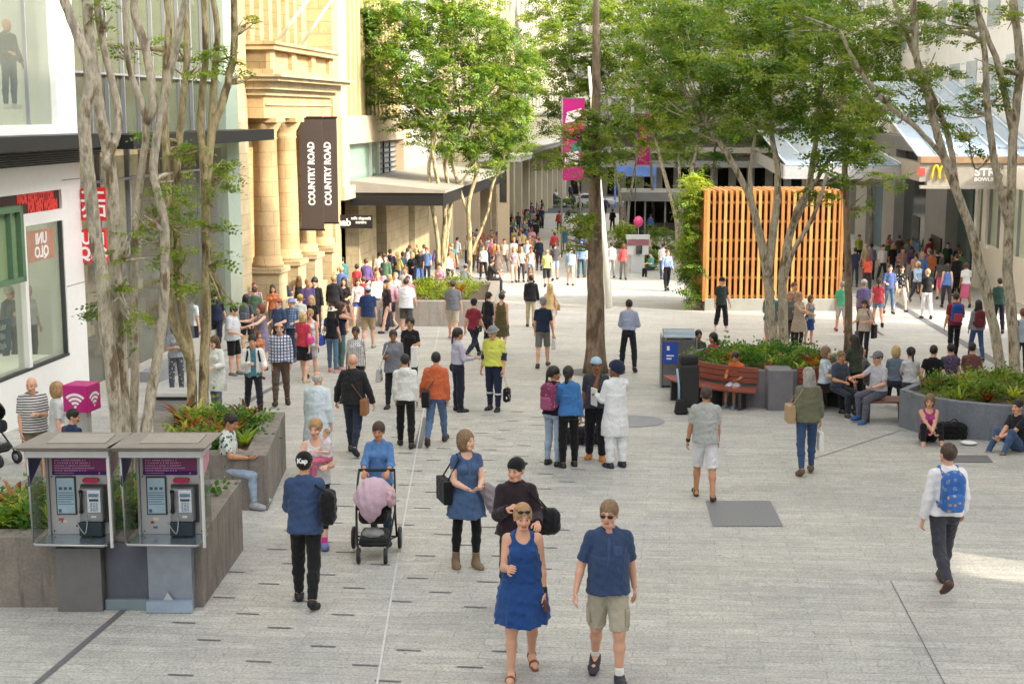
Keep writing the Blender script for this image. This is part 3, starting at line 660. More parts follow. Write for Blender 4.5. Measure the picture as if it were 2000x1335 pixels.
# golden arches sign
bt, zt = atS(1834, 336, sC0-0.02); mb = MB()
for d in (-0.14, 0.14):
    pts = [W3(sC0-0.08, bt+d+0.15*math.cos(a), zt-0.28+0.55*math.sin(a)) for a in [math.pi*i/12 for i in range(13)]]; mb.tube(pts, 0.045, 6)
o = mb.build('golden_arches_sign', mat('sign_yellow', 'f4c21c', 0.4)); tag(o, 'yellow double arch sign on the canopy edge', 'sign')
mb = MB(); mb.sbox(sC0-0.04, sC0-0.01, bt-0.85, bt-0.55, zt-0.15, zt+0.15); tag(mb.build('red_square_sign', mat('dull_red', 'b2483e', 0.5)), 'small red square sign left of the yellow arches', 'sign')
# unseen blocks added outside the frame, gap and heights shaped to shade the street
tb = empty('added_shade_building', (0, 0, 0), 0, 'tall pale building on the right just outside the picture', 'building')
mb = MB(); mb.sbox(-60, 8, BR+0.5, BR+6.5, GB+2, 34); mb.sbox(15.5, 28, BR+0.5, BR+6.5, GB, 24); mb.sbox(28, 43, BR+0.5, BR+6.5, GB, 15); mb.sbox(8, 15.5, BR+0.52, BR+6.48, 10.5, 24); mb.build('wall', M_OFFW, tb)
mb = MB()
for fl in range(6):
    for k in range(14): s_ = -28+k*3.2; mb.sbox(s_, s_+2, BR+0.45, BR+0.6, 1+fl*4, 3.4+fl*4)
mb.build('window', M_DKGL, tb)

# dark cafe kiosk with pale roof between the distant trees
kk = empty('street_kiosk', (0, 0, 0), 0, 'dark open kiosk with a long pale roof between the distant trees', 'kiosk')
sK = 112.0; k0, kz1 = atS(1222, 374, sK); k1, kz0 = atS(1378, 392, sK); kg = gzs(sK, 0)
mb = MB(); mb.sbox(sK-1.2, sK+5, k0-0.5, k1+0.5, kz0, kz1); mb.build('roof', M_GREY, kk)
mb = MB(); mb.sbox(sK+3, sK+3.3, k0, k1, kg-0.2, kz0); mb.sbox(sK, sK+3, k0, k0+0.2, kg-0.2, kz0); mb.sbox(sK, sK+3, k1-0.2, k1, kg-0.2, kz0); mb.build('wall', M_INTD, kk)
mb = MB(); mb.sbox(sK, sK+0.6, k0+0.2, k1-0.2, kg-0.1, kg+0.95); mb.build('counter', M_DGRY, kk)
for i in range(5): b_ = k0+(k1-k0)*i/4; mb = MB(); mb.sbox(sK-0.9, sK-0.75, b_-0.07, b_+0.07, kg-0.1, kz0); mb.build('post', M_GREY, kk)
# ================================================================ foliage tools
def m_leaf(name, c1, c2, c3):
    t = NT(name); at = t.n('Attribute'); at.attribute_name = 'Col'
    g = t.n('SeparateColor'); t.l(at.outputs[0], g.inputs[0])
    col = t.ramp(g.outputs[0], [(0.05, srgb(c1)), (0.5, srgb(c2)), (0.95, srgb(c3))])
    t.set(col, 0.5, 0, 0.35)
    tr = t.n('BsdfTranslucent'); t.l(t.mix(1, col, (1.25, 1.2, 0.55), 'MULTIPLY'), tr.inputs[0]); mx = t.n('MixShader'); mx.inputs[0].default_value = 0.48
    t.l(t.b.outputs[0], mx.inputs[1]); t.l(tr.outputs[0], mx.inputs[2]); t.l(mx.outputs[0], t.out.inputs[0]); return t.m
LEAF_Y = m_leaf('fresh_leaf', '4f6f29', '76913a', 'a3b04c')
LEAF_G = m_leaf('green_leaf', '4a6c2e', '70913c', 'a2b04e')
LEAF_D = m_leaf('dark_leaf', '41682f', '5c8a3c', '8ea44c')
LEAF_R = m_leaf('red_leaf', '5a2a1e', '9a4a26', 'c08a3a')
LEAF_L = m_leaf('lime_leaf', '6b8a2a', '95ad3c', 'c4c855')
def m_bark(name, a, b, c, sc=3.0):
    t = NT(name); v = t.coord('Object', (1, 1, 0.35)); n = t.noise(v, sc, 4, 0.6); n2 = t.noise(v, sc*5, 4, 0.7)
    col = t.ramp(n, [(0.36, srgb(a)), (0.47, srgb(b)), (0.53, srgb(b)), (0.62, srgb(c))])
    col = t.mix(1, col, t.ramp(n2, [(0.3, (0.62, 0.6, 0.58)), (0.65, (1.12, 1.12, 1.12))]), 'MULTIPLY'); t.bump(n2, 0.8, 0.04); return t.set(col, 0.85)
BARK_P = m_bark('mottled_pale_bark', '9a9384', 'cabfa9', '82725a', 5.5)
BARK_Y = m_bark('yellowish_bark', '857655', 'b3a47c', '66573a', 4.5)
BARK_B = m_bark('brown_bark', '7d6a58', '93806b', '655343')
BARK_G = m_bark('grey_bark', '8e8a80', 'a29c90', '6f6a5f')
def leaf_cloud(rng, C, Rv, n, size, spray=7, flat=0.55, droop=0.2):
    """n sprays of small paired leaflets in the ellipsoid C, Rv -> V, F, value"""
    u = rng.normal(size=(n, 3)); u /= np.linalg.norm(u, axis=1)[:, None]
    r = rng.uniform(0.25, 1, n)**(1/2.2)
    p = C+u*r[:, None]*Rv
    nc = max(3, n//16); cid = rng.integers(0, nc, n); cc = p[:nc]; mixk = (rng.uniform(0, 1, n) < 0.75)[:, None]
    p = np.where(mixk, cc[cid]+rng.normal(size=(n, 3))*0.17*np.minimum(Rv, 0.9)*np.array([1, 1, 0.5]), p)+rng.normal(size=(n, 3))*0.05*Rv
    d = rng.normal(size=(n, 3))*np.array([1, 1, flat*0.5])+u*np.array([0.8, 0.8, 0.1]); d[:, 2] -= droop*rng.uniform(0, 1, n); d /= np.linalg.norm(d, axis=1)[:, None]
    up = np.array([0, 0, 1.0])+rng.normal(size=(n, 3))*flat; sd_ = np.cross(d, up); sd_ /= np.linalg.norm(sd_, axis=1)[:, None]; nn = np.cross(sd_, d)
    L = size*rng.uniform(0.55, 1.4, n); cv = rng.uniform(0, 1, nc); val = np.clip(cv[cid]*0.7+rng.uniform(0, 1, n)*0.3, 0, 1)
    Vs = []; vals = []
    for k in range(spray):
        side = 1 if k % 2 else -1
        if k == spray-1: side = 0
        t = (k//2+0.6)/(spray/2)
        base = p+d*(L*1.5*t)[:, None]-nn*(L*0.35*t*t)[:, None]
        ax = (d*0.55+sd_*side*0.9 if side else d); ax = ax/np.linalg.norm(ax, axis=1)[:, None]
        wd = np.cross(ax, nn); l = L*0.62*(1-0.35*t); w = l*0.36
        j = rng.normal(size=(n, 3))*0.05*size
        a = base+j; tip = base+ax*l[:, None]+j-nn*(l*0.15)[:, None]; mid = base+ax*(l*0.5)[:, None]+j
        Vs.append(np.stack([a, mid-wd*w[:, None], tip, mid+wd*w[:, None]], 1)); vals.append(np.clip(val+rng.normal(size=n)*0.12, 0, 1))
    V = np.concatenate(Vs).reshape(-1, 3); vl = np.repeat(np.concatenate(vals), 4)
    F = np.arange(len(V)).reshape(-1, 4); return V, F, vl
def leaves_obj(name, clouds, m, parent):
    V = []; F = []; c = []; o = 0
    for v, f, q in clouds: V.append(v); F.append(f+o); c.append(q); o += len(v)
    V = np.concatenate(V); F = np.concatenate(F); c = np.concatenate(c)
    me = fastmesh(name, V, F, m, smooth=False, col=np.stack([c, c, c], 1)); ob = bpy.data.objects.new(name, me); return link(ob, parent)
def smooth_path(pts, k=5):
    pts = [np.array(p, float) for p in pts]
    if len(pts) < 3: return [Vector(p) for p in pts]
    q = [2*pts[0]-pts[1]]+pts+[2*pts[-1]-pts[-2]]; out = []
    for i in range(1, len(q)-2):
        for j in range(k):
            t = j/k; a, b, c, d = q[i-1], q[i], q[i+1], q[i+2]
            out.append(Vector(0.5*((2*b)+(-a+c)*t+(2*a-5*b+4*c-d)*t*t+(-a+3*b-3*c+d)*t**3)))
    out.append(Vector(pts[-1])); return out
def tree(label, base, stems, clumps, bark, leaf, size=0.17, dens=1.0, seed=1, zoff=0.0, group='trees along the street', twigs=5, lv=7, name='street_tree'):
    """stems: list of ([(px,py,dY)...], r0, r1); clumps: (px,py,rx_px,ry_px,dY)"""
    rng = np.random.default_rng(seed); g = G(*base); Y0 = g.y
    e = empty(name, (0, 0, 0), 0, label, 'tree', group)
    tops = []
    tr = MB()
    for path, r0, r1 in stems:
        pts = smooth_path([P(x, y, Y0+dy) for x, y, dy in path]); n = len(pts)
        pts = [p+Vector(rng.normal(size=3)*(r0*0.07 if r0 < .2 else 0.006)) if 0 < i < n-1 else p for i, p in enumerate(pts)]
        rad = [r0+(r1-r0)*i/(n-1) for i in range(n)]
        if path[0][1] >= base[1]-3: rad[0] *= 1.3; rad[1] *= 1.1
        tr.tube(pts, rad, 12 if r0 > 0.06 else 7); tops.append((pts, rad))
    tr.build('trunk', bark, e)
    br = MB(); cl = []
    allp = [(p, r) for pts, rad in tops for p, r in list(zip(pts, rad))[max(1, len(pts)//3):]]
    for (x, y, rx, ry, dy) in clumps:
        c = P(x, y, Y0+dy); pxm = (Y0+dy)/FPX; Rv = np.array([rx*pxm, 0.5*(rx+ry)*pxm*0.95, ry*pxm])
        if allp:
            cand = [(p, r) for p, r in allp if p.z < c.z-0.2*Rv[2]] or allp
            q, r = min(cand, key=lambda t: (t[0]-c).length)
            for k in range(twigs):
                tgt = c+Vector(rng.normal(size=3)*Rv*0.45) if k else c
                mid = q.lerp(tgt, 0.5)+Vector(rng.normal(size=3)*0.12*Rv.mean())+Vector((0, 0, -0.08*Rv[2]))
                r_ = min(r*0.8, 0.06) if k == 0 else min(r*0.5, 0.028); br.tube(smooth_path([q, mid, tgt], 4), [r_+(0.008-r_)*i/8 for i in range(9)], 5)
        vol = 4.19*Rv[0]*Rv[1]*Rv[2]; area = Rv[0]*Rv[2]*3.14
        n = int(dens*(150*area+26*vol)*(0.17/size)**2); n = max(20, min(n, 9000))
        cl.append(leaf_cloud(rng, np.array(c), Rv, n, size, lv))
    br.build('branches', bark, e)
    if cl: leaves_obj('crown', cl, leaf, e)
    return e
# ================================================================ planters
def onground_h(px, py, h):                  # pixel on a surface h above the ground
    lo, hi = 3.0, 300.0; r = ray(px, py)
    f = lambda y: CAMZ+r.z*y-(gz(y)+h)
    for _ in range(60):
        m = (lo+hi)/2
        if f(m) > 0: lo = m
        else: hi = m
    return P(px, py, lo)
def planter(label, corners, h, wall=0.32, m=M_CONC, soil='5a4a3a', round_=False):
    """corners: world xy list counter clockwise"""
    c = [Vector((p.x, p.y, 0)) for p in corners]; n = len(c); zt = max(gz(p.y) for p in c)+h
    zt = gz(min(p.y for p in c))+h
    e = empty('planter', (0, 0, 0), 0, label, 'planter')
    cen = sum(c, Vector())/n
    inner = []
    for i in range(n):
        a, b, d = c[i-1], c[i], c[(i+1) % n]
        e1 = (b-a).normalized(); e2 = (d-b).normalized(); n1 = Vector((-e1.y, e1.x, 0)); n2 = Vector((-e2.y, e2.x, 0))
        k = (n1+n2); k = k/max(0.3, k.dot(n1)); inner.append(b+k*wall)
    mb = MB(); vs = []
    for p, q in zip(c, inner): vs += [(p.x, p.y, gz(p.y)-0.3), (p.x, p.y, zt), (q.x, q.y, zt), (q.x, q.y, zt-0.35)]
    fs = []
    for i in range(n):
        j = (i+1) % n
        for k in range(3): fs.append((i*4+k, j*4+k, j*4+k+1, i*4+k+1))
    mb.add(vs, fs); w = mb.build('wall', m, e, bevel=0.012)
    mb = MB(); mb.add([(q.x, q.y, zt-0.1) for q in inner], [tuple(range(n))]); mb.build('soil', mat('soil', soil, 0.95, var=0.3, scale=8), e)
    return e, inner, zt
def plants(label, spots, zt, m, seed, size=0.16, name='planter_plants', cat='plants', h=0.25, kind=None):
    rng = np.random.default_rng(seed); cl = []
    for (p, r, hh, n) in spots: cl.append(leaf_cloud(rng, np.array((p.x, p.y, zt+hh*0.3)), np.array((r, r, hh)), n, size, 5, 1.0, -0.5))
    o = leaves_obj(name, cl, m, None); return tag(o, label, cat, kind=kind)
def rosette(mb_v, mb_f, mb_c, c, r, rng, n=14, val=0.5):     # strap leaved plant
    for k in range(n):
        a = rng.uniform(0, 6.28); l = r*rng.uniform(.7, 1.15); up = rng.uniform(.5, 1.3); w = r*0.13
        d = np.array((math.cos(a), math.sin(a), 0)); s_ = np.array((-d[1], d[0], 0))
        prev = None; v_ = float(np.clip(val+rng.normal()*0.2, 0, 1))
        for t in (0, 0.4, 0.75, 1.0):
            q = c+d*l*t+np.array((0, 0, up*r*(t-0.55*t*t)*1.5)); ww = w*(1-t*0.95)*(0.7+t*0.6); o = len(mb_v)
            mb_v += [q-s_*ww, q+s_*ww]; mb_c += [v_, v_]
            if prev is not None: mb_f.append((prev, prev+1, o+1, o))
            prev = o
def strap_plants(label, pts, m, seed, r=0.35, name='strap_leaf_plant', group='strap leaved plants in the planters'):
    rng = np.random.default_rng(seed)
    for i, p in enumerate(pts):
        v, f, c = [], [], []; rosette(v, f, c, np.zeros(3), r*rng.uniform(.8, 1.2), rng, 18, rng.uniform(0.2, 0.9))
        c = np.array(c); me = fastmesh(name, v, f, m, smooth=False, col=np.stack([c]*3, 1)); o = bpy.data.objects.new(name, me); o.location = p; link(o)
        tag(o, label, 'plant', group)
# planter A: behind the telephones
hA = 0.82
A = [onground_h(-160, 1048, hA), onground_h(393, 1048, hA), onground_h(472, 953, hA), onground_h(62, 947, hA)]
eA, inA, zA = planter('low concrete planter wall behind the two public telephones', A, hA)
B = [onground_h(300, 887, hA), onground_h(520, 889, hA), onground_h(557, 820, hA), onground_h(300, 818, hA)]
eB, inB, zB = planter('concrete planter holding the multi stemmed tree and bromeliads', B, hA)
C_ = [onground_h(690, 588, 0.83), onground_h(966, 588, 0.83), onground_h(976, 562, 0.83), onground_h(720, 562, 0.83)]
eC, inC, zC = planter('pale concrete planter around the slender pale stemmed tree', C_, 0.83, m=m_conc('pale_concrete', '9c958c', 'aca398', '8a8074'))
def inside(quad, zt, n, seed, marg=0.08):
    rng = random.Random(seed); out = []
    for _ in range(n):
        u, v = rng.uniform(marg, 1-marg), rng.uniform(marg, 1-marg); a = quad[0].lerp(quad[1], u); b = quad[3].lerp(quad[2], u); p = a.lerp(b, v); out.append(Vector((p.x, p.y, zt-0.08)))
    return out
plants('low mixed green ground cover filling the planter behind the telephones', [(p, 0.35, 0.28, 60) for p in inside(inA, zA, 26, 1)], zA-0.1, LEAF_D, 3, 0.13, kind='stuff', name='ground_cover')
plants('low green ground cover in the planter of the multi stemmed tree', [(p, 0.3, 0.22, 50) for p in inside(inB, zB, 22, 2)], zB-0.1, LEAF_D, 4, 0.13, kind='stuff', name='ground_cover')
plants('lime green ground cover in the pale concrete planter', [(p, 0.4, 0.25, 40) for p in inside(inC, zC, 20, 2)], zC-0.1, LEAF_L, 5, 0.17, kind='stuff', name='ground_cover')
for q_, w_, sd_ in ((inside(inA, zA, 10, 7), 'the planter behind the telephones', 11), (inside(inB, zB, 12, 8), 'the planter of the bushy multi stemmed tree', 13), (inside(inC, zC, 10, 9), 'the pale planter of the slender stems', 14)): strap_plants('lime strap leaved plant in '+w_, q_, LEAF_L, sd_, group='lime plants in '+w_)
for q_, w_, sd_ in ((inside(inA, zA, 7, 17), 'the planter behind the telephones', 12), (inside(inB, zB, 14, 18), 'the planter of the bushy multi stemmed tree', 15), (inside(inC, zC, 14, 19), 'the pale planter of the slender stems', 16)): strap_plants('russet bromeliad in '+w_, q_, LEAF_R, sd_, group='russet bromeliads in '+w_)
# round planter with bench
gD = G(1522, 800); cD = Vector((gD.x, gD.y+1.95, 0)); rD = 1.72
ring = [Vector((cD.x+rD*math.cos(2*math.pi*k/28), cD.y+rD*math.sin(2*math.pi*k/28), 0)) for k in range(28)]
eD, inD, zD = planter('round grey planter ringed by red timber benches under the dark tree', ring, 0.80, 0.14, M_CONCD)
mb = MB(); mb.box(-0.26, 0.26, -0.12, 0.5, -0.1, 0.86, fn=lambda x, y, z: (gD.x+x, gD.y+y, gz(gD.y)+z)); mb.build('end_block', M_CONCD, eD, bevel=0.02)
M_WOOD = mat('red_brown_timber', '8a4a3a', 0.5, var=0.18, scale=4); M_WOOD2 = mat('dull_brown_timber', '7b5548', 0.6, var=0.15, scale=4)
def arc_bench(label, cx, cy, r, a0, a1, zg, m):
    e = empty('timber_bench', (0, 0, 0), 0, label, 'bench', 'curved timber benches')
    def pt(a, rr, z): return (cx+rr*math.cos(a), cy+rr*math.sin(a), z)
    def band(r0, r1, z0, z1, nm, m_, n=14, tilt=0):
        mb = MB(); vs = []
        for i in range(n+1):
            a = a0+(a1-a0)*i/n; vs += [pt(a, r0, z0), pt(a, r1, z0), pt(a, r1+tilt, z1), pt(a, r0+tilt, z1)]
        fs = []
        for i in range(n):
            for k in range(4): fs.append((i*4+k, i*4+(k+1) % 4, i*4+4+(k+1) % 4, i*4+4+k))
        fs += [(0, 3, 2, 1), (n*4, n*4+1, n*4+2, n*4+3)]; mb.add(vs, fs); return mb.build(nm, m_, e)
    for k in range(5): band(r+0.06+k*0.105, r+0.15+k*0.105, zg+0.41, zg+0.45, 'seat_slat', m)
    for k in range(3): band(r+0.02-0.02*k, r+0.06-0.02*k, zg+0.52+k*0.115, zg+0.62+k*0.115, 'back_slat', m)
    n = 4
    for i in range(n):
        a = a0+(a1-a0)*(i+0.5)/n; mb = MB(); v = Vector((math.cos(a), math.sin(a), 0)); t = Vector((-v.y, v.x, 0))
        def fn(x, y, z): q = Vector((cx, cy, 0))+v*(r+x)+t*y; return (q.x, q.y, z)
        mb.box(0.08, 0.5, -0.03, 0.03, zg-0.05, zg+0.41, fn=fn); mb.build('leg', M_DGRY, e)
    return e
zgD = gz(cD.y-1.7)
arc_bench('left curved red timber bench on the round planter where the orange shirted boy sits', cD.x, cD.y, rD, R_(188), R_(256), zgD, M_WOOD)
arc_bench('right curved red timber bench on the round planter behind the long haired blonde', cD.x, cD.y, rD, R_(284), R_(352), zgD, M_WOOD)
plants('dense green ground cover around the dark tree in the round planter', [(Vector((cD.x+math.cos(a)*rr, cD.y+math.sin(a)*rr, 0)), 0.4, 0.22, 60) for a, rr in [(k*0.7, 0.5+0.9*((k*37) % 10)/10) for k in range(24)]], zD-0.1, LEAF_D, 6, 0.14, kind='stuff', name='ground_cover')
rr_ = random.Random(4)
ptsD = [Vector((cD.x+math.cos(a)*q, cD.y+math.sin(a)*q, zD-0.1)) for a, q in [(rr_.uniform(0, 6.28), rr_.uniform(0.5, 1.4)) for _ in range(22)]]
strap_plants('lime strap leaved plant in the round planter', ptsD[:11], LEAF_L, 21, 0.3, group='lime plants in the round planter'); strap_plants('russet bromeliad in the round planter', ptsD[11:], LEAF_R, 22, 0.3, group='russet bromeliads in the round planter')
# grey curved planter on the right
Epix = [(1757, 768), (1800, 779), (1870, 787), (1950, 793), (2120, 800), (2120, 742), (2000, 742), (1930, 741), (1860, 745), (1800, 754)]
E_ = [onground_h(x, y, 0.66) for x, y in Epix]
eE, inE, zE = planter('long grey curved planter wall at the right under the twin trunks', E_, 0.66, 0.14, m_conc('blue_grey_concrete', '70757f', '7f848d', '666a72'))
def in_poly(inn, n, seed):
    r = random.Random(seed); c = sum(inn, Vector())/len(inn); out = []
    for _ in range(n):
        k = r.randrange(len(inn)); p = c.lerp(inn[k].lerp(inn[(k+1) % len(inn)], r.random()), r.uniform(0.1, 0.85)); out.append(p)
    return out
plants('green ground cover in the grey curved planter', [(p, 0.4, 0.2, 70) for p in in_poly(inE, 22, 3)], zE-0.1, LEAF_G, 7, 0.13, kind='stuff', name='ground_cover')
pe = [Vector((p.x, p.y, zE-0.1)) for p in in_poly(inE, 26, 9)]
strap_plants('lime strap leaved plant in the grey curved planter', pe[:16], LEAF_L, 31, 0.3, group='lime plants in the curved planter'); strap_plants('russet bromeliad in the grey curved planter', pe[16:], LEAF_R, 32, 0.3, group='russet bromeliads in the curved planter')
bE = G(1722, 822); e = empty('timber_bench', bE, 0, 'short timber bench at the left end of the grey curved planter', 'bench', 'curved timber benches')
for k in range(5): mb = MB(); mb.box(-0.45, 0.55, -0.25+k*0.12, -0.15+k*0.12, 0.41, 0.45); mb.build('seat_slat', M_WOOD2, e)
for x in (-0.35, 0.4): mb = MB(); mb.box(x, x+0.06, -0.2, 0.3, -0.1, 0.41); mb.build('leg', M_DGRY, e)
# ================================================================ timber pavilion
def pavilion():
    gl, gr = G(1377, 607), G(1637, 607); x0, x1, y0 = gl.x, gr.x, gl.y; zg = gz(y0)
    zb = P(1500, 583, y0).z; zt = P(1500, 374, y0).z; D = 3.2
    e = empty('timber_pavilion', (0, 0, 0), 0, 'slatted timber pavilion on a concrete base with planted side', 'pavilion')
    mb = MB(); mb.box(x0-0.02, x1+0.02, y0, y0+D, zg-0.5, zb); mb.build('base', mat('weathered_base', '8f8f88', 0.85, var=0.12, scale=2), e, bevel=0.02)
    M1 = mat('honey_timber', 'a5703a', 0.5, var=0.22, scale=2.5); M2 = mat('pale_timber', 'b28a4e', 0.5, var=0.18, scale=2.5)
    mb = MB(); mb.box(x0+0.25, x1-0.25, y0+0.9, y0+D-0.2, zb, zt-0.25); mb.build('inner_room', mat('plum_dark_lining', '3a2230', 0.8), e)
    n = 24; pitch = (x1-x0-0.09)/(n-1)
    for i in range(n):
        x = x0+i*pitch; mb = MB(); mb.box(x, x+0.11, y0+0.02, y0+0.16, zb, zt-0.12); 
        mb.box(x, x+0.11, y0+0.05, y0+D-0.1, zt-0.12, zt+0.03); mb.build('slat', M1 if (i*7) % 3 else M2, e)
    for z in np.linspace(zb+0.03, zt-0.45, 6):
        mb = MB(); mb.box(x0+0.02, x1-0.02, y0+0.10, y0+0.22, z, z+0.09); mb.build('rail', M2, e)
    for x in (x0-0.11, x1+0.002): mb = MB(); mb.box(x, x+0.1, y0-0.0, y0+D, zb-0.1, zt+0.02); mb.build('corner_post', M1, e)
    rng = np.random.default_rng(8); cl = []
    for k in range(16): cl.append(leaf_cloud(rng, np.array((x0-0.38+0.15*math.sin(k*2.1), y0+0.5+(k % 4)*0.65, zg+0.5+(k/15)*(zt-zg-0.2))), np.array((0.32, 0.45, 0.45)), 130, 0.17))
    gw = leaves_obj('climbing_plants', cl, LEAF_G, None); tag(gw, 'green wall of climbing plants on the left side of the timber pavilion', 'climbing plant')
    cl = [leaf_cloud(rng, np.array((x0-0.35, y0+0.4, zt+0.1)), np.array((0.35, 0.3, 0.5)), 160, 0.2)]
    tag(leaves_obj('fern', cl, LEAF_L, None), 'bright lime fern at the top corner of the timber pavilion', 'plant')
    return zt, y0
pv_zt, pv_y = pavilion()
# ================================================================ public telephones
M_BSTEEL = mat('booth_grey', '8d8f92', 0.45, metal=0.3, var=0.08, scale=3); M_BPALE = mat('booth_pale', 'b9bbbb', 0.45, metal=0.2, var=0.05); M_TAUPE = mat('booth_roof', '8b837b', 0.6, var=0.1)
M_NAVY = mat('navy_vinyl', '22285a', 0.4); M_PURP = m_int('purple_poster', '5a1f6a', '3a2070', 2.0); M_PURP2 = mat('plum_poster', '7c2466', 0.4, var=0.15, scale=3)
def telephone(px, pyb, label, style):
    rb_ = random.Random(px)
    g = G(px, pyb); e = empty('public_telephone', g, 0, label, 'telephone', 'pair of public telephones'); e.location = g; e.scale = (1.0, 1, 1.08)
    k = 2800/g.y; 
    def bx(nm, m, x0, x1, y0, y1, z0, z1, parent=e, bevel=0.004, **kw):
        mb = MB(); mb.box(x0, x1, y0, y1, z0, z1, **kw); return mb.build(nm, m, parent, bevel=bevel)
    # pedestal
    if style == 0: bx('pedestal', mat('pedestal_grey', '6f6e6e', 0.5, metal=0.2), -0.30, 0.20, 0.0, 0.34, 0.0, 0.68)
    else:
        bx('pedestal', mat('pedestal_blue_grey', '8f97a3', 0.4, metal=0.4), -0.30, 0.19, 0.03, 0.34, 0.0, 0.70); mb = MB(); mb.box(-0.31, 0.2, -0.06, 0.02, 0.01, 0.13, taper=0.0); mb.build('kick_plate', mat('bent_plate', 'a3b4c9', 0.35, metal=0.5), e)
        mb = MB(); mb.add([(-0.13, -0.005, 0.13), (-0.02, -0.005, 0.13), (-0.075, -0.03, 0.22), (-0.09, 0.02, 0.13)], [(0, 1, 2), (0, 2, 3), (1, 3, 2)]); mb.build('torn_flap', M_ALU, e)
        bx('side_cabinet', M_NAVY if False else mat('cabinet_slate', '565a66', 0.6), -0.78, -0.32, 0.12, 0.34, 0.0, 0.70); bx('plinth', mat('plinth_teal', '76868c', 0.5), -0.8, -0.32, 0.06, 0.12, 0.0, 0.11)
    # shelf
    bx('shelf', mat('shelf_steel', 'a4b4c0', 0.2, metal=0.8), -0.46, 0.33, -0.16, 0.3, 0.745, 0.765)
    mb = MB(); mb.tube([(-0.5, -0.1, 0.8), (-0.46, -0.17, 0.765), (0.30, -0.18, 0.755), (0.34, -0.1, 0.78)], 0.014, 8); mb.build('shelf_rim', M_STEEL, e)
    # back board
    bx('back_board', M_BPALE, -0.40, 0.30, 0.24, 0.3, 0.765, 1.745)
    bx('edge_trim', M_STEEL, -0.43, -0.40, 0.20, 0.3, 0.765, 1.745)
    # roof
    mb = MB(); v = [(-0.53, -0.22, 1.745), (0.42, -0.22, 1.745), (0.42, 0.42, 1.745), (-0.53, 0.42, 1.745), (-0.62, -0.30, 1.80), (0.46, -0.30, 1.80), (0.50, 0.48, 1.80), (-0.50, 0.48, 1.80)]
    mb.add(v, [(0, 3, 2, 1), (0, 1, 5, 4), (1, 2, 6, 5), (2, 3, 7, 6), (3, 0, 4, 7), (4, 5, 6, 7)]); rf = mb.build('roof', M_TAUPE, e, bevel=0.01)
    bx('roof_hatch', mat('roof_hatch', '9c958c', 0.5), -0.30, 0.34, -0.1, 0.34, 1.80, 1.812, rf)
    bx('header', M_BPALE, -0.50, 0.40, -0.215, -0.20, 1.68, 1.745); bx('header_side', M_ALU, 0.385, 0.40, -0.2, 0.3, 1.68, 1.745)
    # side glass with posts
    for x, nm in ((-0.49, 'l'), (0.37, 'r')):
        bx('side_glass', M_GLASS, x, x+0.008, -0.15, 0.28, 0.80, 1.68, bevel=0)
        mb = MB(); mb.add([(x-0.002, -0.19, 1.68), (x-0.002, 0.25, 1.68), (x-0.002, 0.25, 1.56), (x-0.002, -0.19, 1.38), (x+0.012, -0.19, 1.68), (x+0.012, 0.25, 1.68), (x+0.012, 0.25, 1.56), (x+0.012, -0.19, 1.38)], [(0, 1, 2, 3), (7, 6, 5, 4), (0, 3, 7, 4), (3, 2, 6, 7), (2, 1, 5, 6), (1, 0, 4, 5)]); mb.build('corner_decal', M_NAVY if nm == 'l' else mat('pink_decal', 'c98a9c', 0.4, var=0.3, scale=8), e)
        mb = MB(); mb.tube([(x+0.004, -0.19, 1.68), (x+0.004, -0.14, 0.77)], 0.012, 6); mb.build('post', M_STEEL, e)
    bx('front_post', M_ALU, 0.375, 0.405, -0.2, -0.16, 0.74, 1.70)
    # poster with small line marks
    po = bx('poster', M_PURP2, -0.36, 0.24, 0.228, 0.238, 1.40, 1.575, bevel=0); bx('poster_band', M_PURP, -0.36, 0.24, 0.222, 0.227, 1.40, 1.44, po, 0)
    rng = random.Random(3); mb = MB()
    for r in range(5):
        x = -0.33; z = 1.555-r*0.027; end = (0.02, 0.07, 0.06, 0.1, 0.02)[r]
        while x < end:
            w = rng.uniform(0.008, 0.016); mb.box(x, x+w, 0.2235, 0.2275, z-0.007, z+0.007); x += w+(0.006 if rng.random() < .8 else 0.016)
    mb.box(-0.33, -0.12, 0.2175, 0.2215, 1.42, 1.425); mb.box(0.16, 0.175, 0.2175, 0.2215, 1.41, 1.43)
    mb.build('poster_print', mat('lilac_print', 'c99ac4', 0.5), po)
    # instruction panel
    ip = bx('instruction_frame', M_DGRY, -0.33, -0.105, 0.218, 0.238, 0.98, 1.385); bx('instruction_card', mat('pale_blue_card', 'a9c4d4', 0.4), -0.315, -0.12, 0.212, 0.217, 0.995, 1.37, ip, 0)
    mb = MB()
    for x in (-0.29, -0.235, -0.18): mb.box(x, x+0.035, 0.208, 0.2115, 1.245, 1.275)
    for z in (1.215, 1.19, 1.17, 1.145, 1.12, 1.095): mb.box(-0.305, -0.13-(0.03 if z == 1.12 else 0), 0.208, 0.2115, z-0.003, z+0.003)
    mb.box(-0.305, -0.27, 0.208, 0.2115, 1.005, 1.04); mb.build('instruction_print', mat('blue_grey_print', '4d6476', 0.5), ip)
    for x, z in ((-0.37, 0.80), (0.27, 0.80), (-0.37, 1.38), (0.27, 1.38), (-0.28, 0.9), (-0.1, 0.88)): mb = MB(); mb.tube([(x, 0.24, z), (x, 0.232, z)], 0.008, 8); mb.build('bolt', M_DGRY, e)
    for c_ in ('d9d4c8', 'c44a3a', '3f6f9c')[:2+style]: x, z = rb_.uniform(-0.33, 0.0), rb_.uniform(0.8, 0.95); bx('sticker', mat('sticker_'+c_, c_, 0.5), x, x+rb_.uniform(.03, .06), 0.2375, 0.2395, z, z+rb_.uniform(.02, .04), bevel=0)
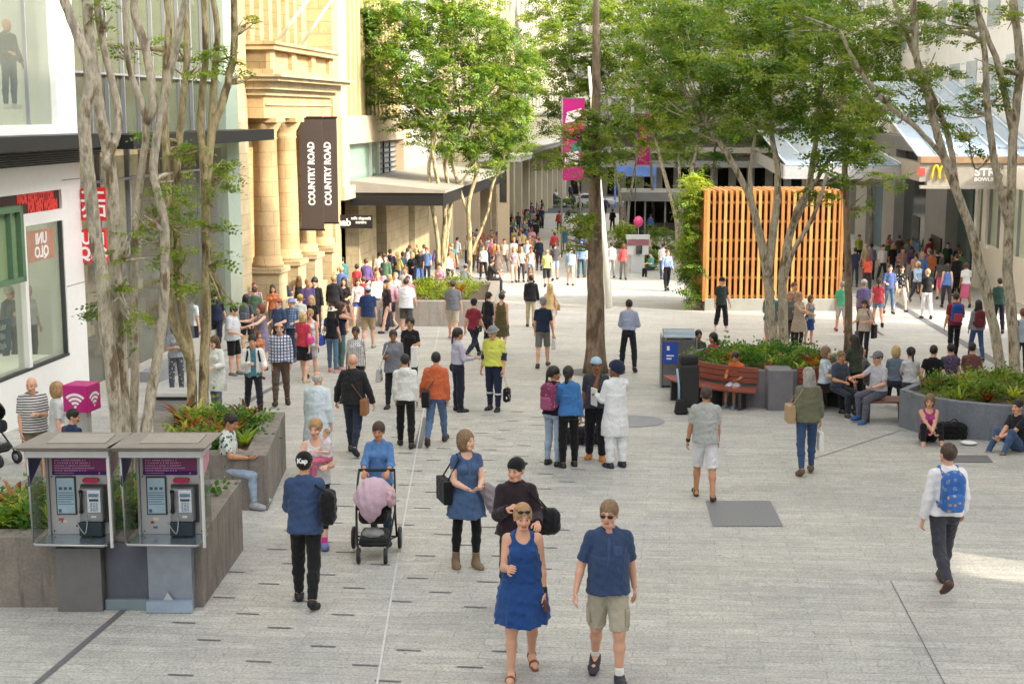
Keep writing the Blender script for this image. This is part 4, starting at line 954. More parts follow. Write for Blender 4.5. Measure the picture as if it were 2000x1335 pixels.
    # lamp, phone
    mb = MB(); pl = [(0.0+0.025*math.cos(a), 1.345+0.025*math.sin(a)) for a in [math.pi/2+math.pi*i/8 for i in range(9)]]+[(0.13+0.025*math.cos(a), 1.345+0.025*math.sin(a)) for a in [-math.pi/2+math.pi*i/8 for i in range(9)]]
    mb.prism(pl, 0.205, 0.238, fn=lambda x, y, z: (x, z, y)); mb.build('lamp', mat('crimson_lens', 'c01a52', 0.25), e)
    ph = bx('phone_body', M_BSTEEL, -0.04, 0.22, 0.10, 0.235, 0.93, 1.285, bevel=0.02)
    bx('phone_back_plate', M_DGRY, -0.05, 0.25, 0.2, 0.239, 0.90, 1.30, ph)
    bx('phone_face', mat('bright_face', 'cfd9e2', 0.2, metal=0.6), 0.055, 0.205, 0.085, 0.10, 1.035, 1.27, ph)
    bx('display', mat('display_blue', '5f7f9c', 0.2), 0.075, 0.185, 0.08, 0.085, 1.20, 1.235, ph, 0); bx('screen', M_DKGL, 0.08, 0.18, 0.079, 0.085, 1.155, 1.18, ph, 0)
    mb = MB()
    for i in range(4):
        for j in range(3): mb.box(0.09+j*0.03, 0.108+j*0.03, 0.078, 0.085, 1.125-i*0.024, 1.14-i*0.024)
    mb.build('keypad', mat('key_grey', '8894a8', 0.4), ph)
    bx('coin_slot', M_ALU, 0.09, 0.15, 0.09, 0.1, 0.975, 1.0, ph, 0.004)
    mb = MB(); mb.tube([(-0.012, 0.09, 1.255), (0.0, 0.055, 1.24), (0.002, 0.05, 1.17), (-0.004, 0.055, 1.06), (-0.014, 0.09, 1.045)], [0.026, 0.02, 0.015, 0.02, 0.026], 10); mb.build('handset', M_BLK, ph)
    bx('phone_base', mat('dark_teal_box', '22343c', 0.5), -0.055, 0.2, 0.11, 0.238, 0.775, 0.925, bevel=0.006)
    pts = [(0.0+0.02*i, 0.07, 1.04-0.9*math.sin(math.pi*i/10*0.5)*0.27-0.0) for i in range(0)]
    mb = MB(); mb.tube(smooth_path([(-0.014, 0.09, 1.04), (-0.05, 0.04, 0.95), (0.03, 0.02, 0.83), (0.05, 0.06, 0.9), (0.04, 0.1, 1.0)], 6), 0.006, 6); mb.build('cord', M_STEEL, ph)
    return e
telephone(166, 1194, 'left public telephone with handset and purple poster under a taupe roof', 0)
telephone(343, 1194, 'right public telephone with bent steel kick plate under a taupe roof', 1)
g = G(1245, 533); e = empty('public_telephone', g, 0, 'distant grey public telephone beside the coral shirted walker', 'telephone')
mb = MB(); mb.box(-0.36, 0.36, -0.1, 0.3, 0.0, 0.95, taper=0.02); mb.build('pedestal', M_BPALE, e); mb = MB(); mb.box(-0.55, 0.55, -0.05, 0.35, 0.95, 1.75); mb.build('back_board', M_ALU, e)
mb = MB(); mb.box(-0.55, 0.55, -0.12, -0.06, 1.45, 1.7); mb.build('header', mat('dull_plum_header', '8a5560', 0.5), e); mb = MB(); mb.box(-0.6, 0.6, -0.15, 0.4, 1.75, 1.95); mb.build('roof', M_BPALE, e)
mb = MB(); mb.box(-0.1, 0.2, -0.2, -0.05, 1.0, 1.4); mb.build('phone_body', M_DKGL, e)
# wifi cube
g = G(170, 985); e = empty('wifi_sign', (g.x, g.y, 0), 0, 'magenta cube sign with white wireless arcs on a pale post', 'sign')
cz = P(168, 774, g.y).z; hw = 0.5*66*g.y/FPX*0.95; off = Vector((0, 0, 0))
def rot(x, y, z, a=R_(-12)): return (x*math.cos(a)-y*math.sin(a), x*math.sin(a)+y*math.cos(a), z)
mb = MB(); mb.box(-hw*0.85, hw*0.85, -hw*0.85, hw*0.85, cz-hw*0.86, cz+hw*0.86, fn=rot); mb.build('cube', M_MAG, e, bevel=0.01)
mb = MB(); mb.box(-0.1, 0.1, -0.07, 0.07, gz(g.y)-0.1, cz-hw*0.86, fn=rot); mb.build('post', M_ALU, e)
def wifi(face):
    mb = MB(); q = hw*0.85+0.004
    for r in (0.28, 0.52, 0.76):
        pts = []; w = 0.075
        a = [R_(45)+R_(90)*i/10 for i in range(11)]
        poly = [(hw*1.1*(r+w)*math.cos(t), hw*1.1*((r+w)*math.sin(t)-0.5)) for t in a]+[(hw*1.1*(r-w)*math.cos(t), hw*1.1*((r-w)*math.sin(t)-0.5)) for t in reversed(a)]
        n = len(poly)
        vs = [(x, z) for x, z in poly]
        fs = [(i, i+1, n-2-i, n-1-i) for i in range(10)]
        mb.add([(rot(x, -q, cz+z) if face == 0 else rot(q, x, cz+z)) for x, z in vs], [tuple(reversed(f)) for f in fs])
    c = [(hw*0.09*math.cos(t), hw*(0.09*math.sin(t)-0.5)) for t in [2*math.pi*i/12 for i in range(12)]]
    mb.add([(rot(x, -q, cz+z) if face == 0 else rot(q, x, cz+z)) for x, z in c], [tuple(range(12))]); mb.build('wireless_symbol', M_WL, e)
wifi(0); wifi(1)
# socket plate on planter A
g = onground_h(30, 1103, 0.35); 
# ================================================================ litter bin
g = G(1325, 757); e = empty('litter_bin', (g.x, g.y, gz(g.y)), R_(-4), 'stainless steel litter bin with curved lid and a blue poster', 'litter bin')
mb = MB(); mb.box(-0.38, 0.38, 0, 0.7, 0.04, 1.12); mb.build('body', mat('bin_steel', '77777a', 0.35, metal=0.5, var=0.1), e, bevel=0.015)
mb = MB(); mb.box(-0.42, -0.385, -0.02, 0.72, 0.0, 1.18); mb.box(0.385, 0.42, -0.02, 0.72, 0.0, 1.15); mb.build('side_panel', M_BSTEEL, e, bevel=0.006)
mb = MB(); mb.box(-0.37, -0.03, -0.02, -0.001, 0.58, 1.06); pb = mb.build('poster', mat('royal_blue_poster', '2a4fae', 0.4), e)
mb = MB(); mb.box(-0.28, -0.22, -0.024, -0.021, 0.88, 0.98); mb.box(-0.29, -0.12, -0.024, -0.021, 0.74, 0.77); mb.box(-0.29, -0.17, -0.024, -0.021, 0.67, 0.70); mb.build('poster_print', M_WL, pb)
mb = MB()
for i in range(8):
    a0, a1 = math.pi*i/8, math.pi*(i+1)/8; mb.add([(-0.36, 0.35-0.42*math.cos(a0), 1.2+0.12*math.sin(a0)), (0.36, 0.35-0.42*math.cos(a0), 1.2+0.12*math.sin(a0)), (0.36, 0.35-0.42*math.cos(a1), 1.2+0.12*math.sin(a1)), (-0.36, 0.35-0.42*math.cos(a1), 1.2+0.12*math.sin(a1))], [(0, 1, 2, 3), (3, 2, 1, 0)])
mb.box(-0.36, 0.36, -0.07, 0.77, 1.18, 1.2); mb.build('lid', mat('lid_pale_blue', 'c3d2dc', 0.25, metal=0.4), e)
for x in (-0.33, 0.29):
    mb = MB(); mb.box(x, x+0.04, 0.0, 0.04, 1.12, 1.18); mb.box(x, x+0.04, 0.62, 0.66, 1.12, 1.18); mb.build('lid_stay', M_STEEL, e)
# luggage stack beside bench
g = G(1345, 808); e = empty('luggage_trolley', g, R_(6), 'tall black luggage stack on wheels beside the grey shirted walker', 'luggage')
mb = MB(); mb.box(-0.18, 0.22, 0, 0.36, 0.12, 1.02); mb.build('lower_case', mat('charcoal_fabric', '2c2e2e', 0.8, bump=0.3), e, bevel=0.05)
mb = MB(); mb.box(-0.17, 0.2, 0.02, 0.32, 1.0, 1.2); mb.build('upper_bag', mat('black_fabric', '222223', 0.85), e, bevel=0.06)
mb = MB(); mb.tube([(-0.2, -0.01, 0.15), (-0.22, -0.02, 0.6), (-0.26, 0, 0.95)], 0.022, 8); mb.build('pale_strap', mat('pale_blue_strap', '9db8d8', 0.6), e)
mb = MB(); mb.box(-0.3, -0.02, -0.12, 0.12, 0.0, 0.32, taper=0.04); mb.build('front_pouch', mat('black_fabric', '222223', 0.85), e, bevel=0.05)
for x in (-0.15, 0.17): mb = MB(); mb.tube([(x, 0.2, 0.07), (x+0.04, 0.2, 0.07)], 0.07, 14); mb.build('wheel', M_BLK, e)
# white mast
g = G(1191, 602); top = P(1150, 130, g.y+0.5); mb = MB(); mb.tube([g+Vector((0, 0, -0.1)), g.lerp(top, 0.3), g.lerp(top, 0.65), top], [0.135, 0.115, 0.08, 0.05], 16); tag(mb.build('white_mast', mat('mast_white', 'dcd9cf', 0.4, var=0.04)), 'tapering white mast leaning behind the straight brown trunk', 'mast')
# pink banners
def banner2(px0, px1, py0, py1, Y, label, blocks):
    a = P(px0, py1, Y); b = P(px1, py0, Y); mb = MB(); mb.box(a.x, b.x, Y, Y+0.05, a.z, b.z); o = mb.build('event_banner', M_MAG); tag(o, label, 'banner')
    mb = MB(); mb.tube([(a.x-0.05, Y, gz(Y)), (a.x-0.05, Y, b.z+0.1)], 0.05, 8); mb.tube([(a.x-0.1, Y, b.z), (b.x, Y, b.z)], 0.03, 6); mb.build('pole', M_GREY, o)
    for (u0, u1, v0, v1, h_) in blocks:
        mb = MB(); X = lambda u: a.x+(b.x-a.x)*u; Z = lambda v: b.z+(a.z-b.z)*v
        pl = [(X(u0), Z(v1)), (X(u1), Z(v1-0.04)), (X(u1-0.06), Z(v0)), (X(u0+0.08), Z(v0+0.05))]; mb.prism(pl, Y-0.02, Y-0.004, fn=lambda x, y, z: (x, z, y)); mb.build('banner_motif', mat('motif_'+h_, h_, 0.5), o)
banner2(1099, 1142, 192, 352, 88, 'large pink and white event banner hanging behind the straight trunk', [(0.1, 0.9, 0.12, 0.3, 'f2e6ea'), (0.15, 0.6, 0.34, 0.52, 'e05a4a'), (0.35, 0.95, 0.5, 0.66, '3f8f86'), (0.05, 0.8, 0.62, 0.84, 'f2e6ea'), (0.5, 0.95, 0.2, 0.42, 'b8324a')])
banner2(1243, 1270, 222, 322, 110, 'crimson event banner half hidden in leaves left of the pavilion', [(0.2, 0.8, 0.15, 0.4, 'd8524a')])
# blue sign strip on the far canopy, balloon
a = P(1200, 345, 150); b = P(1282, 325, 150); mb = MB(); mb.box(a.x, b.x, 150, 150.3, a.z, b.z); mb.box(a.x, a.x+0.2, 150.05, 150.25, gz(150), a.z); mb.box(b.x-0.2, b.x, 150.05, 150.25, gz(150), a.z)
tag(mb.build('street_sign', mat('sky_blue_sign', '6a8fe0', 0.4, var=0.25, scale=0.8)), 'long pale blue sign above the cross street', 'sign')
c = P(1247, 432, 84); mb = MB(); mb.lathe((c.x, c.y, c.z), [(0.02, -0.36), (0.2, -0.25), (0.3, 0), (0.22, 0.2), (0.05, 0.3)], 14); o = mb.build('pink_balloon', mat('hot_pink', 'e8508c', 0.3)); tag(o, 'pink balloon above the distant telephone', 'balloon')
mb = MB(); mb.tube([(c.x, c.y, c.z-0.36), (c.x, c.y, gz(84)+0.0)], 0.012, 4); mb.build('string', M_WL, o)
# red flag sign by the bank
g = G(472, 640); zt = P(472, 552, g.y).z; zb = P(472, 594, g.y).z; mb = MB()
pl = [(0.09*math.sin(math.pi*t)*1.0, zb+(zt-zb)*t) for t in [i/10 for i in range(11)]]; pl = pl+[(-x, z) for x, z in reversed(pl[1:-1])]
mb.prism(pl, g.y-0.02, g.y+0.02, fn=lambda x, y, z: (g.x+x, z, y)); o = mb.build('red_blade_sign', M_RED); tag(o, 'narrow red leaf shaped sign on a stand by the bank corner', 'sign')
mb = MB(); mb.tube([(g.x, g.y+0.03, gz(g.y)), (g.x, g.y+0.03, zb+0.1)], 0.02, 6); mb.build('pole', M_GREY, o)
# handrail and plate
g = G(1892, 868); mb = MB(); mb.lathe((g.x, g.y, gz(g.y)), [(0.07, 0.005), (0.13, 0.03), (0.15, 0.05), (0.13, 0.045), (0.06, 0.02)], 18); tag(mb.build('paper_plate', M_WL), 'white plate lying on the ground by the curved planter', 'plate')
# low grey box behind the tree (covered bench)
g = G(333, 822); e = empty('covered_crate', g, 0, 'pale topped grey box standing between the left trunks', 'box')
mb = MB(); mb.box(-0.35, 0.38, 0, 0.5, 0, 0.42); mb.build('box_body', M_GREY, e, bevel=0.02); mb = MB(); mb.box(-0.4, 0.42, -0.05, 0.55, 0.5, 0.58); mb.build('lid', M_ALU, e, bevel=0.01); mb = MB(); mb.box(-0.33, 0.35, 0.03, 0.45, 0.42, 0.5); mb.build('gap_strip', M_BLK, e)
# ================================================================ cars on the cross street
def car(px, py, yaw, colr, label):
    g = G(px, py); g = Vector((g.x, 150.0, gz(150))) if True else g
    g.x = P(px, py, 150).x
    e = empty('parked_car', g, yaw, label, 'car', 'cars on the cross street')
    m = mat('car_paint_'+colr, colr, 0.25, metal=0.3, var=0.02)
    prof = [(-2.2, 0.35), (2.2, 0.35), (2.25, 0.7), (1.9, 0.88), (1.1, 0.95), (0.45, 1.42), (-1.1, 1.45), (-1.85, 1.0), (-2.2, 0.95)]
    mb = MB(); mb.prism(prof, -0.85, 0.85, fn=lambda x, y, z: (x, z, y)); mb.build('body', m, e, bevel=0.06)
    mb = MB(); mb.prism([(0.95, 0.97), (0.4, 1.36), (-1.05, 1.38), (-1.65, 1.0)], -0.87, 0.87, fn=lambda x, y, z: (x, z, y)); mb.build('side_window', M_DKGL, e)
    for x in (-1.35, 1.4):
        for y in (-0.8, 0.8): 
            mb = MB(); mb.tube([(x, y-0.1, 0.32), (x, y+0.1, 0.32)], 0.32, 16); w = mb.build('wheel', M_BLK, e); mb = MB(); mb.tube([(x, y-0.11, 0.32), (x, y+0.11, 0.32)], 0.18, 10); mb.build('rim', M_STEEL, w)
    for y in (-0.6, 0.6): mb = MB(); mb.box(2.18, 2.26, y-0.15, y+0.15, 0.62, 0.76); mb.build('headlight', M_WL, e)
    return e
car(1158, 388, 0, 'c9ccd4', 'silver hatchback on the cross street left of the trunk')
car(1075, 390, 0, '3c4048', 'dark car on the cross street behind the far crowd')
# ================================================================ trees
tree('tall multi trunked tree with mottled pale bark rising behind the telephones', (245, 1012),
     [([(245, 1012, 0), (232, 850, 0), (205, 600, -.1), (182, 420, -.2), (165, 250, -.3), (175, 140, -.3), (140, 40, -.3), (112, -40, -.3)], 0.11, 0.065),
      ([(248, 1010, .15), (240, 800, .2), (228, 560, .3), (215, 330, .3), (192, 200, .3), (178, 80, .3), (160, -40, .3)], 0.105, 0.07),
      ([(262, 1008, .1), (290, 800, .4), (318, 620, .6), (322, 450, .7), (300, 330, .7), (320, 200, .8), (345, 80, .8), (370, -30, .8)], 0.085, 0.048),
      ([(250, 1010, .3), (262, 780, .6), (262, 560, .7), (268, 400, .8), (285, 240, .8), (250, 120, .8), (245, -30, .8)], 0.07, 0.04),
      ([(285, 240, .8), (300, 200, .8), (285, 100, .9), (262, 20, .9), (268, -30, .9)], 0.07, 0.05),
      ([(205, 330, .1), (232, 230, .4), (195, 60, .5), (190, -30, .5)], 0.06, 0.045)],
     [(205, 30, 25, 30, .4), (235, 95, 30, 18, 1), (230, 560, 30, 40, -.4), (262, 640, 26, 45, .1), (250, 470, 30, 45, .3), (300, 430, 40, 60, .5), (335, 340, 45, 50, 1.0), (180, 600, 14, 30, .5)],
     BARK_P, LEAF_Y, 0.12, 0.30, 1, twigs=6)
tree('bushy multi stemmed tree with yellowish bark in the second planter', (385, 850),
     [([(378, 858, 0), (372, 700, 0), (350, 560, .1), (345, 400, .2), (352, 250, .2), (365, 120, .2), (362, -30, .2)], 0.10, 0.05),
      ([(395, 858, .1), (400, 700, .2), (402, 520, .3), (400, 360, .3), (392, 230, .3), (402, 100, .3), (395, -30, .3)], 0.105, 0.05),
      ([(402, 400, .3), (412, 270, .4), (440, 180, .5), (458, 90, .6), (455, -30, .6)], 0.09, 0.06),
      ([(412, 270, .4), (418, 160, .5), (425, 60, .6), (412, -30, .6)], 0.07, 0.05),
      ([(370, 700, 0), (335, 610, -.2), (330, 470, -.2), (325, 330, -.2), (322, 180, -.2), (330, 50, -.2), (320, -30, -.2)], 0.09, 0.06)],
     [(385, 130, 50, 35, 0), (430, 110, 40, 28, .5), (330, 100, 35, 30, .3), (480, 45, 30, 14, 1), (470, 145, 30, 12, 1), (375, 290, 40, 26, -.3), (400, 350, 50, 40, 0), (350, 420, 50, 45, -.4), (410, 440, 40, 40, .2), (345, 520, 45, 45, -.3), (385, 560, 45, 30, -.3), (430, 500, 30, 22, .5), (320, 480, 30, 40, .2), (440, 590, 24, 14, .4), (300, 270, 25, 15, .1), (448, 330, 24, 25, .6), (200, 90, 25, 14, .5), (300, 610, 20, 15, 0)],
     BARK_Y, LEAF_Y, 0.13, 0.45, 2)
tree('spreading tree with many slender pale stems in the pale planter', (860, 572),
     [([(858, 575, 0), (866, 480, 0), (868, 400, -.3), (850, 330, -.6), (846, 260, -.8), (880, 200, -1)], 0.12, 0.05),
      ([(862, 575, .2), (872, 470, .3), (880, 390, .5), (868, 320, .4), (880, 260, .6), (800, 190, .8)], 0.10, 0.045),
      ([(855, 575, -.2), (856, 480, -.2), (842, 390, -.3), (838, 320, -.5), (850, 260, -.9), (790, 180, -1.2)], 0.10, 0.045),
      ([(915, 572, .4), (918, 480, .5), (915, 400, .5), (930, 330, .6), (905, 290, .7), (940, 200, .8)], 0.12, 0.045),
      ([(918, 500, .5), (950, 420, .6), (962, 360, .7), (985, 300, .7), (960, 220, .5)], 0.08, 0.035),
      ([(915, 420, .5), (895, 360, .6), (880, 300, .6), (900, 240, .6), (880, 120, .6)], 0.07, 0.035),
      ([(872, 420, .2), (905, 350, .4), (935, 300, .4), (930, 200, .5)], 0.06, 0.03)],
     [(770, 60, 75, 60, 0), (850, 40, 80, 60, .5), (930, 70, 80, 55, 0), (990, 110, 60, 55, .5), (740, 130, 45, 45, 0), (810, 130, 75, 60, -.8), (890, 150, 80, 60, -.6), (960, 180, 70, 60, .2), (1010, 180, 45, 45, 1), (790, 205, 45, 34, .3), (850, 230, 60, 40, -.5), (920, 250, 60, 40, .2), (985, 240, 50, 45, .8), (830, 180, 45, 35, -1), (950, 310, 45, 35, .8), (725, 60, 38, 22, 0), (1000, 280, 38, 30, 1.2), (890, 295, 40, 25, 0), (715, 110, 25, 14, 0), (770, 240, 28, 16, 0), (700, 75, 28, 16, 0), (740, 20, 50, 30, 0), (1030, 130, 34, 40, 1), (1020, 230, 30, 34, 1), (900, 20, 80, 30, 1), (830, 270, 40, 24, -.3), (960, 280, 40, 26, .5), (735, 185, 34, 20, 0)],
     BARK_Y, LEAF_G, 0.21, 1.1, 3)
# tall straight trunk with tufts
tree('tall straight brown trunk standing alone in the middle of the mall', (1163, 728),
     [([(1163, 728, 0), (1163, 600, 0), (1162, 480, 0), (1162, 350, 0), (1164, 180, 0), (1165, -20, 0)], 0.255, 0.07)],
     [(1150, 260, 50, 40, -.6), (1132, 305, 42, 30, -.8), (1188, 290, 36, 34, -.4), (1150, 215, 34, 30, -.5), (1112, 270, 24, 24, -.8), (1175, 335, 28, 20, -.5), (1140, 335, 36, 16, -.8), (1130, 440, 34, 30, -.6), (1118, 478, 20, 22, -.5), (1150, 415, 20, 20, -.5), (1105, 310, 20, 14, -.8)], BARK_B, LEAF_Y, 0.16, 0.7, 4)
tree('dark leaved tree with forked pale trunks in the round planter', (1522, 735),
     [([(1512, 742, 0), (1508, 640, 0), (1496, 520, -.1), (1480, 440, -.2), (1462, 380, -.3), (1420, 300, -.5), (1380, 240, -.6)], 0.14, 0.05),
      ([(1532, 742, .2), (1530, 640, .2), (1528, 540, .3), (1545, 450, .4), (1575, 380, .5), (1590, 300, .6), (1600, 200, .6)], 0.135, 0.055),
      ([(1500, 540, -.1), (1512, 440, 0), (1520, 350, 0), (1508, 270, 0), (1500, 180, 0)], 0.11, 0.05),
      ([(1545, 450, .4), (1560, 400, .2), (1590, 360, .2), (1625, 300, .3)], 0.07, 0.04),
      ([(1528, 560, .3), (1550, 490, 0), (1590, 420, -.2), (1615, 340, -.3)], 0.07, 0.04),
      ([(1470, 400, -.2), (1465, 340, 0), (1475, 260, 0)], 0.06, 0.035)],
     [(1340, 60, 80, 60, 0), (1430, 40, 80, 60, 1), (1520, 60, 75, 60, .5), (1600, 60, 70, 60, 0), (1300, 130, 60, 50, 0), (1380, 140, 80, 55, -1), (1460, 150, 75, 55, -1), (1540, 160, 70, 60, -.5), (1620, 150, 60, 60, 0), (1330, 210, 50, 38, 0), (1410, 215, 65, 45, -.8), (1490, 230, 60, 40, 0), (1570, 240, 60, 45, 0), (1640, 230, 60, 50, .5), (1700, 190, 50, 45, 1), (1370, 260, 35, 24, -.5), (1640, 300, 40, 30, .3), (1590, 320, 34, 20, 0), (1680, 280, 45, 35, .8), (1250, 80, 45, 45, 1), (1590, 385, 28, 26, .2), (1640, 350, 22, 15, .3)],
     BARK_P, LEAF_G, 0.165, 1.0, 5)
tree('slim straight trunked tree to the right of the timber pavilion', (1657, 690),
     [([(1657, 690, 0), (1657, 560, 0), (1654, 430, 0), (1650, 340, 0), (1645, 220, 0), (1640, 100, 0)], 0.115, 0.06)],
     [(1690, 345, 45, 18, 0), (1740, 350, 40, 16, -.5), (1680, 400, 22, 18, .2), (1670, 300, 35, 30, 0), (1720, 300, 30, 22, .3), (1680, 230, 40, 40, 0), (1640, 170, 40, 40, .5)], BARK_B, LEAF_Y, 0.15, 0.7, 6)
tree('large twin trunked tree leaning over the right planter', (1968, 765),
     [([(1962, 770, 0), (1945, 660, -.1), (1920, 540, -.2), (1890, 430, -.3), (1845, 310, -.4), (1815, 200, -.5), (1790, 110, -.5), (1785, -20, -.5)], 0.125, 0.065),
      ([(1985, 770, .2), (1978, 640, .3), (1968, 500, .4), (1975, 380, .4), (1980, 250, .5), (1992, 120, .6), (1975, -20, .6)], 0.13, 0.085),
      ([(1845, 310, -.4), (1790, 250, -.8), (1730, 200, -1), (1675, 130, -1.2), (1640, 60, -1.3)], 0.06, 0.04),
      ([(1870, 380, -.3), (1850, 260, 0), (1800, 140, 0), (1760, 40, .2), (1740, -20, .2)], 0.07, 0.05),
      ([(1972, 450, .4), (1945, 330, .2), (1928, 200, .1), (1920, 80, .1), (1900, -20, .1)], 0.10, 0.05),
      ([(1978, 260, .5), (1950, 130, .3), (1920, 50, .3), (1900, -20, .3)], 0.08, 0.05),
      ([(1940, 300, .2), (1905, 330, .2), (1890, 260, 0)], 0.03, 0.02)],
     [(1660, 60, 60, 45, -1), (1730, 40, 60, 50, -.5), (1800, 50, 50, 50, 0), (1640, 120, 50, 35, -1), (1710, 110, 60, 40, -.8), (1780, 150, 50, 34, -.6), (1850, 40, 40, 40, .2), (1740, 170, 55, 28, -.8), (1810, 195, 50, 22, -.4), (1850, 230, 45, 26, -.2), (1780, 225, 45, 20, -.5), (1920, 160, 45, 28, .3), (1950, 130, 35, 22, .5), (1880, 200, 35, 25, .3), (1890, 260, 30, 14, .3), (1560, 30, 45, 35, -1.2), (1900, 290, 22, 18, 0), (1870, 265, 25, 10, 0), (1960, 30, 35, 25, .5), (1840, 130, 40, 25, 0), (1890, 60, 35, 30, .2), (1950, 190, 30, 20, .3), (1830, 10, 50, 25, 0), (1690, 200, 40, 25, -1)],
     BARK_P, LEAF_Y, 0.14, 0.6, 7)
# background trees
bgt = [((1330, 505), [([(1325, 508, 0), (1322, 430, 0), (1300, 350, 0), (1280, 270, 0)], .2, .08), ([(1335, 508, .3), (1332, 420, .4), (1350, 340, .5), (1370, 250, .5)], .18, .08), ([(1328, 508, .1), (1328, 400, .1), (1325, 280, .2)], .15, .07)],
        [(1290, 100, 90, 70, 0), (1380, 80, 90, 70, 1), (1260, 200, 80, 60, 0), (1340, 220, 80, 50, 0), (1430, 180, 80, 60, 1), (1300, 290, 50, 25, 0), (1400, 260, 60, 25, 0)], BARK_P, LEAF_G, 'multi stemmed tree behind the timber pavilion with grey bark'),
       ((1215, 470), [([(1212, 472, 0), (1212, 400, 0), (1200, 320, 0), (1190, 240, 0)], .16, .07), ([(1222, 472, 0), (1230, 390, 0), (1245, 300, 0)], .14, .06)],
        [(1180, 60, 90, 60, 0), (1210, 150, 80, 55, 0), (1130, 130, 70, 60, 1), (1180, 230, 60, 40, 0), (1240, 260, 60, 34, 0), (1110, 210, 50, 34, 0), (1220, 300, 40, 18, 0)], BARK_G, LEAF_Y, 'leafy tree just right of the white mast in the distance'),
       ((1275, 455), [([(1275, 458, 0), (1275, 380, 0), (1270, 300, 0), (1262, 200, 0)], .17, .07)],
        [(1250, 20, 90, 50, 0), (1340, 10, 90, 45, 0), (1180, 0, 90, 40, 0), (1080, 20, 60, 40, 0), (1290, 240, 60, 30, 0), (1050, 60, 40, 50, 0), (1320, 300, 50, 24, 0), (1220, 350, 30, 16, 0)], BARK_G, LEAF_Y, 'tall thin trunked tree near the cross street'),
       ((1135, 470), [([(1135, 472, 0), (1132, 380, 0), (1120, 300, 0)], .12, .05)],
        [(1090, 80, 55, 50, 0), (1070, 150, 40, 55, 0), (1100, 250, 50, 34, 0), (1150, 300, 38, 22, 0), (1075, 310, 30, 22, 0), (1130, 440, 30, 34, 0), (1110, 400, 18, 22, 0)], BARK_G, LEAF_G, 'small leafy tree beside the far crowd'),
       ((1385, 500), [([(1385, 500, 0), (1388, 380, 0), (1400, 260, 0)], .14, .06)],
        [(1460, 30, 90, 50, 0), (1560, 20, 90, 50, 0), (1500, 110, 80, 50, 0), (1440, 260, 60, 26, 0), (1520, 250, 60, 36, 0), (1400, 310, 40, 20, 0), (1560, 300, 40, 24, 0)], BARK_G, LEAF_D, 'dark tree rising behind the middle of the pavilion'),
       ((1700, 480), [([(1700, 482, 0), (1702, 380, 0), (1690, 280, 0)], .15, .06)],
        [(1680, 60, 80, 60, 0), (1620, 20, 80, 40, 0), (1700, 160, 70, 60, 0), (1760, 110, 60, 50, 0), (1610, 230, 60, 50, 0), (1690, 270, 60, 30, 0), (1820, 60, 60, 40, 0), (1790, 170, 50, 34, 0), (1850, 130, 40, 34, 0)], BARK_G, LEAF_Y, 'leafy tree standing by the right arcade')]
for i, (b_, st_, cl_, bk_, lf_, lab) in enumerate(bgt): tree(lab, b_, st_, cl_, bk_, lf_, 0.36, 0.75, 40+i, twigs=3)
# shrubs under the distant trees
for i, (x, y, r) in enumerate(((1215, 462, 26), (1290, 470, 32), (1345, 485, 24), (1265, 505, 20))):
    g = G(x, y+22); rng = np.random.default_rng(60+i); k = g.y/FPX; o = leaves_obj('shrub', [leaf_cloud(rng, np.array(P(x, y, g.y)), np.array((r*k, r*k, r*k)), 260, 0.3)], (LEAF_L, LEAF_G)[i % 2], None)
    tag(o, ('lime shrub left of the distant telephone', 'green shrub behind the distant telephone', 'yellow green shrub beside the grey trunks', 'small green shrub at the foot of the distant telephone')[i], 'shrub')
# ================================================================ figures: smooth-blended bodies meshed from distance fields
def s_min(a, b, k):
    h = np.clip(0.5+0.5*(b-a)/k, 0, 1); return b+(a-b)*h-k*h*(1-h)
def rcone(p, a, b, ra, rb):
    a = np.asarray(a, np.float32); b = np.asarray(b, np.float32); ab = b-a; L = float(ab@ab)+1e-9
    t = np.clip(((p-a)@ab)/L, 0, 1)
    q = p-a-t[:, None]*ab; return np.sqrt((q*q).sum(1))-(ra+(rb-ra)*t)
def ell(p, c, r):
    r = np.asarray(r, np.float32); q = (p-np.asarray(c, np.float32)); k0 = np.sqrt(((q/r)**2).sum(1)); k1 = np.sqrt(((q/(r*r))**2).sum(1))+1e-9
    return k0*(k0-1)/k1
def rbox(p, c, h, r):
    q = np.abs(p-np.asarray(c, np.float32))-(np.asarray(h, np.float32)-r)
    return np.sqrt((np.maximum(q, 0)**2).sum(1))+np.minimum(q.max(1), 0)-r
_E = [((0, 0, 0), (1, 0, 0)), ((0, 1, 0), (1, 1, 0)), ((0, 0, 1), (1, 0, 1)), ((0, 1, 1), (1, 1, 1)),
      ((0, 0, 0), (0, 1, 0)), ((1, 0, 0), (1, 1, 0)), ((0, 0, 1), (0, 1, 1)), ((1, 0, 1), (1, 1, 1)),
      ((0, 0, 0), (0, 0, 1)), ((1, 0, 0), (1, 0, 1)), ((0, 1, 0), (0, 1, 1)), ((1, 1, 0), (1, 1, 1))]
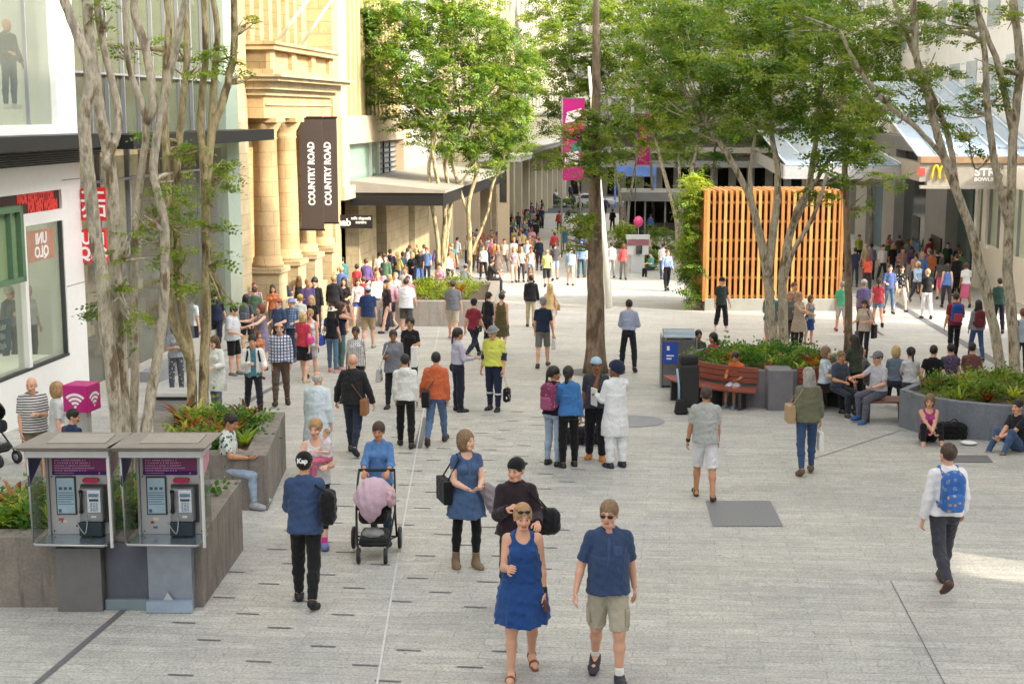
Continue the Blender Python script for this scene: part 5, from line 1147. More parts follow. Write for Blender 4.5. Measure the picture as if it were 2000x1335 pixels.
def surfnet(f, lo, hi, h):
    lo = np.asarray(lo, float)-h*1.5; hi = np.asarray(hi, float)+h*1.5
    B = 6; n = np.ceil((hi-lo)/h).astype(int)+1; nb = np.ceil(n/B).astype(int); n = nb*B
    # coarse pass
    bi = np.stack(np.meshgrid(*[np.arange(k) for k in nb], indexing='ij'), -1).reshape(-1, 3)
    cen = lo+(bi*B+(B-1)/2)*h; d = f(cen.astype(np.float32)); rad = B*h*0.9+0.02
    keep = np.abs(d) < rad*1.25
    v = np.empty(tuple(n), np.float32)
    v6 = v.reshape(nb[0], B, nb[1], B, nb[2], B)
    v6[...] = d.reshape(nb[0], 1, nb[1], 1, nb[2], 1)
    bk = bi[keep]
    if len(bk) == 0: return None, None
    loc = np.stack(np.meshgrid(*[np.arange(B)]*3, indexing='ij'), -1).reshape(-1, 3)
    pts = (lo+(bk[:, None, :]*B+loc[None])*h).reshape(-1, 3).astype(np.float32)
    dv = f(pts).reshape(len(bk), B, B, B)
    v6[bk[:, 0], :, bk[:, 1], :, bk[:, 2], :] = dv
    ins = v < 0
    c = ins[:-1, :-1, :-1].astype(np.int8)
    for dx in (0, 1):
        for dy in (0, 1):
            for dz in (0, 1):
                if dx+dy+dz: c = c+ins[dx:n[0]-1+dx, dy:n[1]-1+dy, dz:n[2]-1+dz]
    I = np.argwhere((c > 0) & (c < 8))
    if len(I) == 0: return None, None
    idx = -np.ones(c.shape, np.int32); idx[I[:, 0], I[:, 1], I[:, 2]] = np.arange(len(I))
    acc = np.zeros((len(I), 3)); cnt = np.zeros(len(I))
    for a, b in _E:
        va = v[I[:, 0]+a[0], I[:, 1]+a[1], I[:, 2]+a[2]]; vb = v[I[:, 0]+b[0], I[:, 1]+b[1], I[:, 2]+b[2]]
        m = (va < 0) != (vb < 0); t = np.where(m, va/np.where(m, va-vb, 1), 0)
        q = np.array(a)+t[:, None]*(np.array(b)-np.array(a)); acc += q*m[:, None]; cnt += m
    V = lo+(I+acc/np.maximum(cnt, 1)[:, None])*h
    F = []
    for ax in range(3):
        u, w = (ax+1) % 3, (ax+2) % 3
        sa = [slice(0, -1)]*3; sb = [slice(0, -1)]*3; sa[ax] = slice(0, -1); sb[ax] = slice(1, None)
        a = ins[tuple(sa)]; b = ins[tuple(sb)]; m = a != b
        m = m.copy(); e = [slice(None)]*3; e[u] = 0; m[tuple(e)] = False; e = [slice(None)]*3; e[w] = 0; m[tuple(e)] = False
        K = np.argwhere(m)
        if len(K) == 0: continue
        du = np.zeros(3, int); du[u] = 1; dw = np.zeros(3, int); dw[w] = 1
        g = lambda J: idx[J[:, 0], J[:, 1], J[:, 2]]
        q = np.stack([g(K-du-dw), g(K-dw), g(K), g(K-du)], 1); fl = ~a[K[:, 0], K[:, 1], K[:, 2]]
        q[fl] = q[fl][:, ::-1]; F.append(q)
    F = np.concatenate(F); F = F[(F >= 0).all(1)]
    return V, F
# ---------------------------------------------------------------- skeleton
def rx(a): c, s = math.cos(a), math.sin(a); return np.array([[1, 0, 0], [0, c, -s], [0, s, c]])
def rz(a): c, s = math.cos(a), math.sin(a); return np.array([[c, -s, 0], [s, c, 0], [0, 0, 1]])
def ik(a, t, l1, l2, hint):
    a = np.array(a, float); t = np.array(t, float); d = t-a; L = np.linalg.norm(d); L2 = min(L, (l1+l2)*0.985); d = d/max(L, 1e-6)
    t = a+d*L2; x = (l1*l1-l2*l2+L2*L2)/(2*L2); h = math.sqrt(max(l1*l1-x*x, 0)); hn = np.array(hint, float); hn -= d*(hn@d); hn /= max(np.linalg.norm(hn), 1e-6)
    return a+d*x+hn*h, t
# the figure faces -Y, its left hand is at +X
LEGS = {'stand': ((2, 4), (-2, 4)), 'stand2': ((10, 12), (-3, 0)), 'walk': ((24, 6), (-20, 22)), 'walk2': ((-20, 24), (24, 6)), 'stride': ((32, 8), (-24, 30)), 'stride2': ((-24, 30), (32, 8)),
        'small': ((13, 6), (-11, 16)), 'small2': ((-11, 16), (13, 6)), 'sit': ((84, 84), (80, 78)), 'sitw': ((78, 70), (86, 92)), 'ground': ((135, 105), (131, 102)), 'legsout': ((88, 20), (84, 14)), 'apart': ((4, 0), (-4, 0))}
ARMS = {'down': (-2, 7, 12, 0), 'swf': (22, 6, 18, 2), 'swb': (-22, 8, 12, 0), 'bag': (0, 10, 6, 0), 'phone': (28, 8, 95, 30), 'bent': (8, 10, 80, 15), 'hip': (-18, 38, 75, 30), 'pram': (30, 8, 48, 4), 'up': (70, 20, 115, 15),
        'strap': (12, 12, 110, 40), 'lap': (18, 8, 62, 22), 'knee': (48, 10, 28, 12), 'back': (-38, 16, 10, 0), 'fold': (14, 8, 98, 65), 'reach': (62, 12, 24, 0), 'ear': (42, 32, 132, 18), 'pocket': (-6, 18, 38, 6), 'swf2': (32, 8, 40, 8)}
def skeleton(legs='stand', al='down', ar='down', lean=0, head=(0, 0), fem=False, build=1.0, twist=0, abd=3, jit=0):
    J = {}; sit = legs in ('sit', 'sitw', 'ground', 'legsout')
    hz = 0.93
    lg = LEGS[legs]; rj = random.Random(jit*7919+13)
    if jit:
        g_ = lambda s_: rj.uniform(-s_, s_)
        k_ = 0.25 if sit else 1.0; lg = tuple((a+g_(5)*k_, max(2, b+g_(5)*k_)) for a, b in lg); head = (head[0]+g_(16), head[1]+g_(6)); lean = lean+g_(2.5); twist = twist+g_(5)
    hw = 0.085 if not fem else 0.088
    R = rx(-R_(-lean))  # forward lean (towards -Y)
    R = np.array(R)
    def up(p): return np.array([0, 0, hz])+R@(rz(R_(twist))@np.array([p[0], p[1], 0])+np.array([0, 0, p[2]-hz]))
    J['up'] = up; J['R'] = R; J['sit'] = sit
    for sd, side, (hf, kf) in (('l', 1, lg[0]), ('r', -1, lg[1])):
        hp = np.array([side*hw, 0, hz-0.03]); b = R_(abd if legs != 'ground' else 9)
        a = R_(hf); d1 = np.array([side*math.sin(b), -math.sin(a), -math.cos(a)]); d1 /= np.linalg.norm(d1)
        kn = hp+d1*0.43; a2 = R_(hf-kf); d2 = np.array([side*math.sin(b*0.3), -math.sin(a2), -math.cos(a2)]); d2 /= np.linalg.norm(d2)
        an = kn+d2*0.42; J['hip'+sd] = hp; J['kn'+sd] = kn; J['an'+sd] = an
        back = (hf < -8)
        fp = 0.0
        if back and not sit: fp = R_(38 if hf < -15 else 22)
        if hf > 15 and not sit: fp = -R_(12)
        if legs == 'legsout': fp = -R_(65)
        out = R_(10)
        f = np.array([side*math.sin(out)*math.cos(fp), -math.cos(out)*math.cos(fp), -math.sin(fp)])
        dn = np.array([0, -math.sin(fp), -math.cos(fp)])
        J['heel'+sd] = an+dn*0.045-f*0.035; J['toe'+sd] = an+dn*0.055+f*0.155
    sw = (0.158 if not fem else 0.142)
    for sd, side, arm in (('l', 1, al), ('r', -1, ar)):
        sh = up((side*sw, 0.005, 1.39)); J['sh'+sd] = sh
        if isinstance(arm, str):
            arm = ARMS[arm]
            if jit: arm = (arm[0]+rj.uniform(-9, 9), arm[1]+rj.uniform(-3, 5), arm[2]+rj.uniform(-6, 14), arm[3]+rj.uniform(-5, 5))
        if len(arm) == 3:
            t = up(arm); el, wr = ik(sh, t, 0.285, 0.25, (side*0.35, 0.75, -0.7))
        else:
            s_, o, e_, i_ = [R_(q) for q in arm]; s2 = s_+R_(lean)*0
            d1 = np.array([side*math.sin(o), -math.sin(s2)*math.cos(o), -math.cos(s2)*math.cos(o)]); el = sh+d1*0.285
            d2 = np.array([side*(math.sin(o)*0.6-math.sin(i_)), -math.sin(s2+e_), -math.cos(s2+e_)]); d2 /= np.linalg.norm(d2); wr = el+d2*0.25
        J['el'+sd] = el; J['wr'+sd] = wr; J['hd'+sd] = (wr-el)/np.linalg.norm(wr-el)
    hy, hp_ = head
    HR = R@rz(R_(hy))@rx(R_(hp_)); nb = up((0, 0.01, 1.455)); J['neck'] = nb; J['HR'] = HR; J['hc'] = nb+R@np.array([0, -0.022, 0.055])+HR@np.array([0, -0.012, 0.105])
    low = min(min(J['heell'][2], J['heelr'][2])-0.035, min(J['toel'][2], J['toer'][2])-0.022)
    if legs in ('ground', 'legsout'): low = hz-0.12 if legs == 'ground' else hz-0.13
    J['low'] = low
    return J
# ---------------------------------------------------------------- body parts as fields (all in figure space, z up, unscaled)
def torso_sdf(p, J, infl=0.0, fem=False, fat=0.0, lo_only=False):
    hz = np.array([0, 0, 0.93]); q = (p-hz.astype(np.float32))@J['R'].astype(np.float32)+hz.astype(np.float32)
    f = fat; i = infl
    d = ell(q, (0, 0.01, 1.27), ((0.142 if not fem else 0.128)+f*.6+i, 0.104+f+i, 0.20+i))
    d = s_min(d, ell(q, (0, 0.0, 1.10), ((0.112 if fem else 0.13)+f+i, 0.094+f*1.3+i, 0.17+i)), 0.08)
    d = s_min(d, ell(q, (0, 0.012, 0.95), ((0.158 if fem else 0.145)+f*.7+i, 0.115+f*.8+i, 0.125+i)), 0.07)
    w = 0.118 if fem else 0.138
    d = s_min(d, rcone(q, (-w, 0.008, 1.378), (w, 0.008, 1.378), 0.047+i, 0.047+i), 0.06); d = s_min(d, ell(q, (0, 0.02, 1.41), (0.105+i, 0.06+i, 0.05+i)), 0.05)
    d = s_min(d, rcone(q, (0, 0.012, 1.42), (0, 0.0, 1.46), 0.075+i*.6, 0.055+i*.3), 0.05)
    if fem:
        for s in (-1, 1): d = s_min(d, ell(q, (s*0.07, -0.095-f*.6, 1.275), (0.062+i*.6, 0.05+i*.6, 0.06+i*.6)), 0.04)
    for s in (-1, 1): d = s_min(d, ell(q, (s*0.075, 0.075, 0.91), (0.08+i, 0.075+i, 0.085+i)), 0.04)
    return d, q
def legs_sdf(p, J, i=0.0, fat=0.0, k0=1.0, calf=True):
    d = None
    for s in 'lr':
        h, k, a = J['hip'+s], J['kn'+s], J['an'+s]
        c = rcone(p, h, k, 0.083+fat*.5+i*.5, 0.056+i*k0+fat*.2)
        m = k+(a-k)*0.35+np.array([0, 0.012, 0]); c2 = s_min(rcone(p, k, m, 0.054+i*k0, 0.054+i*k0), rcone(p, m, a, 0.053+i*k0, 0.037+i*k0), 0.03); c = s_min(c, c2, 0.03)
        d = c if d is None else s_min(d, c, 0.012)
    return d
def arm_sdf(p, J, s, i=0.0, fat=0.0):
    a, e, w = J['sh'+s], J['el'+s], J['wr'+s]
    d = rcone(p, a, e, 0.05+fat*.35+i, 0.039+i); m = e+(w-e)*0.3
    return s_min(d, s_min(rcone(p, e, m, 0.038+i, 0.040+i), rcone(p, m, w, 0.039+i, 0.027+i), 0.02), 0.02)
def foot_sdf(p, J, s, i=0.0):
    h, t, a = J['heel'+s], J['toe'+s], J['an'+s]
    d = rcone(p, h, t, 0.034+i, 0.026+i); d = s_min(d, rcone(p, a, h+(t-h)*.35, 0.036+i, 0.038+i), 0.03); m = h+(t-h)*0.72
    side = np.array([0.012, 0, 0]); return s_min(d, rcone(p, m-side, m+side, 0.034+i, 0.034+i), 0.02)
def head_sdf(q, fem=False):         # head space: centre of skull at origin, face towards -Y
    d = ell(q, (0, 0.012, 0.028), (0.074, 0.094, 0.09))
    d = s_min(d, ell(q, (0, -0.02, -0.035), (0.056, 0.066, 0.072)), 0.035)
    d = s_min(d, rcone(q, (-0.028 if not fem else -0.02, -0.058, -0.088), (0.028 if not fem else 0.02, -0.058, -0.088), 0.018, 0.018), 0.03)
    d = s_min(d, rcone(q, (-0.03, -0.072, 0.018), (0.03, -0.072, 0.018), 0.012, 0.012), 0.02)
    for s in (-1, 1):
        d = -s_min(-d, ell(q, (s*0.031, -0.094, 0.0), (0.017, 0.015, 0.011)), 0.012)
        d = s_min(d, ell(q, (s*0.031, -0.076, 0.0), (0.013, 0.011, 0.0095)), 0.004)
        d = s_min(d, ell(q, (s*0.04, -0.062, -0.03), (0.022, 0.018, 0.018)), 0.02)
        d = s_min(d, ell(q, (s*0.077, 0.014, -0.005), (0.009, 0.02, 0.031)), 0.008)
    d = s_min(d, rcone(q, (0, -0.086, 0.006), (0, -0.106, -0.028), 0.007, 0.0115), 0.012)
    for s in (-1, 1): d = s_min(d, ell(q, (s*0.011, -0.095, -0.032), (0.009, 0.009, 0.008)), 0.008)
    d = s_min(d, ell(q, (0, -0.087, -0.056), (0.024, 0.009, 0.006)), 0.006); d = s_min(d, ell(q, (0, -0.085, -0.067), (0.021, 0.01, 0.006)), 0.006)
    return d
def to_head(p, J): return (p-J['hc'].astype(np.float32))@J['HR'].astype(np.float32)/np.float32(1.05)
def hand_frame(J, s, curl):
    d = J['hd'+s]; side = 1 if s == 'l' else -1
    # palm faces the thigh; thumb points forwards
    fw = np.array([0, -1.0, 0]); fw = fw-d*(fw@d); n_ = np.linalg.norm(fw)
    if n_ < 0.25: fw = np.array([-side*1.0, 0, 0.2]); fw = fw-d*(fw@d); n_ = np.linalg.norm(fw)
    fw /= n_; pal = np.cross(d, fw)*side; pal = pal if pal@np.array([-side, 0, 0]) > 0 or abs(pal[0]) < .3 else -pal
    return d, fw, pal
def hand_sdf(p, J, s, curl=35):
    w = J['wr'+s]; d, fw, pal = hand_frame(J, s, curl)
    # palm: flattened blend of three short bones
    r = None
    for o in (-0.024, 0, 0.024):
        c = rcone(p, w+d*0.012+fw*o*0.5, w+d*0.088+fw*o, 0.015, 0.0125); r = c if r is None else s_min(r, c, 0.012)
    for k, (o, L) in enumerate(((0.032, 0.072), (0.011, 0.08), (-0.010, 0.074), (-0.030, 0.058))):
        b = w+d*0.09+fw*o; q = b; dr = d; ang = R_(curl*(0.8+0.12*k))
        for j, (l, ra) in enumerate(((0.45, 0.0092), (0.32, 0.0086), (0.23, 0.0078))):
            dr = dr*math.cos(ang)+pal*math.sin(ang) if j else d*math.cos(ang*.7)+pal*math.sin(ang*.7)
            if j: dr = dr/np.linalg.norm(dr)
            e = q+dr*L*l; r = s_min(r, rcone(p, q, e, ra, ra*0.93), 0.004); q = e
            nrm = np.cross(dr, fw); pal2 = nrm if nrm@pal > 0 else -nrm; pal_ = pal2
            pal = pal if j == 2 else pal
    b = w+d*0.03+fw*0.024; m = b+(d*0.55+fw*0.75+pal*0.3)*0.036; e = m+(d*0.9+fw*0.35+pal*0.4)*0.032; t = e+(d*0.95+pal*0.35)*0.026
    for a_, c_, ra in ((b, m, 0.0135), (m, e, 0.0105), (e, t, 0.0092)): r = s_min(r, rcone(p, a_, c_, ra, ra*.92), 0.006)
    return r
def bounds(J, pad=0.13):
    pts = np.array([J[k] for k in J if k[:3] in ('hip', 'kn', 'an') or k[:2] in ('kn', 'an', 'sh', 'el', 'wr') or k[:4] in ('heel',) or k[:3] == 'toe' or k in ('hc', 'neck')])
    return pts.min(0)-pad, pts.max(0)+pad
def skin_mat(tone):
    k = ('skin', tone)
    if k in _M: return _M[k]
    t = NT('skin_'+tone); at = t.n('Attribute'); at.attribute_name = 'Col'; c = srgb(tone); n = t.ramp(t.noise(t.coord('Object'), 9, 3), [(0.3, (0.92, 0.9, 0.9)), (0.7, (1.05, 1.04, 1.04))])
    col = t.mix(1, t.mix(1, (c[0], c[1], c[2]), at.outputs[0], 'MULTIPLY'), n, 'MULTIPLY'); t.set(col, 0.5, 0, 0.35)
    t.b.inputs['Subsurface Weight'].default_value = 0.0; _M[k] = t.m; return t.m
def face_paint(V, J, sc=1.0):
    q = (V-J['hc'])@J['HR']/1.05; c = np.ones((len(V), 3))
    near = (np.abs(q) < 0.14).all(1) & (q[:, 1] < -0.04)
    ex = np.abs(q[:, 0])-0.031
    eye = near & (np.abs(ex) < 0.0135) & (np.abs(q[:, 2]-0.0) < 0.0062); iris = near & (np.abs(ex) < 0.006) & (np.abs(q[:, 2]) < 0.0062)
    lid = near & (np.abs(ex) < 0.016) & (np.abs(q[:, 2]-0.007) < 0.0028); brow = near & (np.abs(ex) < 0.018) & (np.abs(q[:, 2]-0.0215-0.003*(1-(ex/0.018)**2)) < 0.0042)
    lip = near & (np.abs(q[:, 0]) < 0.024) & (np.abs(q[:, 2]+0.061) < 0.009); mou = near & (np.abs(q[:, 0]) < 0.022) & (np.abs(q[:, 2]+0.0612) < 0.0022)
    c[lip] = (0.78, 0.5, 0.5); c[eye] = (1.05, 1.1, 1.2); c[iris] = (0.1, 0.09, 0.09); c[lid] = (0.3, 0.25, 0.25); c[brow] = (0.38, 0.32, 0.3); c[mou] = (0.35, 0.2, 0.2)
    chk = near & (np.abs(np.abs(q[:, 0])-0.045) < 0.02) & (np.abs(q[:, 2]+0.03) < 0.02); c[chk] *= (1.03, 0.93, 0.92)
    return c
def patt(kind, c1, c2='ffffff', c3='202020', rough=0.85):
    k = ('cloth', kind, c1, c2, c3)
    if k in _M: return _M[k]
    ds = lambda q: tuple(x*0.86+0.14*(0.3*q[0]+0.6*q[1]+0.1*q[2]) for x in q)
    t = NT('cloth_'+kind); v = t.coord('Object'); a, b, c = ds(srgb(c1)), ds(srgb(c2)), ds(srgb(c3))
    n = t.noise(v, 14, 3); fac = None
    sx = t.n('SeparateXYZ'); t.l(v, sx.inputs[0])
    def wave(out, freq, thr):
        m = t.n('Math', operation='MULTIPLY'); t.l(out, m.inputs[0]); m.inputs[1].default_value = freq
        s = t.n('Math', operation='SINE'); t.l(m.outputs[0], s.inputs[0]); g = t.n('Math', operation='GREATER_THAN'); t.l(s.outputs[0], g.inputs[0]); g.inputs[1].default_value = thr; return g.outputs[0]
    if kind == 'plain': col = a
    elif kind == 'stripe': col = t.mix(wave(sx.outputs[2], 150, 0.2), a, b)
    elif kind == 'vstripe': col = t.mix(wave(sx.outputs[0], 110, 0.1), a, b)
    elif kind == 'plaid': col = t.mix(wave(sx.outputs[2], 95, 0.55), t.mix(wave(sx.outputs[0], 95, 0.55), a, b), c); 
    elif kind == 'check': col = t.mix(wave(sx.outputs[2], 130, 0.0), t.mix(wave(sx.outputs[0], 130, 0.0), a, b), t.mix(wave(sx.outputs[0], 130, 0.0), b, c))
    elif kind == 'denim': col = t.ramp(t.noise(v, 5, 3), [(0.3, a), (0.7, b)])
    else:   # print
        vo = t.n('TexVoronoi'); vo.inputs['Scale'].default_value = 16; t.l(v, vo.inputs['Vector']); cr = t.n('ValToRGB'); cr.color_ramp.interpolation = 'CONSTANT'
        cr.color_ramp.elements[0].color = (*b, 1); cr.color_ramp.elements[1].color = (*a, 1); cr.color_ramp.elements[1].position = 0.34; e = cr.color_ramp.elements.new(0.22); e.color = (*c, 1); t.l(vo.outputs['Distance'], cr.inputs[0]); col = cr.outputs[0]
    sh = t.ramp(n, [(0.25, (0.94, 0.94, 0.94)), (0.75, (1.05, 1.05, 1.05))]); col = t.mix(1, col, sh, 'MULTIPLY')
    t.bump(t.noise(t.coord('Object', (1, 1, 0.6), (0.5, 0.3, 0)), 11, 5, 0.6), 1.0, 0.03)
    t.set(col, rough, 0, 0.2); t.b.inputs['Sheen Weight'].default_value = 0.12; _M[k] = t.m; return t.m
def cm(c):
    if c is None: return None
    if isinstance(c, str): return patt('plain', c)
    return patt(*c)
def wr(p, amp, ph=0.0):                      # folds in cloth
    x, y, z = p[:, 0], p[:, 1], p[:, 2]
    a = z*31+x*17+ph+1.6*np.sin(y*13+x*9+ph); b = x*36-z*19+y*24+ph*2.1+1.3*np.sin(z*11)
    return amp*((np.abs(np.sin(a))-0.5)*1.3+(np.abs(np.sin(b))-0.5)*1.0+np.sin(y*37+z*61+ph)*0.25)
_cache = {}
def mesh_of(key, f, lo, hi, h, name, painter=None):
    if key in _cache: return _cache[key]
    V, F = surfnet(f, lo, hi, h)
    me = None if V is None else fastmesh(name, V, F, None, True, painter(V) if painter else None)
    _cache[key] = me; return me
def put(me, name, m, parent):
    if me is None: return None
    o = bpy.data.objects.new(name, me)
    if not me.materials: me.materials.append(m)
    link(o, parent)
    o.material_slots[0].link = 'OBJECT'; o.material_slots[0].material = m
    return o
SKIN = {'f': 'd8a78c', 'p': 'e0b49c', 't': 'bd8a68', 'b': '8f6346', 'd': '6b4632', 'a': 'cfa182'}
HAIR = {'k': '1d1917', 'b': '3d2a1e', 'm': '5c4028', 'r': '6f3a22', 'l': 'a88359', 'y': 'c0a470', 'g': '9a9690', 'w': 'c9c5bd', 's': '80664a'}
def hair_mat(hcol):
    k = ('hair', hcol)
    if k in _M: return _M[k]
    t = NT('hair_'+hcol); c = srgb(HAIR.get(hcol, hcol)); n = t.noise(t.coord('Object', (1, 1, 0.14)), 75, 3, 0.7); n2 = t.noise(t.coord('Object'), 9, 3)
    col = t.mix(1, t.ramp(n, [(0.3, tuple(x*0.55 for x in c)), (0.7, tuple(min(1, x*1.45+.01) for x in c))]), t.ramp(n2, [(0.3, (0.75, 0.75, 0.75)), (0.7, (1.2, 1.2, 1.2))]), 'MULTIPLY')
    t.bump(n, 0.9, 0.012); _M[k] = t.set(col, 0.45, 0, 0.5); return _M[k]
def person(px, py, h, yaw, label, legs='stand', al='down', ar='down', top=None, bot=None, hair=('short', 'k'), skin='f', shoe='252322', H=1.72, fem=False, fat=0.0, lean=0, head=(0, 0), hat=None, glasses=None,
           group='people walking and standing in the mall', zoff=0.0, loc=None, res=None, lvl=None, twist=0, curl=38, name='person', extra=None, abd=3, cat='person', scarf=None, dy=0.0, watch=False, sock=None):
    """h: quality 0 near, 1 middle, 2 far. top = (kind, colour[, sleeve 0..2, hem z, flare]); bot = (kind, colour[, hem])"""
    g = loc if loc is not None else G(px, py)
    if dy: g = g+Vector((0, dy, 0))
    if res is None: res = (0.012, 0.016, 0.026)[h]
    build = 0.94 if fem else 1.0
    import zlib; cs = zlib.crc32(label.encode()); jit = (cs % 997+1) if h < 2 else cs % 3+1
    J = skeleton(legs, al, ar, lean, head, fem, build, twist, abd, jit)
    sc = H/1.745
    e = empty(name, (g.x, g.y, g.z+zoff), R_(yaw), label, cat, group)
    e.scale = (sc, sc, sc)
    low = J['low']; off = np.array([0, 0, -low])
    lo, hi = bounds(J); kk = (legs, al, ar, lean, head, fem, fat, twist, abd, res, jit)
    def shift(me_key, f, a, b, name_, m, painter=None, r=None):
        # meshes are built with the feet on the ground
        fn = lambda q: f(q-off.astype(np.float32)); pt = (lambda V: painter(V-off)) if painter else None
        me = mesh_of((me_key, kk, r or res), fn, np.array(a)+off, np.array(b)+off, r or res, name_, pt); return put(me, name_, m, e)
    # body
    hs = {0: 0.0052, 1: 0.0085, 2: 0.016}[h]; hd = {0: 0.0048, 1: 0.008, 2: 0.016}[h]
    key = ('body', kk, curl)
    if key not in _cache:
        def fb(p):
            d, _ = torso_sdf(p, J, -0.004, fem, fat); d = s_min(d, legs_sdf(p, J, 0, fat), 0.03)
            for s in 'lr': d = s_min(d, arm_sdf(p, J, s, 0, fat), 0.025); d = s_min(d, foot_sdf(p, J, s), 0.02)
            hc = J['hc']; d = s_min(d, rcone(p, J['neck']-np.array([0, 0, .03]), hc+J['HR']@np.array([0, .02, -.04]), 0.055 if not fem else 0.046, 0.05 if not fem else 0.043), 0.03)
            if h == 2:
                for s in 'lr': w = J['wr'+s]; d = s_min(d, rcone(p, w, w+J['hd'+s]*0.13, 0.028, 0.022), 0.02)
            return d
        parts_ = []
        V, F = surfnet(fb, lo, hi, res); parts_.append((V, F))
        V, F = surfnet(lambda p: head_sdf(to_head(p, J), fem), J['hc']-0.14, J['hc']+0.14, hs); parts_.append((V, F))
        if h < 2:
            for s in 'lr':
                w = J['wr'+s]; c = w+J['hd'+s]*0.08; V, F = surfnet(lambda p: hand_sdf(p, J, s, curl), c-0.13, c+0.13, hd); parts_.append((V, F))
        o = 0; VV = []; FF = []
        for V, F in parts_:
            if V is None: continue
            VV.append(V); FF.append(F+o); o += len(V)
        VV = np.concatenate(VV); FF = np.concatenate(FF); col = face_paint(VV, J) if h < 2 else np.ones((len(VV), 3))
        _cache[key] = fastmesh('body', VV+off, FF, None, True, col)
    put(_cache[key], 'body', skin_mat(SKIN[skin]), e)
    # lower garment
    def low_g(kind, col, hem=None, i=0.012):
        waist = 1.03
        if kind in ('pants', 'jeans', 'shorts', 'leggings', 'wide'):
            loose = {'pants': 0.016, 'jeans': 0.010, 'shorts': 0.026, 'leggings': 0.004, 'wide': 0.028}[kind]
            def f(p):
                d, q = torso_sdf(p, J, 0.008, fem, fat); l = legs_sdf(p, J, loose, fat, 1.0)
                cut = None
                for s in 'lr':
                    k_, a_, hp_ = J['kn'+s], J['an'+s], J['hip'+s]
                    if kind == 'shorts':
                        t = hem if hem is not None else 0.85; c_ = hp_+(k_-hp_)*t; n_ = (k_-hp_)/np.linalg.norm(k_-hp_)
                    else:
                        t = hem if hem is not None else 0.96; c_ = k_+(a_-k_)*t; n_ = (a_-k_)/np.linalg.norm(a_-k_)
                    # cut this leg only near itself
                    dd = (p-c_.astype(np.float32))@n_.astype(np.float32); far = (np.linalg.norm(p-c_.astype(np.float32), axis=1) > 0.27) & (kind != 'shorts')
                    side = (p[:, 0] > 0) if s == 'l' else (p[:, 0] <= 0)
                    l = np.where(side, np.maximum(l, np.where(far, -1, dd)), l)
                d = s_min(np.maximum(d, q[:, 2]-waist), l, 0.03)
                return d+wr(p, 0.0035 if kind != 'leggings' else 0.001, 1.0)
            shift((kind, hem), f, lo, hi, {'shorts': 'shorts', 'leggings': 'leggings'}.get(kind, 'trousers'), cm(col))
        elif kind == 'skirt':
            hm = hem if hem is not None else 0.55
            skirt('skirt', col, 1.03, hm, 0.06)
    def skirt(nm, col, z1, z0, fl):
        kc = (J['knl']+J['knr'])/2; hc_ = np.array([0, 0.01, 0.93])
        def f(p):
            d, q = torso_sdf(p, J, 0.014, fem, fat)
            t = np.clip((0.98-q[:, 2])/max(0.98-z0, 0.05), 0, 1); cy = (kc[1]-0.0)*t*0.5*(0.98-z0)/0.48+0.008
            a = 0.160+fat*.7+fl*t*0.55; b = 0.122+fat+fl*t*0.75+abs(J['knl'][1]-J['knr'][1])*0.16*t
            ang = np.arctan2(q[:, 1]-cy, q[:, 0]); rip = 1+0.035*t*np.sin(ang*9+1.3)+0.02*t*np.sin(ang*17)
            r = np.sqrt((q[:, 0]/a)**2+((q[:, 1]-cy)/b)**2); dd = (r-rip)*min(0.15, 0.13)
            dd = np.maximum(dd, q[:, 2]-1.06); d = s_min(np.maximum(d, -(q[:, 2]-0.86)), dd, 0.03)
            d = np.maximum(d, np.maximum(z0-q[:, 2]+0.006*np.sin(ang*5), q[:, 2]-z1)); return d+wr(p, 0.003, 2.0)
        shift((nm, z1, z0, fl), f, (min(lo[0], -.35), lo[1]-.1, z0-0.06), (max(hi[0], .35), hi[1]+.1, z1+0.05), nm, cm(col))
    # upper garment
    def up_g(kind, col, sleeve=1.0, hem=0.93, infl=0.018, nm='shirt', sk=None):
        neck = {'tank': 1.42, 'dress': 1.42}.get(kind, 1.475)
        def f(p):
            d, q = torso_sdf(p, J, infl, fem, fat)
            x, y, z = q[:, 0], q[:, 1], q[:, 2]
            if hem < 0.9:
                t = np.clip((1.0-z)/0.3, 0, 1); r = np.sqrt((x/(0.150+fat*.7+infl+.05*t))**2+((y-0.01)/(0.118+fat+infl+.05*t))**2)
                d = s_min(d, np.maximum((r-1)*0.13, z-1.22), 0.03)
            else:
                fl_ = (0.04+fat*.6)*np.clip((1.10-z)/0.2, 0, 1); r = np.sqrt((x/((0.132 if fem else 0.138)+fat+infl+fl_))**2+((y-0.008)/(0.108+fat*1.2+infl+fl_*.9))**2); d = s_min(d, np.maximum((r-1)*0.12, np.maximum(z-1.25, 0.84-z)), 0.03)
            if sk:
                z0, fl = sk; kc = (J['knl']+J['knr'])/2; t = np.clip((1.05-z)/max(1.05-z0, 0.05), 0, 1); cy = kc[1]*t*0.5*(0.98-z0)/0.48+0.008
                a = 0.136+fat*.8+infl+0.046*np.minimum(t*3, 1)+fl*t*0.5; b = 0.112+fat*1.1+infl+0.036*np.minimum(t*3, 1)+fl*t*0.75+abs(J['knl'][1]-J['knr'][1])*0.16*t
                ang = np.arctan2(y-cy, x); rip = 1+0.035*t*np.sin(ang*9+1.3)+0.02*t*np.sin(ang*17)
                dd = (np.sqrt((x/a)**2+((y-cy)/b)**2)-rip)*0.13; d = s_min(np.maximum(d, 1.02-z), np.maximum(dd, z-1.16), 0.04); d = np.maximum(d, z0-z+0.006*np.sin(ang*5))
            else: d = np.maximum(d, hem-z+0.008*np.sin(x*12+1)); 
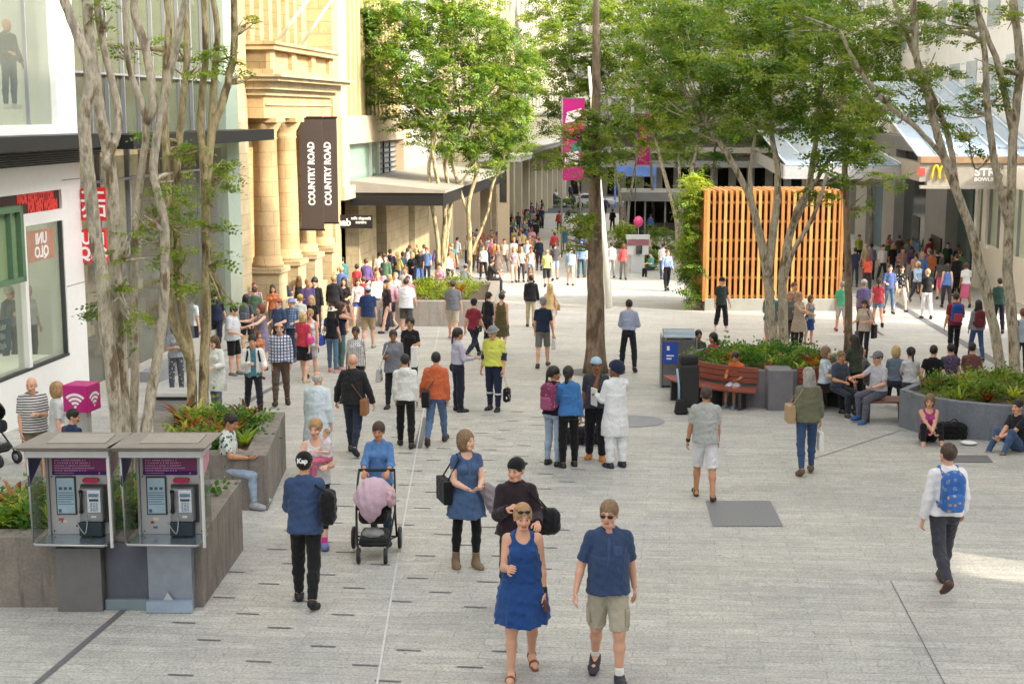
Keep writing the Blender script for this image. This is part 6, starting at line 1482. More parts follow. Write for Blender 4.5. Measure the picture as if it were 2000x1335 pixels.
            if kind == 'tank': d = np.maximum(d, 0.062-np.sqrt((np.abs(x)-0.175)**2+(z-1.40)**2)); d = np.maximum(d, 0.075-np.sqrt(x**2+(z-1.445)**2)*np.where(y < 0, 1, 1.6))
            elif kind == 'scoop': d = np.maximum(d, 0.075-np.sqrt(x**2+(z-1.47)**2+(np.maximum(y, 0)*1.5)**2))
            else: d = np.maximum(d, 0.052-np.sqrt(x**2+(z-1.495)**2+(np.maximum(y, 0)*1.2)**2)) if kind != 'hood' else d
            if sleeve > 0:
                for s in 'lr':
                    a_, e_, w_ = J['sh'+s], J['el'+s], J['wr'+s]; li = infl*0.75+0.004
                    if sleeve <= 1: c_ = a_+(e_-a_)*sleeve; dr = (e_-a_)
                    else: c_ = e_+(w_-e_)*(sleeve-1); dr = (w_-e_)
                    dr = dr/np.linalg.norm(dr); sl = rcone(p, a_, e_, 0.046+fat*.25+li, 0.041+li)
                    if sleeve > 1: sl = s_min(sl, rcone(p, e_, w_, 0.044+li, 0.031+li), 0.02); sl = np.maximum(sl, np.where(np.linalg.norm(p-c_.astype(np.float32), axis=1) < 0.2, (p-c_.astype(np.float32))@dr.astype(np.float32), -1))
                    else: sl = np.maximum(sl, (p-c_.astype(np.float32))@dr.astype(np.float32))
                    d = s_min(d, sl, 0.018)
            if kind in ('hood', 'jacket', 'shirt', 'polo'):
                c0 = (J['R']@np.array([0, 0.0, 0]))
                q2 = q-np.array([0, 0.015, 1.475], np.float32); rr = np.sqrt(q2[:, 0]**2+(q2[:, 1])**2); tor = np.sqrt((rr-0.066)**2+q2[:, 2]**2)-(0.016 if kind != 'hood' else 0.024)
                tor = np.where((q2[:, 1] < -0.03) & (np.abs(q2[:, 0]) < 0.022), 1.0, tor); d = s_min(d, tor, 0.012)
            if kind == 'hood': d = s_min(d, ell(q, (0, 0.10, 1.43), (0.10, 0.055, 0.085)), 0.03)
            if kind in ('open',): d = np.maximum(d, 0.045-np.abs(x)+np.where(y > -0.02, 10, 0)*-1)
            return d+wr(p, 0.0018 if hem < 0.6 and not sk else 0.0036, 0.3)
        shift((kind, sleeve, hem, infl, sk), f, lo-0.02, hi+0.02, nm, cm(col))
    if bot: low_g(*bot)
    if top:
        kind, col = top[0], top[1]; sl = top[2] if len(top) > 2 else {'tank': 0}.get(kind, 0.62); hem = top[3] if len(top) > 3 else (0.9 if not J['sit'] else 0.96)
        inf = top[4] if len(top) > 4 else {'jacket': 0.024, 'hood': 0.027, 'open': 0.03, 'tank': 0.010}.get(kind, 0.014)
        nm = {'jacket': 'jacket', 'hood': 'hooded_top', 'tank': 'top', 'open': 'jacket'}.get(kind, 'shirt')
        if kind == 'dress' or kind == 'sundress':
            up_g('tank' if kind == 'sundress' else 'scoop', col, 0 if kind == 'sundress' else sl, 0.97, 0.014, 'dress', (hem, 0.11))
        else: up_g(kind, col, sl, hem, inf, nm)
    if extra == 'opencoat': pass
    # shoes
    if shoe:
        if shoe[0] != '*':
            bt = False; col = shoe
            if shoe[0] == '^': bt = True; col = shoe[1:]
            def f(p, ss='lr'):
                d = None
                for s in ss:
                    c = foot_sdf(p, J, s, 0.014); a_ = J['an'+s]; k_ = J['kn'+s]
                    dr = (k_-a_)/np.linalg.norm(k_-a_)
                    if bt: c = s_min(c, rcone(p, a_, a_+dr*0.16, 0.047, 0.05), 0.03); c = np.maximum(c, (p-(a_+dr*0.13).astype(np.float32))@dr.astype(np.float32))
                    else: c = np.maximum(c, (p-(a_+dr*0.012).astype(np.float32))@dr.astype(np.float32))
                    d = c if d is None else np.minimum(d, c)
                return d
            for s_ in 'lr': shift(('shoe', bt, s_), (lambda p, s_=s_: f(p, s_)), np.minimum(J['heel'+s_], J['toe'+s_])-np.array([.07, .07, .06]), np.maximum(np.maximum(J['an'+s_], J['toe'+s_]), J['heel'+s_])+np.array([.08, .08, .2 if bt else .08]), 'boot' if bt else 'shoe', mat('shoe_'+col, col, 0.55, var=0.08), r=(0.009, 0.013, 0.02)[h])
        else:                                  # sandals: sole and straps
            col = shoe[1:]
            def f(p, ss='lr'):
                d = None
                for s in ss:
                    h_, t_ = J['heel'+s], J['toe'+s]; q = np.array([0, 0, -0.02]); c = rcone(p, h_+q, t_+q+np.array([0, 0, -.004]), 0.040, 0.036); c = np.maximum(c, (p[:, 2]-(min(h_[2], t_[2])-0.012)) if abs(h_[2]-t_[2]) < .03 else c)
                    m_ = h_+(t_-h_)*0.66; st_ = np.maximum(foot_sdf(p, J, s, 0.007), np.abs((p-m_.astype(np.float32))@((t_-h_)/np.linalg.norm(t_-h_)).astype(np.float32))-0.02)
                    m2 = h_+(t_-h_)*0.12; s3 = np.maximum(foot_sdf(p, J, s, 0.007), np.abs((p-m2.astype(np.float32))@((t_-h_)/np.linalg.norm(t_-h_)).astype(np.float32))-0.012)
                    c = np.minimum(np.minimum(c, st_), s3); d = c if d is None else np.minimum(d, c)
                return d
            for s_ in 'lr': shift(('sandal', s_), (lambda p, s_=s_: f(p, s_)), np.minimum(J['heel'+s_], J['toe'+s_])-np.array([.07, .07, .07]), np.maximum(np.maximum(J['an'+s_], J['toe'+s_]), J['heel'+s_])+np.array([.08, .08, .08]), 'sandal', mat('shoe_'+col, col, 0.6), r=(0.008, 0.012, 0.02)[h])
    if sock:
        def f(p, ss='lr'):
            d = None
            for s in ss:
                a_, k_ = J['an'+s], J['kn'+s]; dr = (k_-a_)/np.linalg.norm(k_-a_); c = rcone(p, a_, a_+dr*0.1, 0.042, 0.044); c = np.maximum(c, (p-(a_+dr*0.09).astype(np.float32))@dr.astype(np.float32)); d = c if d is None else np.minimum(d, c)
            return d
        for s_ in 'lr': shift(('sock', s_), (lambda p, s_=s_: f(p, s_)), J['an'+s_]-.08, J['an'+s_]+.16, 'sock', mat('sock_'+sock, sock, 0.9))
    # hair
    hstyle, hcol = hair; hr = {0: 0.007, 1: 0.010, 2: 0.018}[h]
    if hstyle != 'none':
        rngp = (cs % 100)/10.0
        def fh(p):
            q = to_head(p, J); x, y, z = q[:, 0], q[:, 1], q[:, 2]; t = 0.012 if hstyle in ('short', 'thin') else 0.02
            if hstyle == 'curly': t = 0.034
            if hstyle == 'turban': t = 0.045
            d = ell(q, (0, 0.018, 0.034), (0.074+t*.8, 0.092+t, 0.09+t))
            lim = 0.048 if hstyle != 'turban' else 0.03
            op = (np.sqrt((x/0.064)**2+((z+0.035)/(0.03+lim+0.012*np.sin(x*40+rngp)))**2)-1)*0.055; face = np.maximum(op, y+0.012)        # rounded hairline
            if hstyle == 'turban': face = np.maximum(y+0.03, z-lim)
            d = np.maximum(d, -face)
            if hstyle in ('short', 'thin', 'bun', 'curly', 'pony', 'turban'):
                cut = -0.03-0.55*np.clip(y-0.02, 0, 0.1)+(0.03 if hstyle == 'turban' else 0)
                cut = np.where(y < 0.0, 0.0, cut); d = np.maximum(d, cut-z)
                if hstyle == 'thin': d = np.maximum(d, z-0.062)
            if hstyle == 'turban': d = s_min(d, rcone(q, (0, -0.07, 0.07), (0, 0.09, 0.05), 0.045, 0.05), 0.03)
            if hstyle == 'bun': d = s_min(d, ell(q, (0, 0.115, 0.05), (0.04, 0.036, 0.04)), 0.01)
            if hstyle == 'pony': d = s_min(d, rcone(q, (0, 0.11, 0.04), (0, 0.15, -0.16), 0.028, 0.018), 0.02)
            if hstyle == 'braid': d = np.maximum(d, -0.05-z); d = s_min(d, rcone(q, (0.0, 0.10, -0.02), (0.02, 0.125, -0.42), 0.034, 0.018), 0.03)
            if hstyle == 'bob':
                b = ell(q, (0, 0.03, -0.03), (0.1, 0.098, 0.115)); b = np.maximum(b, -face); d = s_min(d, b, 0.03); d = np.maximum(d, -0.125-z)
            if hstyle == 'long':
                b = ell(q, (0, 0.05, -0.14), (0.11, 0.075, 0.24)); b = np.maximum(b, -face); d = s_min(d, b, 0.035); d = np.maximum(d, -0.33-z)
            if hstyle in ('short', 'curly', 'long', 'bob', 'pony'): d = d+0.003*np.sin(x*160+rngp)*np.sin(y*120+z*60)+(0.006*np.sin(x*90)*np.sin(z*95)*np.sin(y*80) if hstyle == 'curly' else 0)
            return d
        z0 = {'long': 0.42, 'braid': 0.5, 'pony': 0.28, 'bob': 0.2}.get(hstyle, 0.16)
        R3 = J['HR']; c = J['hc']; lo_h = c-np.array([0.2, 0.24, z0]); hi_h = c+np.array([0.2, 0.26, 0.2])
        m = hair_mat(hcol) if hstyle != 'turban' else patt('plain', hcol)
        shift(('hair', hstyle), fh, lo_h, hi_h, 'turban' if hstyle == 'turban' else 'hair', m, r=hr)
    if hat:
        kind, hc_ = hat
        def fc(p):
            q = to_head(p, J); 
            if kind == 'capback': q = q*np.array([1, -1, 1], np.float32)+np.array([0, 0.03, 0], np.float32)
            x, y, z = q[:, 0], q[:, 1], q[:, 2]
            d = ell(q, (0, 0.015, 0.045), (0.092, 0.112, 0.098)); d = np.maximum(d, 0.038-z)
            if kind in ('cap', 'capback'):
                b = ell(q, (0, -0.095, 0.045), (0.07, 0.085, 0.012)); d = s_min(d, b, 0.01)
            elif kind in ('bucket', 'straw', 'widehat'):
                w_ = {'bucket': 0.135, 'straw': 0.155, 'widehat': 0.17}[kind]; b = ell(q, (0, 0.01, 0.04), (w_, w_+0.01, 0.022 if kind == 'bucket' else 0.014)); d = s_min(d, b, 0.015)
            return d
        ho = shift(('hat', kind), fc, J['hc']-0.22, J['hc']+0.24, 'cap' if 'cap' in kind else 'hat', cm(hc_), r=hr)
    if glasses:
        def fg(p):
            q = to_head(p, J); zz = 0.0 if glasses[0] != '^' else 0.082; yy = -0.088 if glasses[0] != '^' else -0.085
            d = None
            for s in (-1, 1):
                c = ell(q, (s*0.033, yy, zz-0.002), (0.027, 0.012, 0.017)); d = c if d is None else np.minimum(d, c)
                d = np.minimum(d, rcone(q, (s*0.058, yy+0.01, zz+0.006), (s*0.079, 0.01, 0.004+zz), 0.004, 0.004))
            return np.minimum(d, rcone(q, (-0.02, yy-0.006, zz+0.006), (0.02, yy-0.006, zz+0.006), 0.004, 0.004))
        shift(('gl', glasses[0] == '^'), fg, J['hc']-0.15, J['hc']+0.17, 'sunglasses', mat('dark_lens', '15161a', 0.15), r=0.006 if h == 0 else 0.009)
    if watch:
        def f(p): w = J['wrl']; d = J['hdl']; c = rcone(p, w-d*0.03, w-d*0.012, 0.036, 0.034); return c
        shift(('watch',), f, J['wrl']-.08, J['wrl']+.08, 'watch', M_BLK, r=0.007)
    e['_J'] = 0; del e['_J']
    return dict(e=e, J=J, off=off, sc=sc, yaw=R_(yaw), g=Vector((g.x, g.y, g.z+zoff)), fem=fem, fat=fat, res=res, h=h)
def wpos(pr, p):                             # figure space -> world
    v = Matrix.Rotation(pr['yaw'], 3, 'Z') @ Vector((np.array(p)+pr['off'])*pr['sc']); return pr['g']+v
# ---------------------------------------------------------------- carried things
def carried(pr, name, label, cat, parts, r=None, group=None):
    """parts: [(name, field, lo, hi, material)] in figure space"""
    e = empty(name, pr['g'], 0, label, cat, group); e.rotation_euler = (0, 0, pr['yaw']); e.scale = (pr['sc'],)*3
    off = pr['off']; r = r or (0.009, 0.013, 0.02)[pr['h']]
    for nm, f, lo, hi, m in parts:
        V, F = surfnet(lambda q: f(q-off.astype(np.float32)), np.array(lo)+off, np.array(hi)+off, r)
        if V is None: continue
        put(fastmesh(nm, V, F, None, True), nm, m, e)
    return e
def backpack(pr, label, c1, c2=None, big=1.0, pattern=None):
    J = pr['J']; up = J['up']; R = J['R'].astype(np.float32); c2 = c2 or c1; fat = pr['fat']; y0 = 0.155+fat
    def loc(p): hz = np.array([0, 0, 0.93], np.float32); return (p-hz)@R+hz
    body = lambda p: s_min(rbox(loc(p), (0, y0+0.035*big, 1.22), (0.145*big, 0.085*big, 0.225*big), 0.07)+wr(p, .003), ell(loc(p), (0, y0+0.04, 1.40), (0.12*big, 0.08*big, 0.09)), 0.03)
    pock = lambda p: rbox(loc(p), (0, y0+0.125*big, 1.13), (0.10*big, 0.045, 0.11*big), 0.035)
    def strp(p):
        q = loc(p); d = None
        for s in (-1, 1):
            for a, b in (((s*0.085, y0-0.02, 1.40), (s*0.10, 0.0, 1.475)), ((s*0.10, 0.0, 1.475), (s*0.115, -0.125-fat, 1.36)), ((s*0.115, -0.125-fat, 1.36), (s*0.14, -0.10-fat, 1.22)), ((s*0.14, -0.10-fat, 1.22), (s*0.13, y0-0.02, 1.06))):
                c = rcone(q, a, b, 0.021, 0.021); d = c if d is None else s_min(d, c, 0.01)
        return d
    c = up((0, 0, 1.25)); lo, hi = c-np.array([.35, .45, .4]), c+np.array([.35, .45, .38])
    return carried(pr, 'backpack', label, 'backpack', [('pack', body, lo, hi, cm(c1)), ('front_pocket', pock, lo, hi, cm(c2)), ('strap', strp, lo, hi, cm(c2 if c2 != c1 else '1f2023'))], group='backpacks on people')
def bag(pr, label, col, side='l', kind='tote', at=None, size=(0.17, 0.07, 0.15), strap='shoulder', strapc=None, name=None):
    """hanging beside the figure: at = centre offset in figure space"""
    J = pr['J']; s = 1 if side == 'l' else -1; w = J['wr'+side]; hand = w+J['hd'+side]*0.09
    if strap == 'hand':
        c = hand+np.array([0, 0, -0.12-size[2]]) if at is None else np.array(at)
    else: c = J['up']((s*(0.24+pr['fat']), 0.03, 0.98)) if at is None else J['up'](at)
    c = c.astype(np.float32); hx, hy, hz = size
    rr = {'tote': 0.02, 'soft': min(hy, hz, hx)*0.85, 'box': 0.012, 'plastic': 0.035}[kind]
    if strap == 'hand' or kind == 'soft': pass
    def body(p):
        q = p-c
        if kind in ('tote', 'plastic'): k_ = 1+0.12*np.clip(-q[:, 2:3]/hz, -1, 1) if kind == 'plastic' else 1.0; q = np.concatenate([q[:, :2]/k_, q[:, 2:]], 1)
        return rbox(q, (0, 0, 0), (hy, hx, hz), rr)+(wr(p, .006) if kind in ('soft', 'plastic') else wr(p, .001))
    def strp(p):
        d = None
        if strap == 'hand':
            for y in (-0.5, 0.5):
                a = c+np.array([0, y*hx, hz-0.01]); x = rcone(p, a, hand+np.array([0, 0, -0.01]), 0.008, 0.008); d = x if d is None else np.minimum(d, x)
        elif strap == 'shoulder':
            sh = J['sh'+side]+np.array([-s*0.02, 0, 0.065])
            for y in (-0.6, 0.6):
                a = c+np.array([0, y*hx, hz-0.02]); m_ = sh+np.array([s*0.0, 0.10*np.sign(y), -0.06]); x = s_min(rcone(p, a, m_, 0.011, 0.011), rcone(p, m_, sh, 0.011, 0.012), 0.01); d = x if d is None else np.minimum(d, x)
        elif strap == 'cross':
            o = 'r' if side == 'l' else 'l'; sh = J['up']((-s*0.10, 0.0, 1.475))
            for y in (-1, 1):
                a = c+np.array([0, y*0.5*hx, hz-0.02]); m_ = J['up']((0.02*s, y*(0.145+pr['fat']), 1.24)); x = s_min(rcone(p, a, m_, 0.011, 0.011), rcone(p, m_, sh, 0.012, 0.012), 0.01); d = x if d is None else np.minimum(d, x)
        return d
    parts = [(('bag_body'), body, c-np.array([hy, hx, hz])*1.3-0.05, c+np.array([hy, hx, hz])*1.3+0.05, cm(col))]
    if strap:
        alls = np.array([c-0.25, c+0.25, J['sh'+side]+0.15, J['up']((0, -.2, 1.3)), J['up']((0, .2, 1.3)), hand]); lo, hi = alls.min(0)-0.12, alls.max(0)+0.05
        parts.append(('strap', strp, lo, hi, cm(strapc or (col if isinstance(col, str) else '222222'))))
    return carried(pr, name or {'tote': 'tote_bag', 'soft': 'shoulder_bag', 'box': 'paper_bag', 'plastic': 'plastic_bag'}[kind], label, 'bag', parts, group='bags carried by people')
# ================================================================ the people, nearest first
PP = {}
def Pn(k, *a, **kw): PP[k] = person(*a, **kw); return PP[k]
NF = 'people walking towards the viewer'; 
p = Pn('bluedress', 1020, 1318, 0, 4, 'woman in a sleeveless bright blue dress and brown sandals walking forward', 'small2', 'down', 'bent', ('sundress', '17498a', 0, 0.56), None, ('bun', 'l'), 'f', '*7a4a30', 1.70, True, 0.035, glasses='^s', watch=True)
w_ = p['J']['wrl']+p['J']['hdl']*0.12; c_ = w_.astype(np.float32)
carried(p, 'wallet', 'small brown wallet held by the woman in the blue dress', 'wallet', [('leather_case', lambda q: rbox(q-c_, (0, -0.02, 0), (0.018, 0.075, 0.05), 0.012), c_-0.12, c_+0.12, cm('6b3f30'))])
Pn('navyman', 1186, 1328, 0, -3, 'man in navy short sleeved shirt, beige cargo shorts and sunglasses walking forward', 'small', 'swb', (2, 20, 22, 0), ('polo', ('plain', '33496f'), 0.85, 0.86, 0.022), ('shorts', 'b5ae98', 0.95), ('short', 's'), 'f', '2b2e36', 1.76, False, 0.03, glasses='s', sock='e8e8e4')
def strip_(pr, nm, field, lo, hi, c): 
    V, F = surfnet(lambda q: field(q-pr['off'].astype(np.float32)), np.array(lo)+pr['off'], np.array(hi)+pr['off'], 0.012); o = put(fastmesh(nm, V, F), nm, c, pr['e']); return o
def seam(pr, nm, infl, fat, zr, cond, m, fem=False):
    J = pr['J']; strip_(pr, nm, lambda q: np.maximum(np.maximum(torso_sdf(q, J, infl, fem, fat)[0], np.abs(q[:, 2]-(zr[0]+zr[1])/2)-(zr[1]-zr[0])/2), np.maximum(cond(q), q[:, 1]+0.02)), (-.3, -.4, zr[0]-.03), (.3, .1, zr[1]+.03), m)
seam(PP['navyman'], 'placket', 0.030, 0.03, (0.9, 1.42), lambda q: np.abs(q[:, 0])-0.014, cm('3d5480')); seam(PP['navyman'], 'chest_pocket', 0.030, 0.03, (1.24, 1.34), lambda q: np.abs(q[:, 0]-0.08)-0.04, cm('3c537e'))
for s_ in 'lr':
    J = PP['navyman']['J']; a_ = J['hip'+s_]+(J['kn'+s_]-J['hip'+s_])*0.62+np.array([0.085 if s_ == 'l' else -0.085, -0.01, 0]); strip_(PP['navyman'], 'cargo_pocket', lambda q, a_=a_: rbox(q, a_, (0.022, 0.075, 0.085), 0.015), a_-.13, a_+.13, cm('aaa38c'))
p = Pn('denimman', 600, 1178, 0, 178, 'man seen from behind in blue denim shirt and black cap', 'small', 'bent', 'bent', ('shirt', ('denim', '31496f', '3b5580'), 1.35, 0.84, 0.026), ('pants', '1e1f22'), ('short', 'k'), 'a', '17171a', 1.74, False, 0.015, hat=('cap', '17181c'))
hm_ = wpos(p, p['J']['hc']+np.array([0, 0.125, 0.06])); text('lettering', 'Kap', 0.075, M_WL, frame(hm_+Vector((0, -0.008, 0)), (1, 0, 0)), None, bold=0.003); lo_ = bpy.context.scene.objects[-1]; lo_ = [o for o in S.objects if o.name.startswith('lettering') and o.parent is None][-1]; lo_.parent = p['e']; lo_.matrix_parent_inverse = Matrix.LocRotScale(p['e'].location, p['e'].rotation_euler, p['e'].scale).inverted()
bag(p, 'black slouchy bag on the shoulder of the denim shirted man', '1b1c20', 'r', 'soft', size=(0.13, 0.09, 0.20), at=(-0.27, 0.08, 1.14))
p = Pn('mother', 622, 1062, 0, 0, 'blonde woman in white sleeveless top and black leggings carrying a baby', 'walk', 'bent', (30, 14, 95, 28), ('tank', 'd9dade', 0, 0.86), ('leggings', '1a1a1e', 0.55), ('bun', 'l'), 'p', '6f78a8', 1.70, True, 0.01, sock='e0389a')
c = wpos(p, (0.16, -0.2, 0.98)); Pn('baby', 0, 0, 0, -60, 'baby with light hair in white and pink held by the blonde woman', 'sit', 'bent', 'lap', ('tee', 'ddd3d6', 0.9), ('pants', 'd8668c'), ('short', 'l'), 'p', 'e0d8d8', 0.80, False, 0.02, loc=c, res=0.012)
pl_ = G(727, 1100)+Vector((0, 0.25, 0))
Pn('prammum', 727, 1046, 0, 0, 'woman in blue long sleeved blouse pushing a black pram', 'small', (0.17, -0.41, 1.12), (-0.17, -0.41, 1.12), ('shirt', ('denim', '4a78b4', '5486c2'), 1.5, 0.84), ('jeans', '2e3b55'), ('bun', 'b'), 't', '2a2a2a', 1.60, True, 0.02, loc=Vector((pl_.x, pl_.y+0.53+0.36, gz(pl_.y+0.89))))
p = Pn('denimdress', 912, 1108, 0, 18, 'young woman in short denim dress, black tights and tan ankle boots', 'stand2', (22, 6, 62, 30), (14, 8, 66, 34), ('dress', ('denim', '3c577f', '486690'), 0.45, 0.66), ('leggings', '17171b'), ('bob', 's'), 'p', '^7d6a52', 1.72, True, 0, head=(38, 0))
bag(p, 'large black tote with white stripes behind the woman in the denim dress', ('plain', '16181d'), 'r', 'tote', size=(0.20, 0.06, 0.15), at=(-0.26, 0.10, 0.98))
seam(p, 'placket', 0.026, 0, (1.0, 1.38), lambda q: np.abs(q[:, 0])-0.013, cm('4c6a94'), True); seam(p, 'belt', 0.028, 0, (1.03, 1.07), lambda q: q[:, 0]*0-1, cm('34496c'), True)
c_ = np.array([0.24, -0.16, 0.93], np.float32); carried(p, 'folded_jacket', 'grey mauve jacket over the arm of the woman in the denim dress', 'jacket', [('cloth', lambda q: s_min(rcone(q, c_+np.array([-.06, 0, .1]), c_+np.array([.06, -.02, -.16]), 0.06, 0.08)+wr(q, .01), rcone(q, c_+np.array([-.02, 0, .12]), c_+np.array([.13, 0, .02]), 0.05, 0.05), 0.05), c_-0.32, c_+0.32, cm('8d8288'))])
p = Pn('hoodman', 1008, 1196, 0, 2, 'man in dark maroon hoodie and backwards black cap', 'small', (16, 14, 70, 10), (25, 10, 98, 36), ('hood', '2f242b', 2), ('pants', '191a1d'), ('short', 'k'), 'f', '202020', 1.74, False, 0.02, hat=('capback', '1a1b1f'), head=(-14, 0))
bag(p, 'black leather holdall hanging from the arm of the man in the hoodie', '1d1d21', 'l', 'soft', size=(0.11, 0.15, 0.15), at=(0.34, -0.02, 1.04))
# group of four
p = Pn('ponygirl', 1080, 908, 0, 150, 'girl with a dark ponytail in black top and pale jeans', 'stand2', 'strap', 'down', ('tee', '1b1b22', 0.7), ('jeans', ('denim', '8ea2bf', 'a3b5cc')), ('pony', 'k'), 't', '1c1c22', 1.66, True, 0, head=(-50, 0))
backpack(p, 'pink and maroon patterned backpack on the ponytailed girl', ('print', '8a2f5c', 'b8879a', '4a3a40'), 'a04a74')
Pn('braidgirl', 1110, 911, 0, 195, 'girl in bright blue zip jacket with a long dark braid', 'stand', 'fold', 'down', ('jacket', '2f72b4', 2, 0.9), ('pants', '17181a'), ('braid', 'k'), 't', '1e1e20', 1.68, True, 0, head=(-20, 0))
Pn('chinman', 1163, 897, 0, -8, 'bearded man in pale blue backwards cap resting his hand on his chin', 'stand2', (0.04, -0.17, 1.47), 'down', ('tee', '3c3e4c', 0.8), ('wide', '23232e'), ('short', 'k'), 'b', 'c07a3c', 1.76, False, 0.025, hat=('capback', '9fc2d8'), head=(16, 4))
p = Pn('turban', 1200, 911, 0, -155, 'man in a long white tunic, white trousers and navy turban', 'stand', 'bent', (40, 20, 90, 20), ('shirt', 'e4e7ea', 1.9, 0.52, 0.024), ('wide', 'e2e6ea'), ('turban', '232a44'), 'b', '1f2636', 1.76, False, 0.015, head=(28, 0))
c_ = (p['J']['wrl']+p['J']['hdl']*0.1+np.array([0, 0, -0.06])).astype(np.float32); carried(p, 'paper_sheaf', 'white papers held by the man in the white tunic', 'papers', [('sheets', lambda q: rbox(q-c_, (0, 0, 0), (0.012, 0.10, 0.15), 0.006), c_-0.2, c_+0.2, cm('f0f0ee'))])
g = G(1138, 868); mb = MB()
V, F = surfnet(lambda q: rcone(q, (-0.26, 0, 0.17), (0.26, 0.1, 0.17), 0.16, 0.17)+wr(q, .012), (-.5, -.3, 0), (.5, .4, .4), 0.012); e = empty('duffel_bag', g, 0, 'large black duffel bag lying on the ground behind the group of four', 'bag'); put(fastmesh('bag_body', V, F), 'bag_body', cm('1c1c22'), e)
mb = MB(); mb.tube(smooth_path([(-0.2, -0.13, 0.25), (-0.1, -0.14, 0.42), (0.1, -0.1, 0.42), (0.2, -0.08, 0.26)], 4), 0.012, 6); mb.build('handle', M_BLK, e)
Pn('greytee', 1375, 973, 0, 176, 'man in grey t-shirt and white shorts walking away in flip flops', 'small', (2, 14, 10, 0), 'down', ('tee', 'a9acaa', 0.8, 0.88, 0.03), ('shorts', 'dcdce2', 1.0), ('short', 'b'), 't', '*3a3a38', 1.70, False, 0.02, watch=True)
p = Pn('blonde', 1573, 926, 0, 182, 'woman with long blonde hair in olive jacket and slim jeans walking away', 'small2', 'down', (0, 12, 14, 0), ('jacket', '6e6e56', 1.8, 0.86), ('jeans', ('denim', '2f4a72', '3b5882')), ('long', 'g'), 'p', '6a5040', 1.72, True, 0.015)
bag(p, 'tan leather handbag at the hip of the long haired blonde', 'b09468', 'l', 'tote', size=(0.14, 0.07, 0.15), at=(0.28, -0.02, 0.98), strap='shoulder', name='handbag'); bag(p, 'white paper carrier bag in the right hand of the long haired blonde', 'ecebe4', 'r', 'box', size=(0.10, 0.04, 0.16), strap='hand', strapc='e8e8e8')
p = Pn('bluepack', 1838, 1150, 0, 184, 'man in white shirt and dark grey trousers walking away', 'walk2', (-6, 13, 16, 0), (8, 15, 20, 0), ('shirt', 'e6e6ea', 1.95, 0.93, 0.026), ('pants', '3e3f49'), ('short', 'b'), 'f', '4a2f28', 1.78, False, 0.01)
backpack(p, 'bright blue patterned backpack on the man in the white shirt', ('print', '2b68b8', '3f86d6', '8a8f9c'), ('print', '2f72c4', '9db6d0', 'b58a5a'), 0.95)
# middle distance
p = Pn('leather', 692, 886, 0, 172, 'bald man in black leather jacket and dark jeans walking away', 'walk', (0, 22, 25, 0), (-6, 24, 22, 0), ('jacket', '26262a', 2, 0.9), ('jeans', ('denim', '232b3c', '2c364a')), ('none', 'k'), 'f', '1c2430', 1.78, False, 0.03)
bag(p, 'tan leather satchel at the hip of the bald man', '9a6438', 'r', 'tote', size=(0.12, 0.06, 0.14), at=(-0.22, 0.13, 0.86), strap='cross', strapc='6a4a30', name='satchel')
Pn('oldman', 623, 925, 0, 172, 'grey haired man in a long pale blue tunic seen from behind', 'stand', 'down', 'swb', ('shirt', 'c4d2da', 1.9, 0.5, 0.03), ('pants', 'cfd6da'), ('thin', 'w'), 'a', '7a6a58', 1.68, False, 0.03)
p = Pn('whitehood', 793, 872, 0, 180, 'person in white hooded sweatshirt and black trousers walking away', 'small', 'down', 'down', ('hood', 'dcdcd8', 2, 0.9), ('pants', '1d1d1f'), ('short', 'k'), 'a', '1c1c1e', 1.68)
p = Pn('orangeman', 853, 867, 0, 176, 'man in orange jacket and blue jeans walking away', 'walk2', (0, 16, 22, 0), 'down', ('hood', 'cc5f28', 2, 0.9), ('jeans', ('denim', '4a6790', '5d7ca6')), ('short', 'k'), 'a', '3a2d2a', 1.72, False, 0.02)
bag(p, 'black messenger bag slung across the man in the orange jacket', '1f1f23', 'l', 'tote', size=(0.17, 0.07, 0.15), at=(0.16, 0.17, 0.92), strap='cross', strapc='5a4a44', name='messenger_bag')
Pn('security', 895, 803, 0, 120, 'woman in lilac shirt and navy trousers with folded arms', 'stand2', 'bent', 'bent', ('shirt', 'b5b2c8', 1.9, 1.0), ('wide', '24263a'), ('pony', 'k'), 't', '1a1a20', 1.72, True, 0)
p = Pn('worker', 965, 801, 0, -22, 'worker in yellow and navy safety shirt and grey hat', 'apart', (4, 12, 14, 0), 'down', ('polo', 'cdd13a', 0.85, 0.93, 0.03), ('pants', '262f4c'), ('short', 'g'), 'f', '23252c', 1.76, False, 0.04, hat=('bucket', '7f8486'), head=(-24, 14))
J = p['J']; mrefl = mat('reflective_band', 'c9ccd0', 0.4)
strip_(p, 'reflective_band', lambda q: np.maximum(torso_sdf(q, J, 0.037, False, 0.04)[0], np.abs(q[:, 2]-1.20)-0.022), (-.35, -.35, 1.1), (.35, .35, 1.3), mrefl)
strip_(p, 'navy_panel', lambda q: np.maximum(torso_sdf(q, J, 0.034, False, 0.04)[0], np.abs(q[:, 2]-0.98)-0.055), (-.35, -.35, .88), (.35, .35, 1.08), cm('262f4c'))
strip_(p, 'reflective_band', lambda q: np.maximum(legs_sdf(q, J, 0.020, 0.04), np.abs(q[:, 2]-0.34)-0.022), (-.35, -.35, .25), (.35, .35, .45), mrefl)
for s_ in 'lr': strip_(p, 'sleeve_cuff', lambda q, s_=s_: np.maximum(arm_sdf(q, J, s_, 0.026, 0.04), np.abs((q-J['el'+s_].astype(np.float32))@J['hd'+s_].astype(np.float32))-0.08), J['el'+s_]-.15, J['el'+s_]+.15, cm('262f4c'))
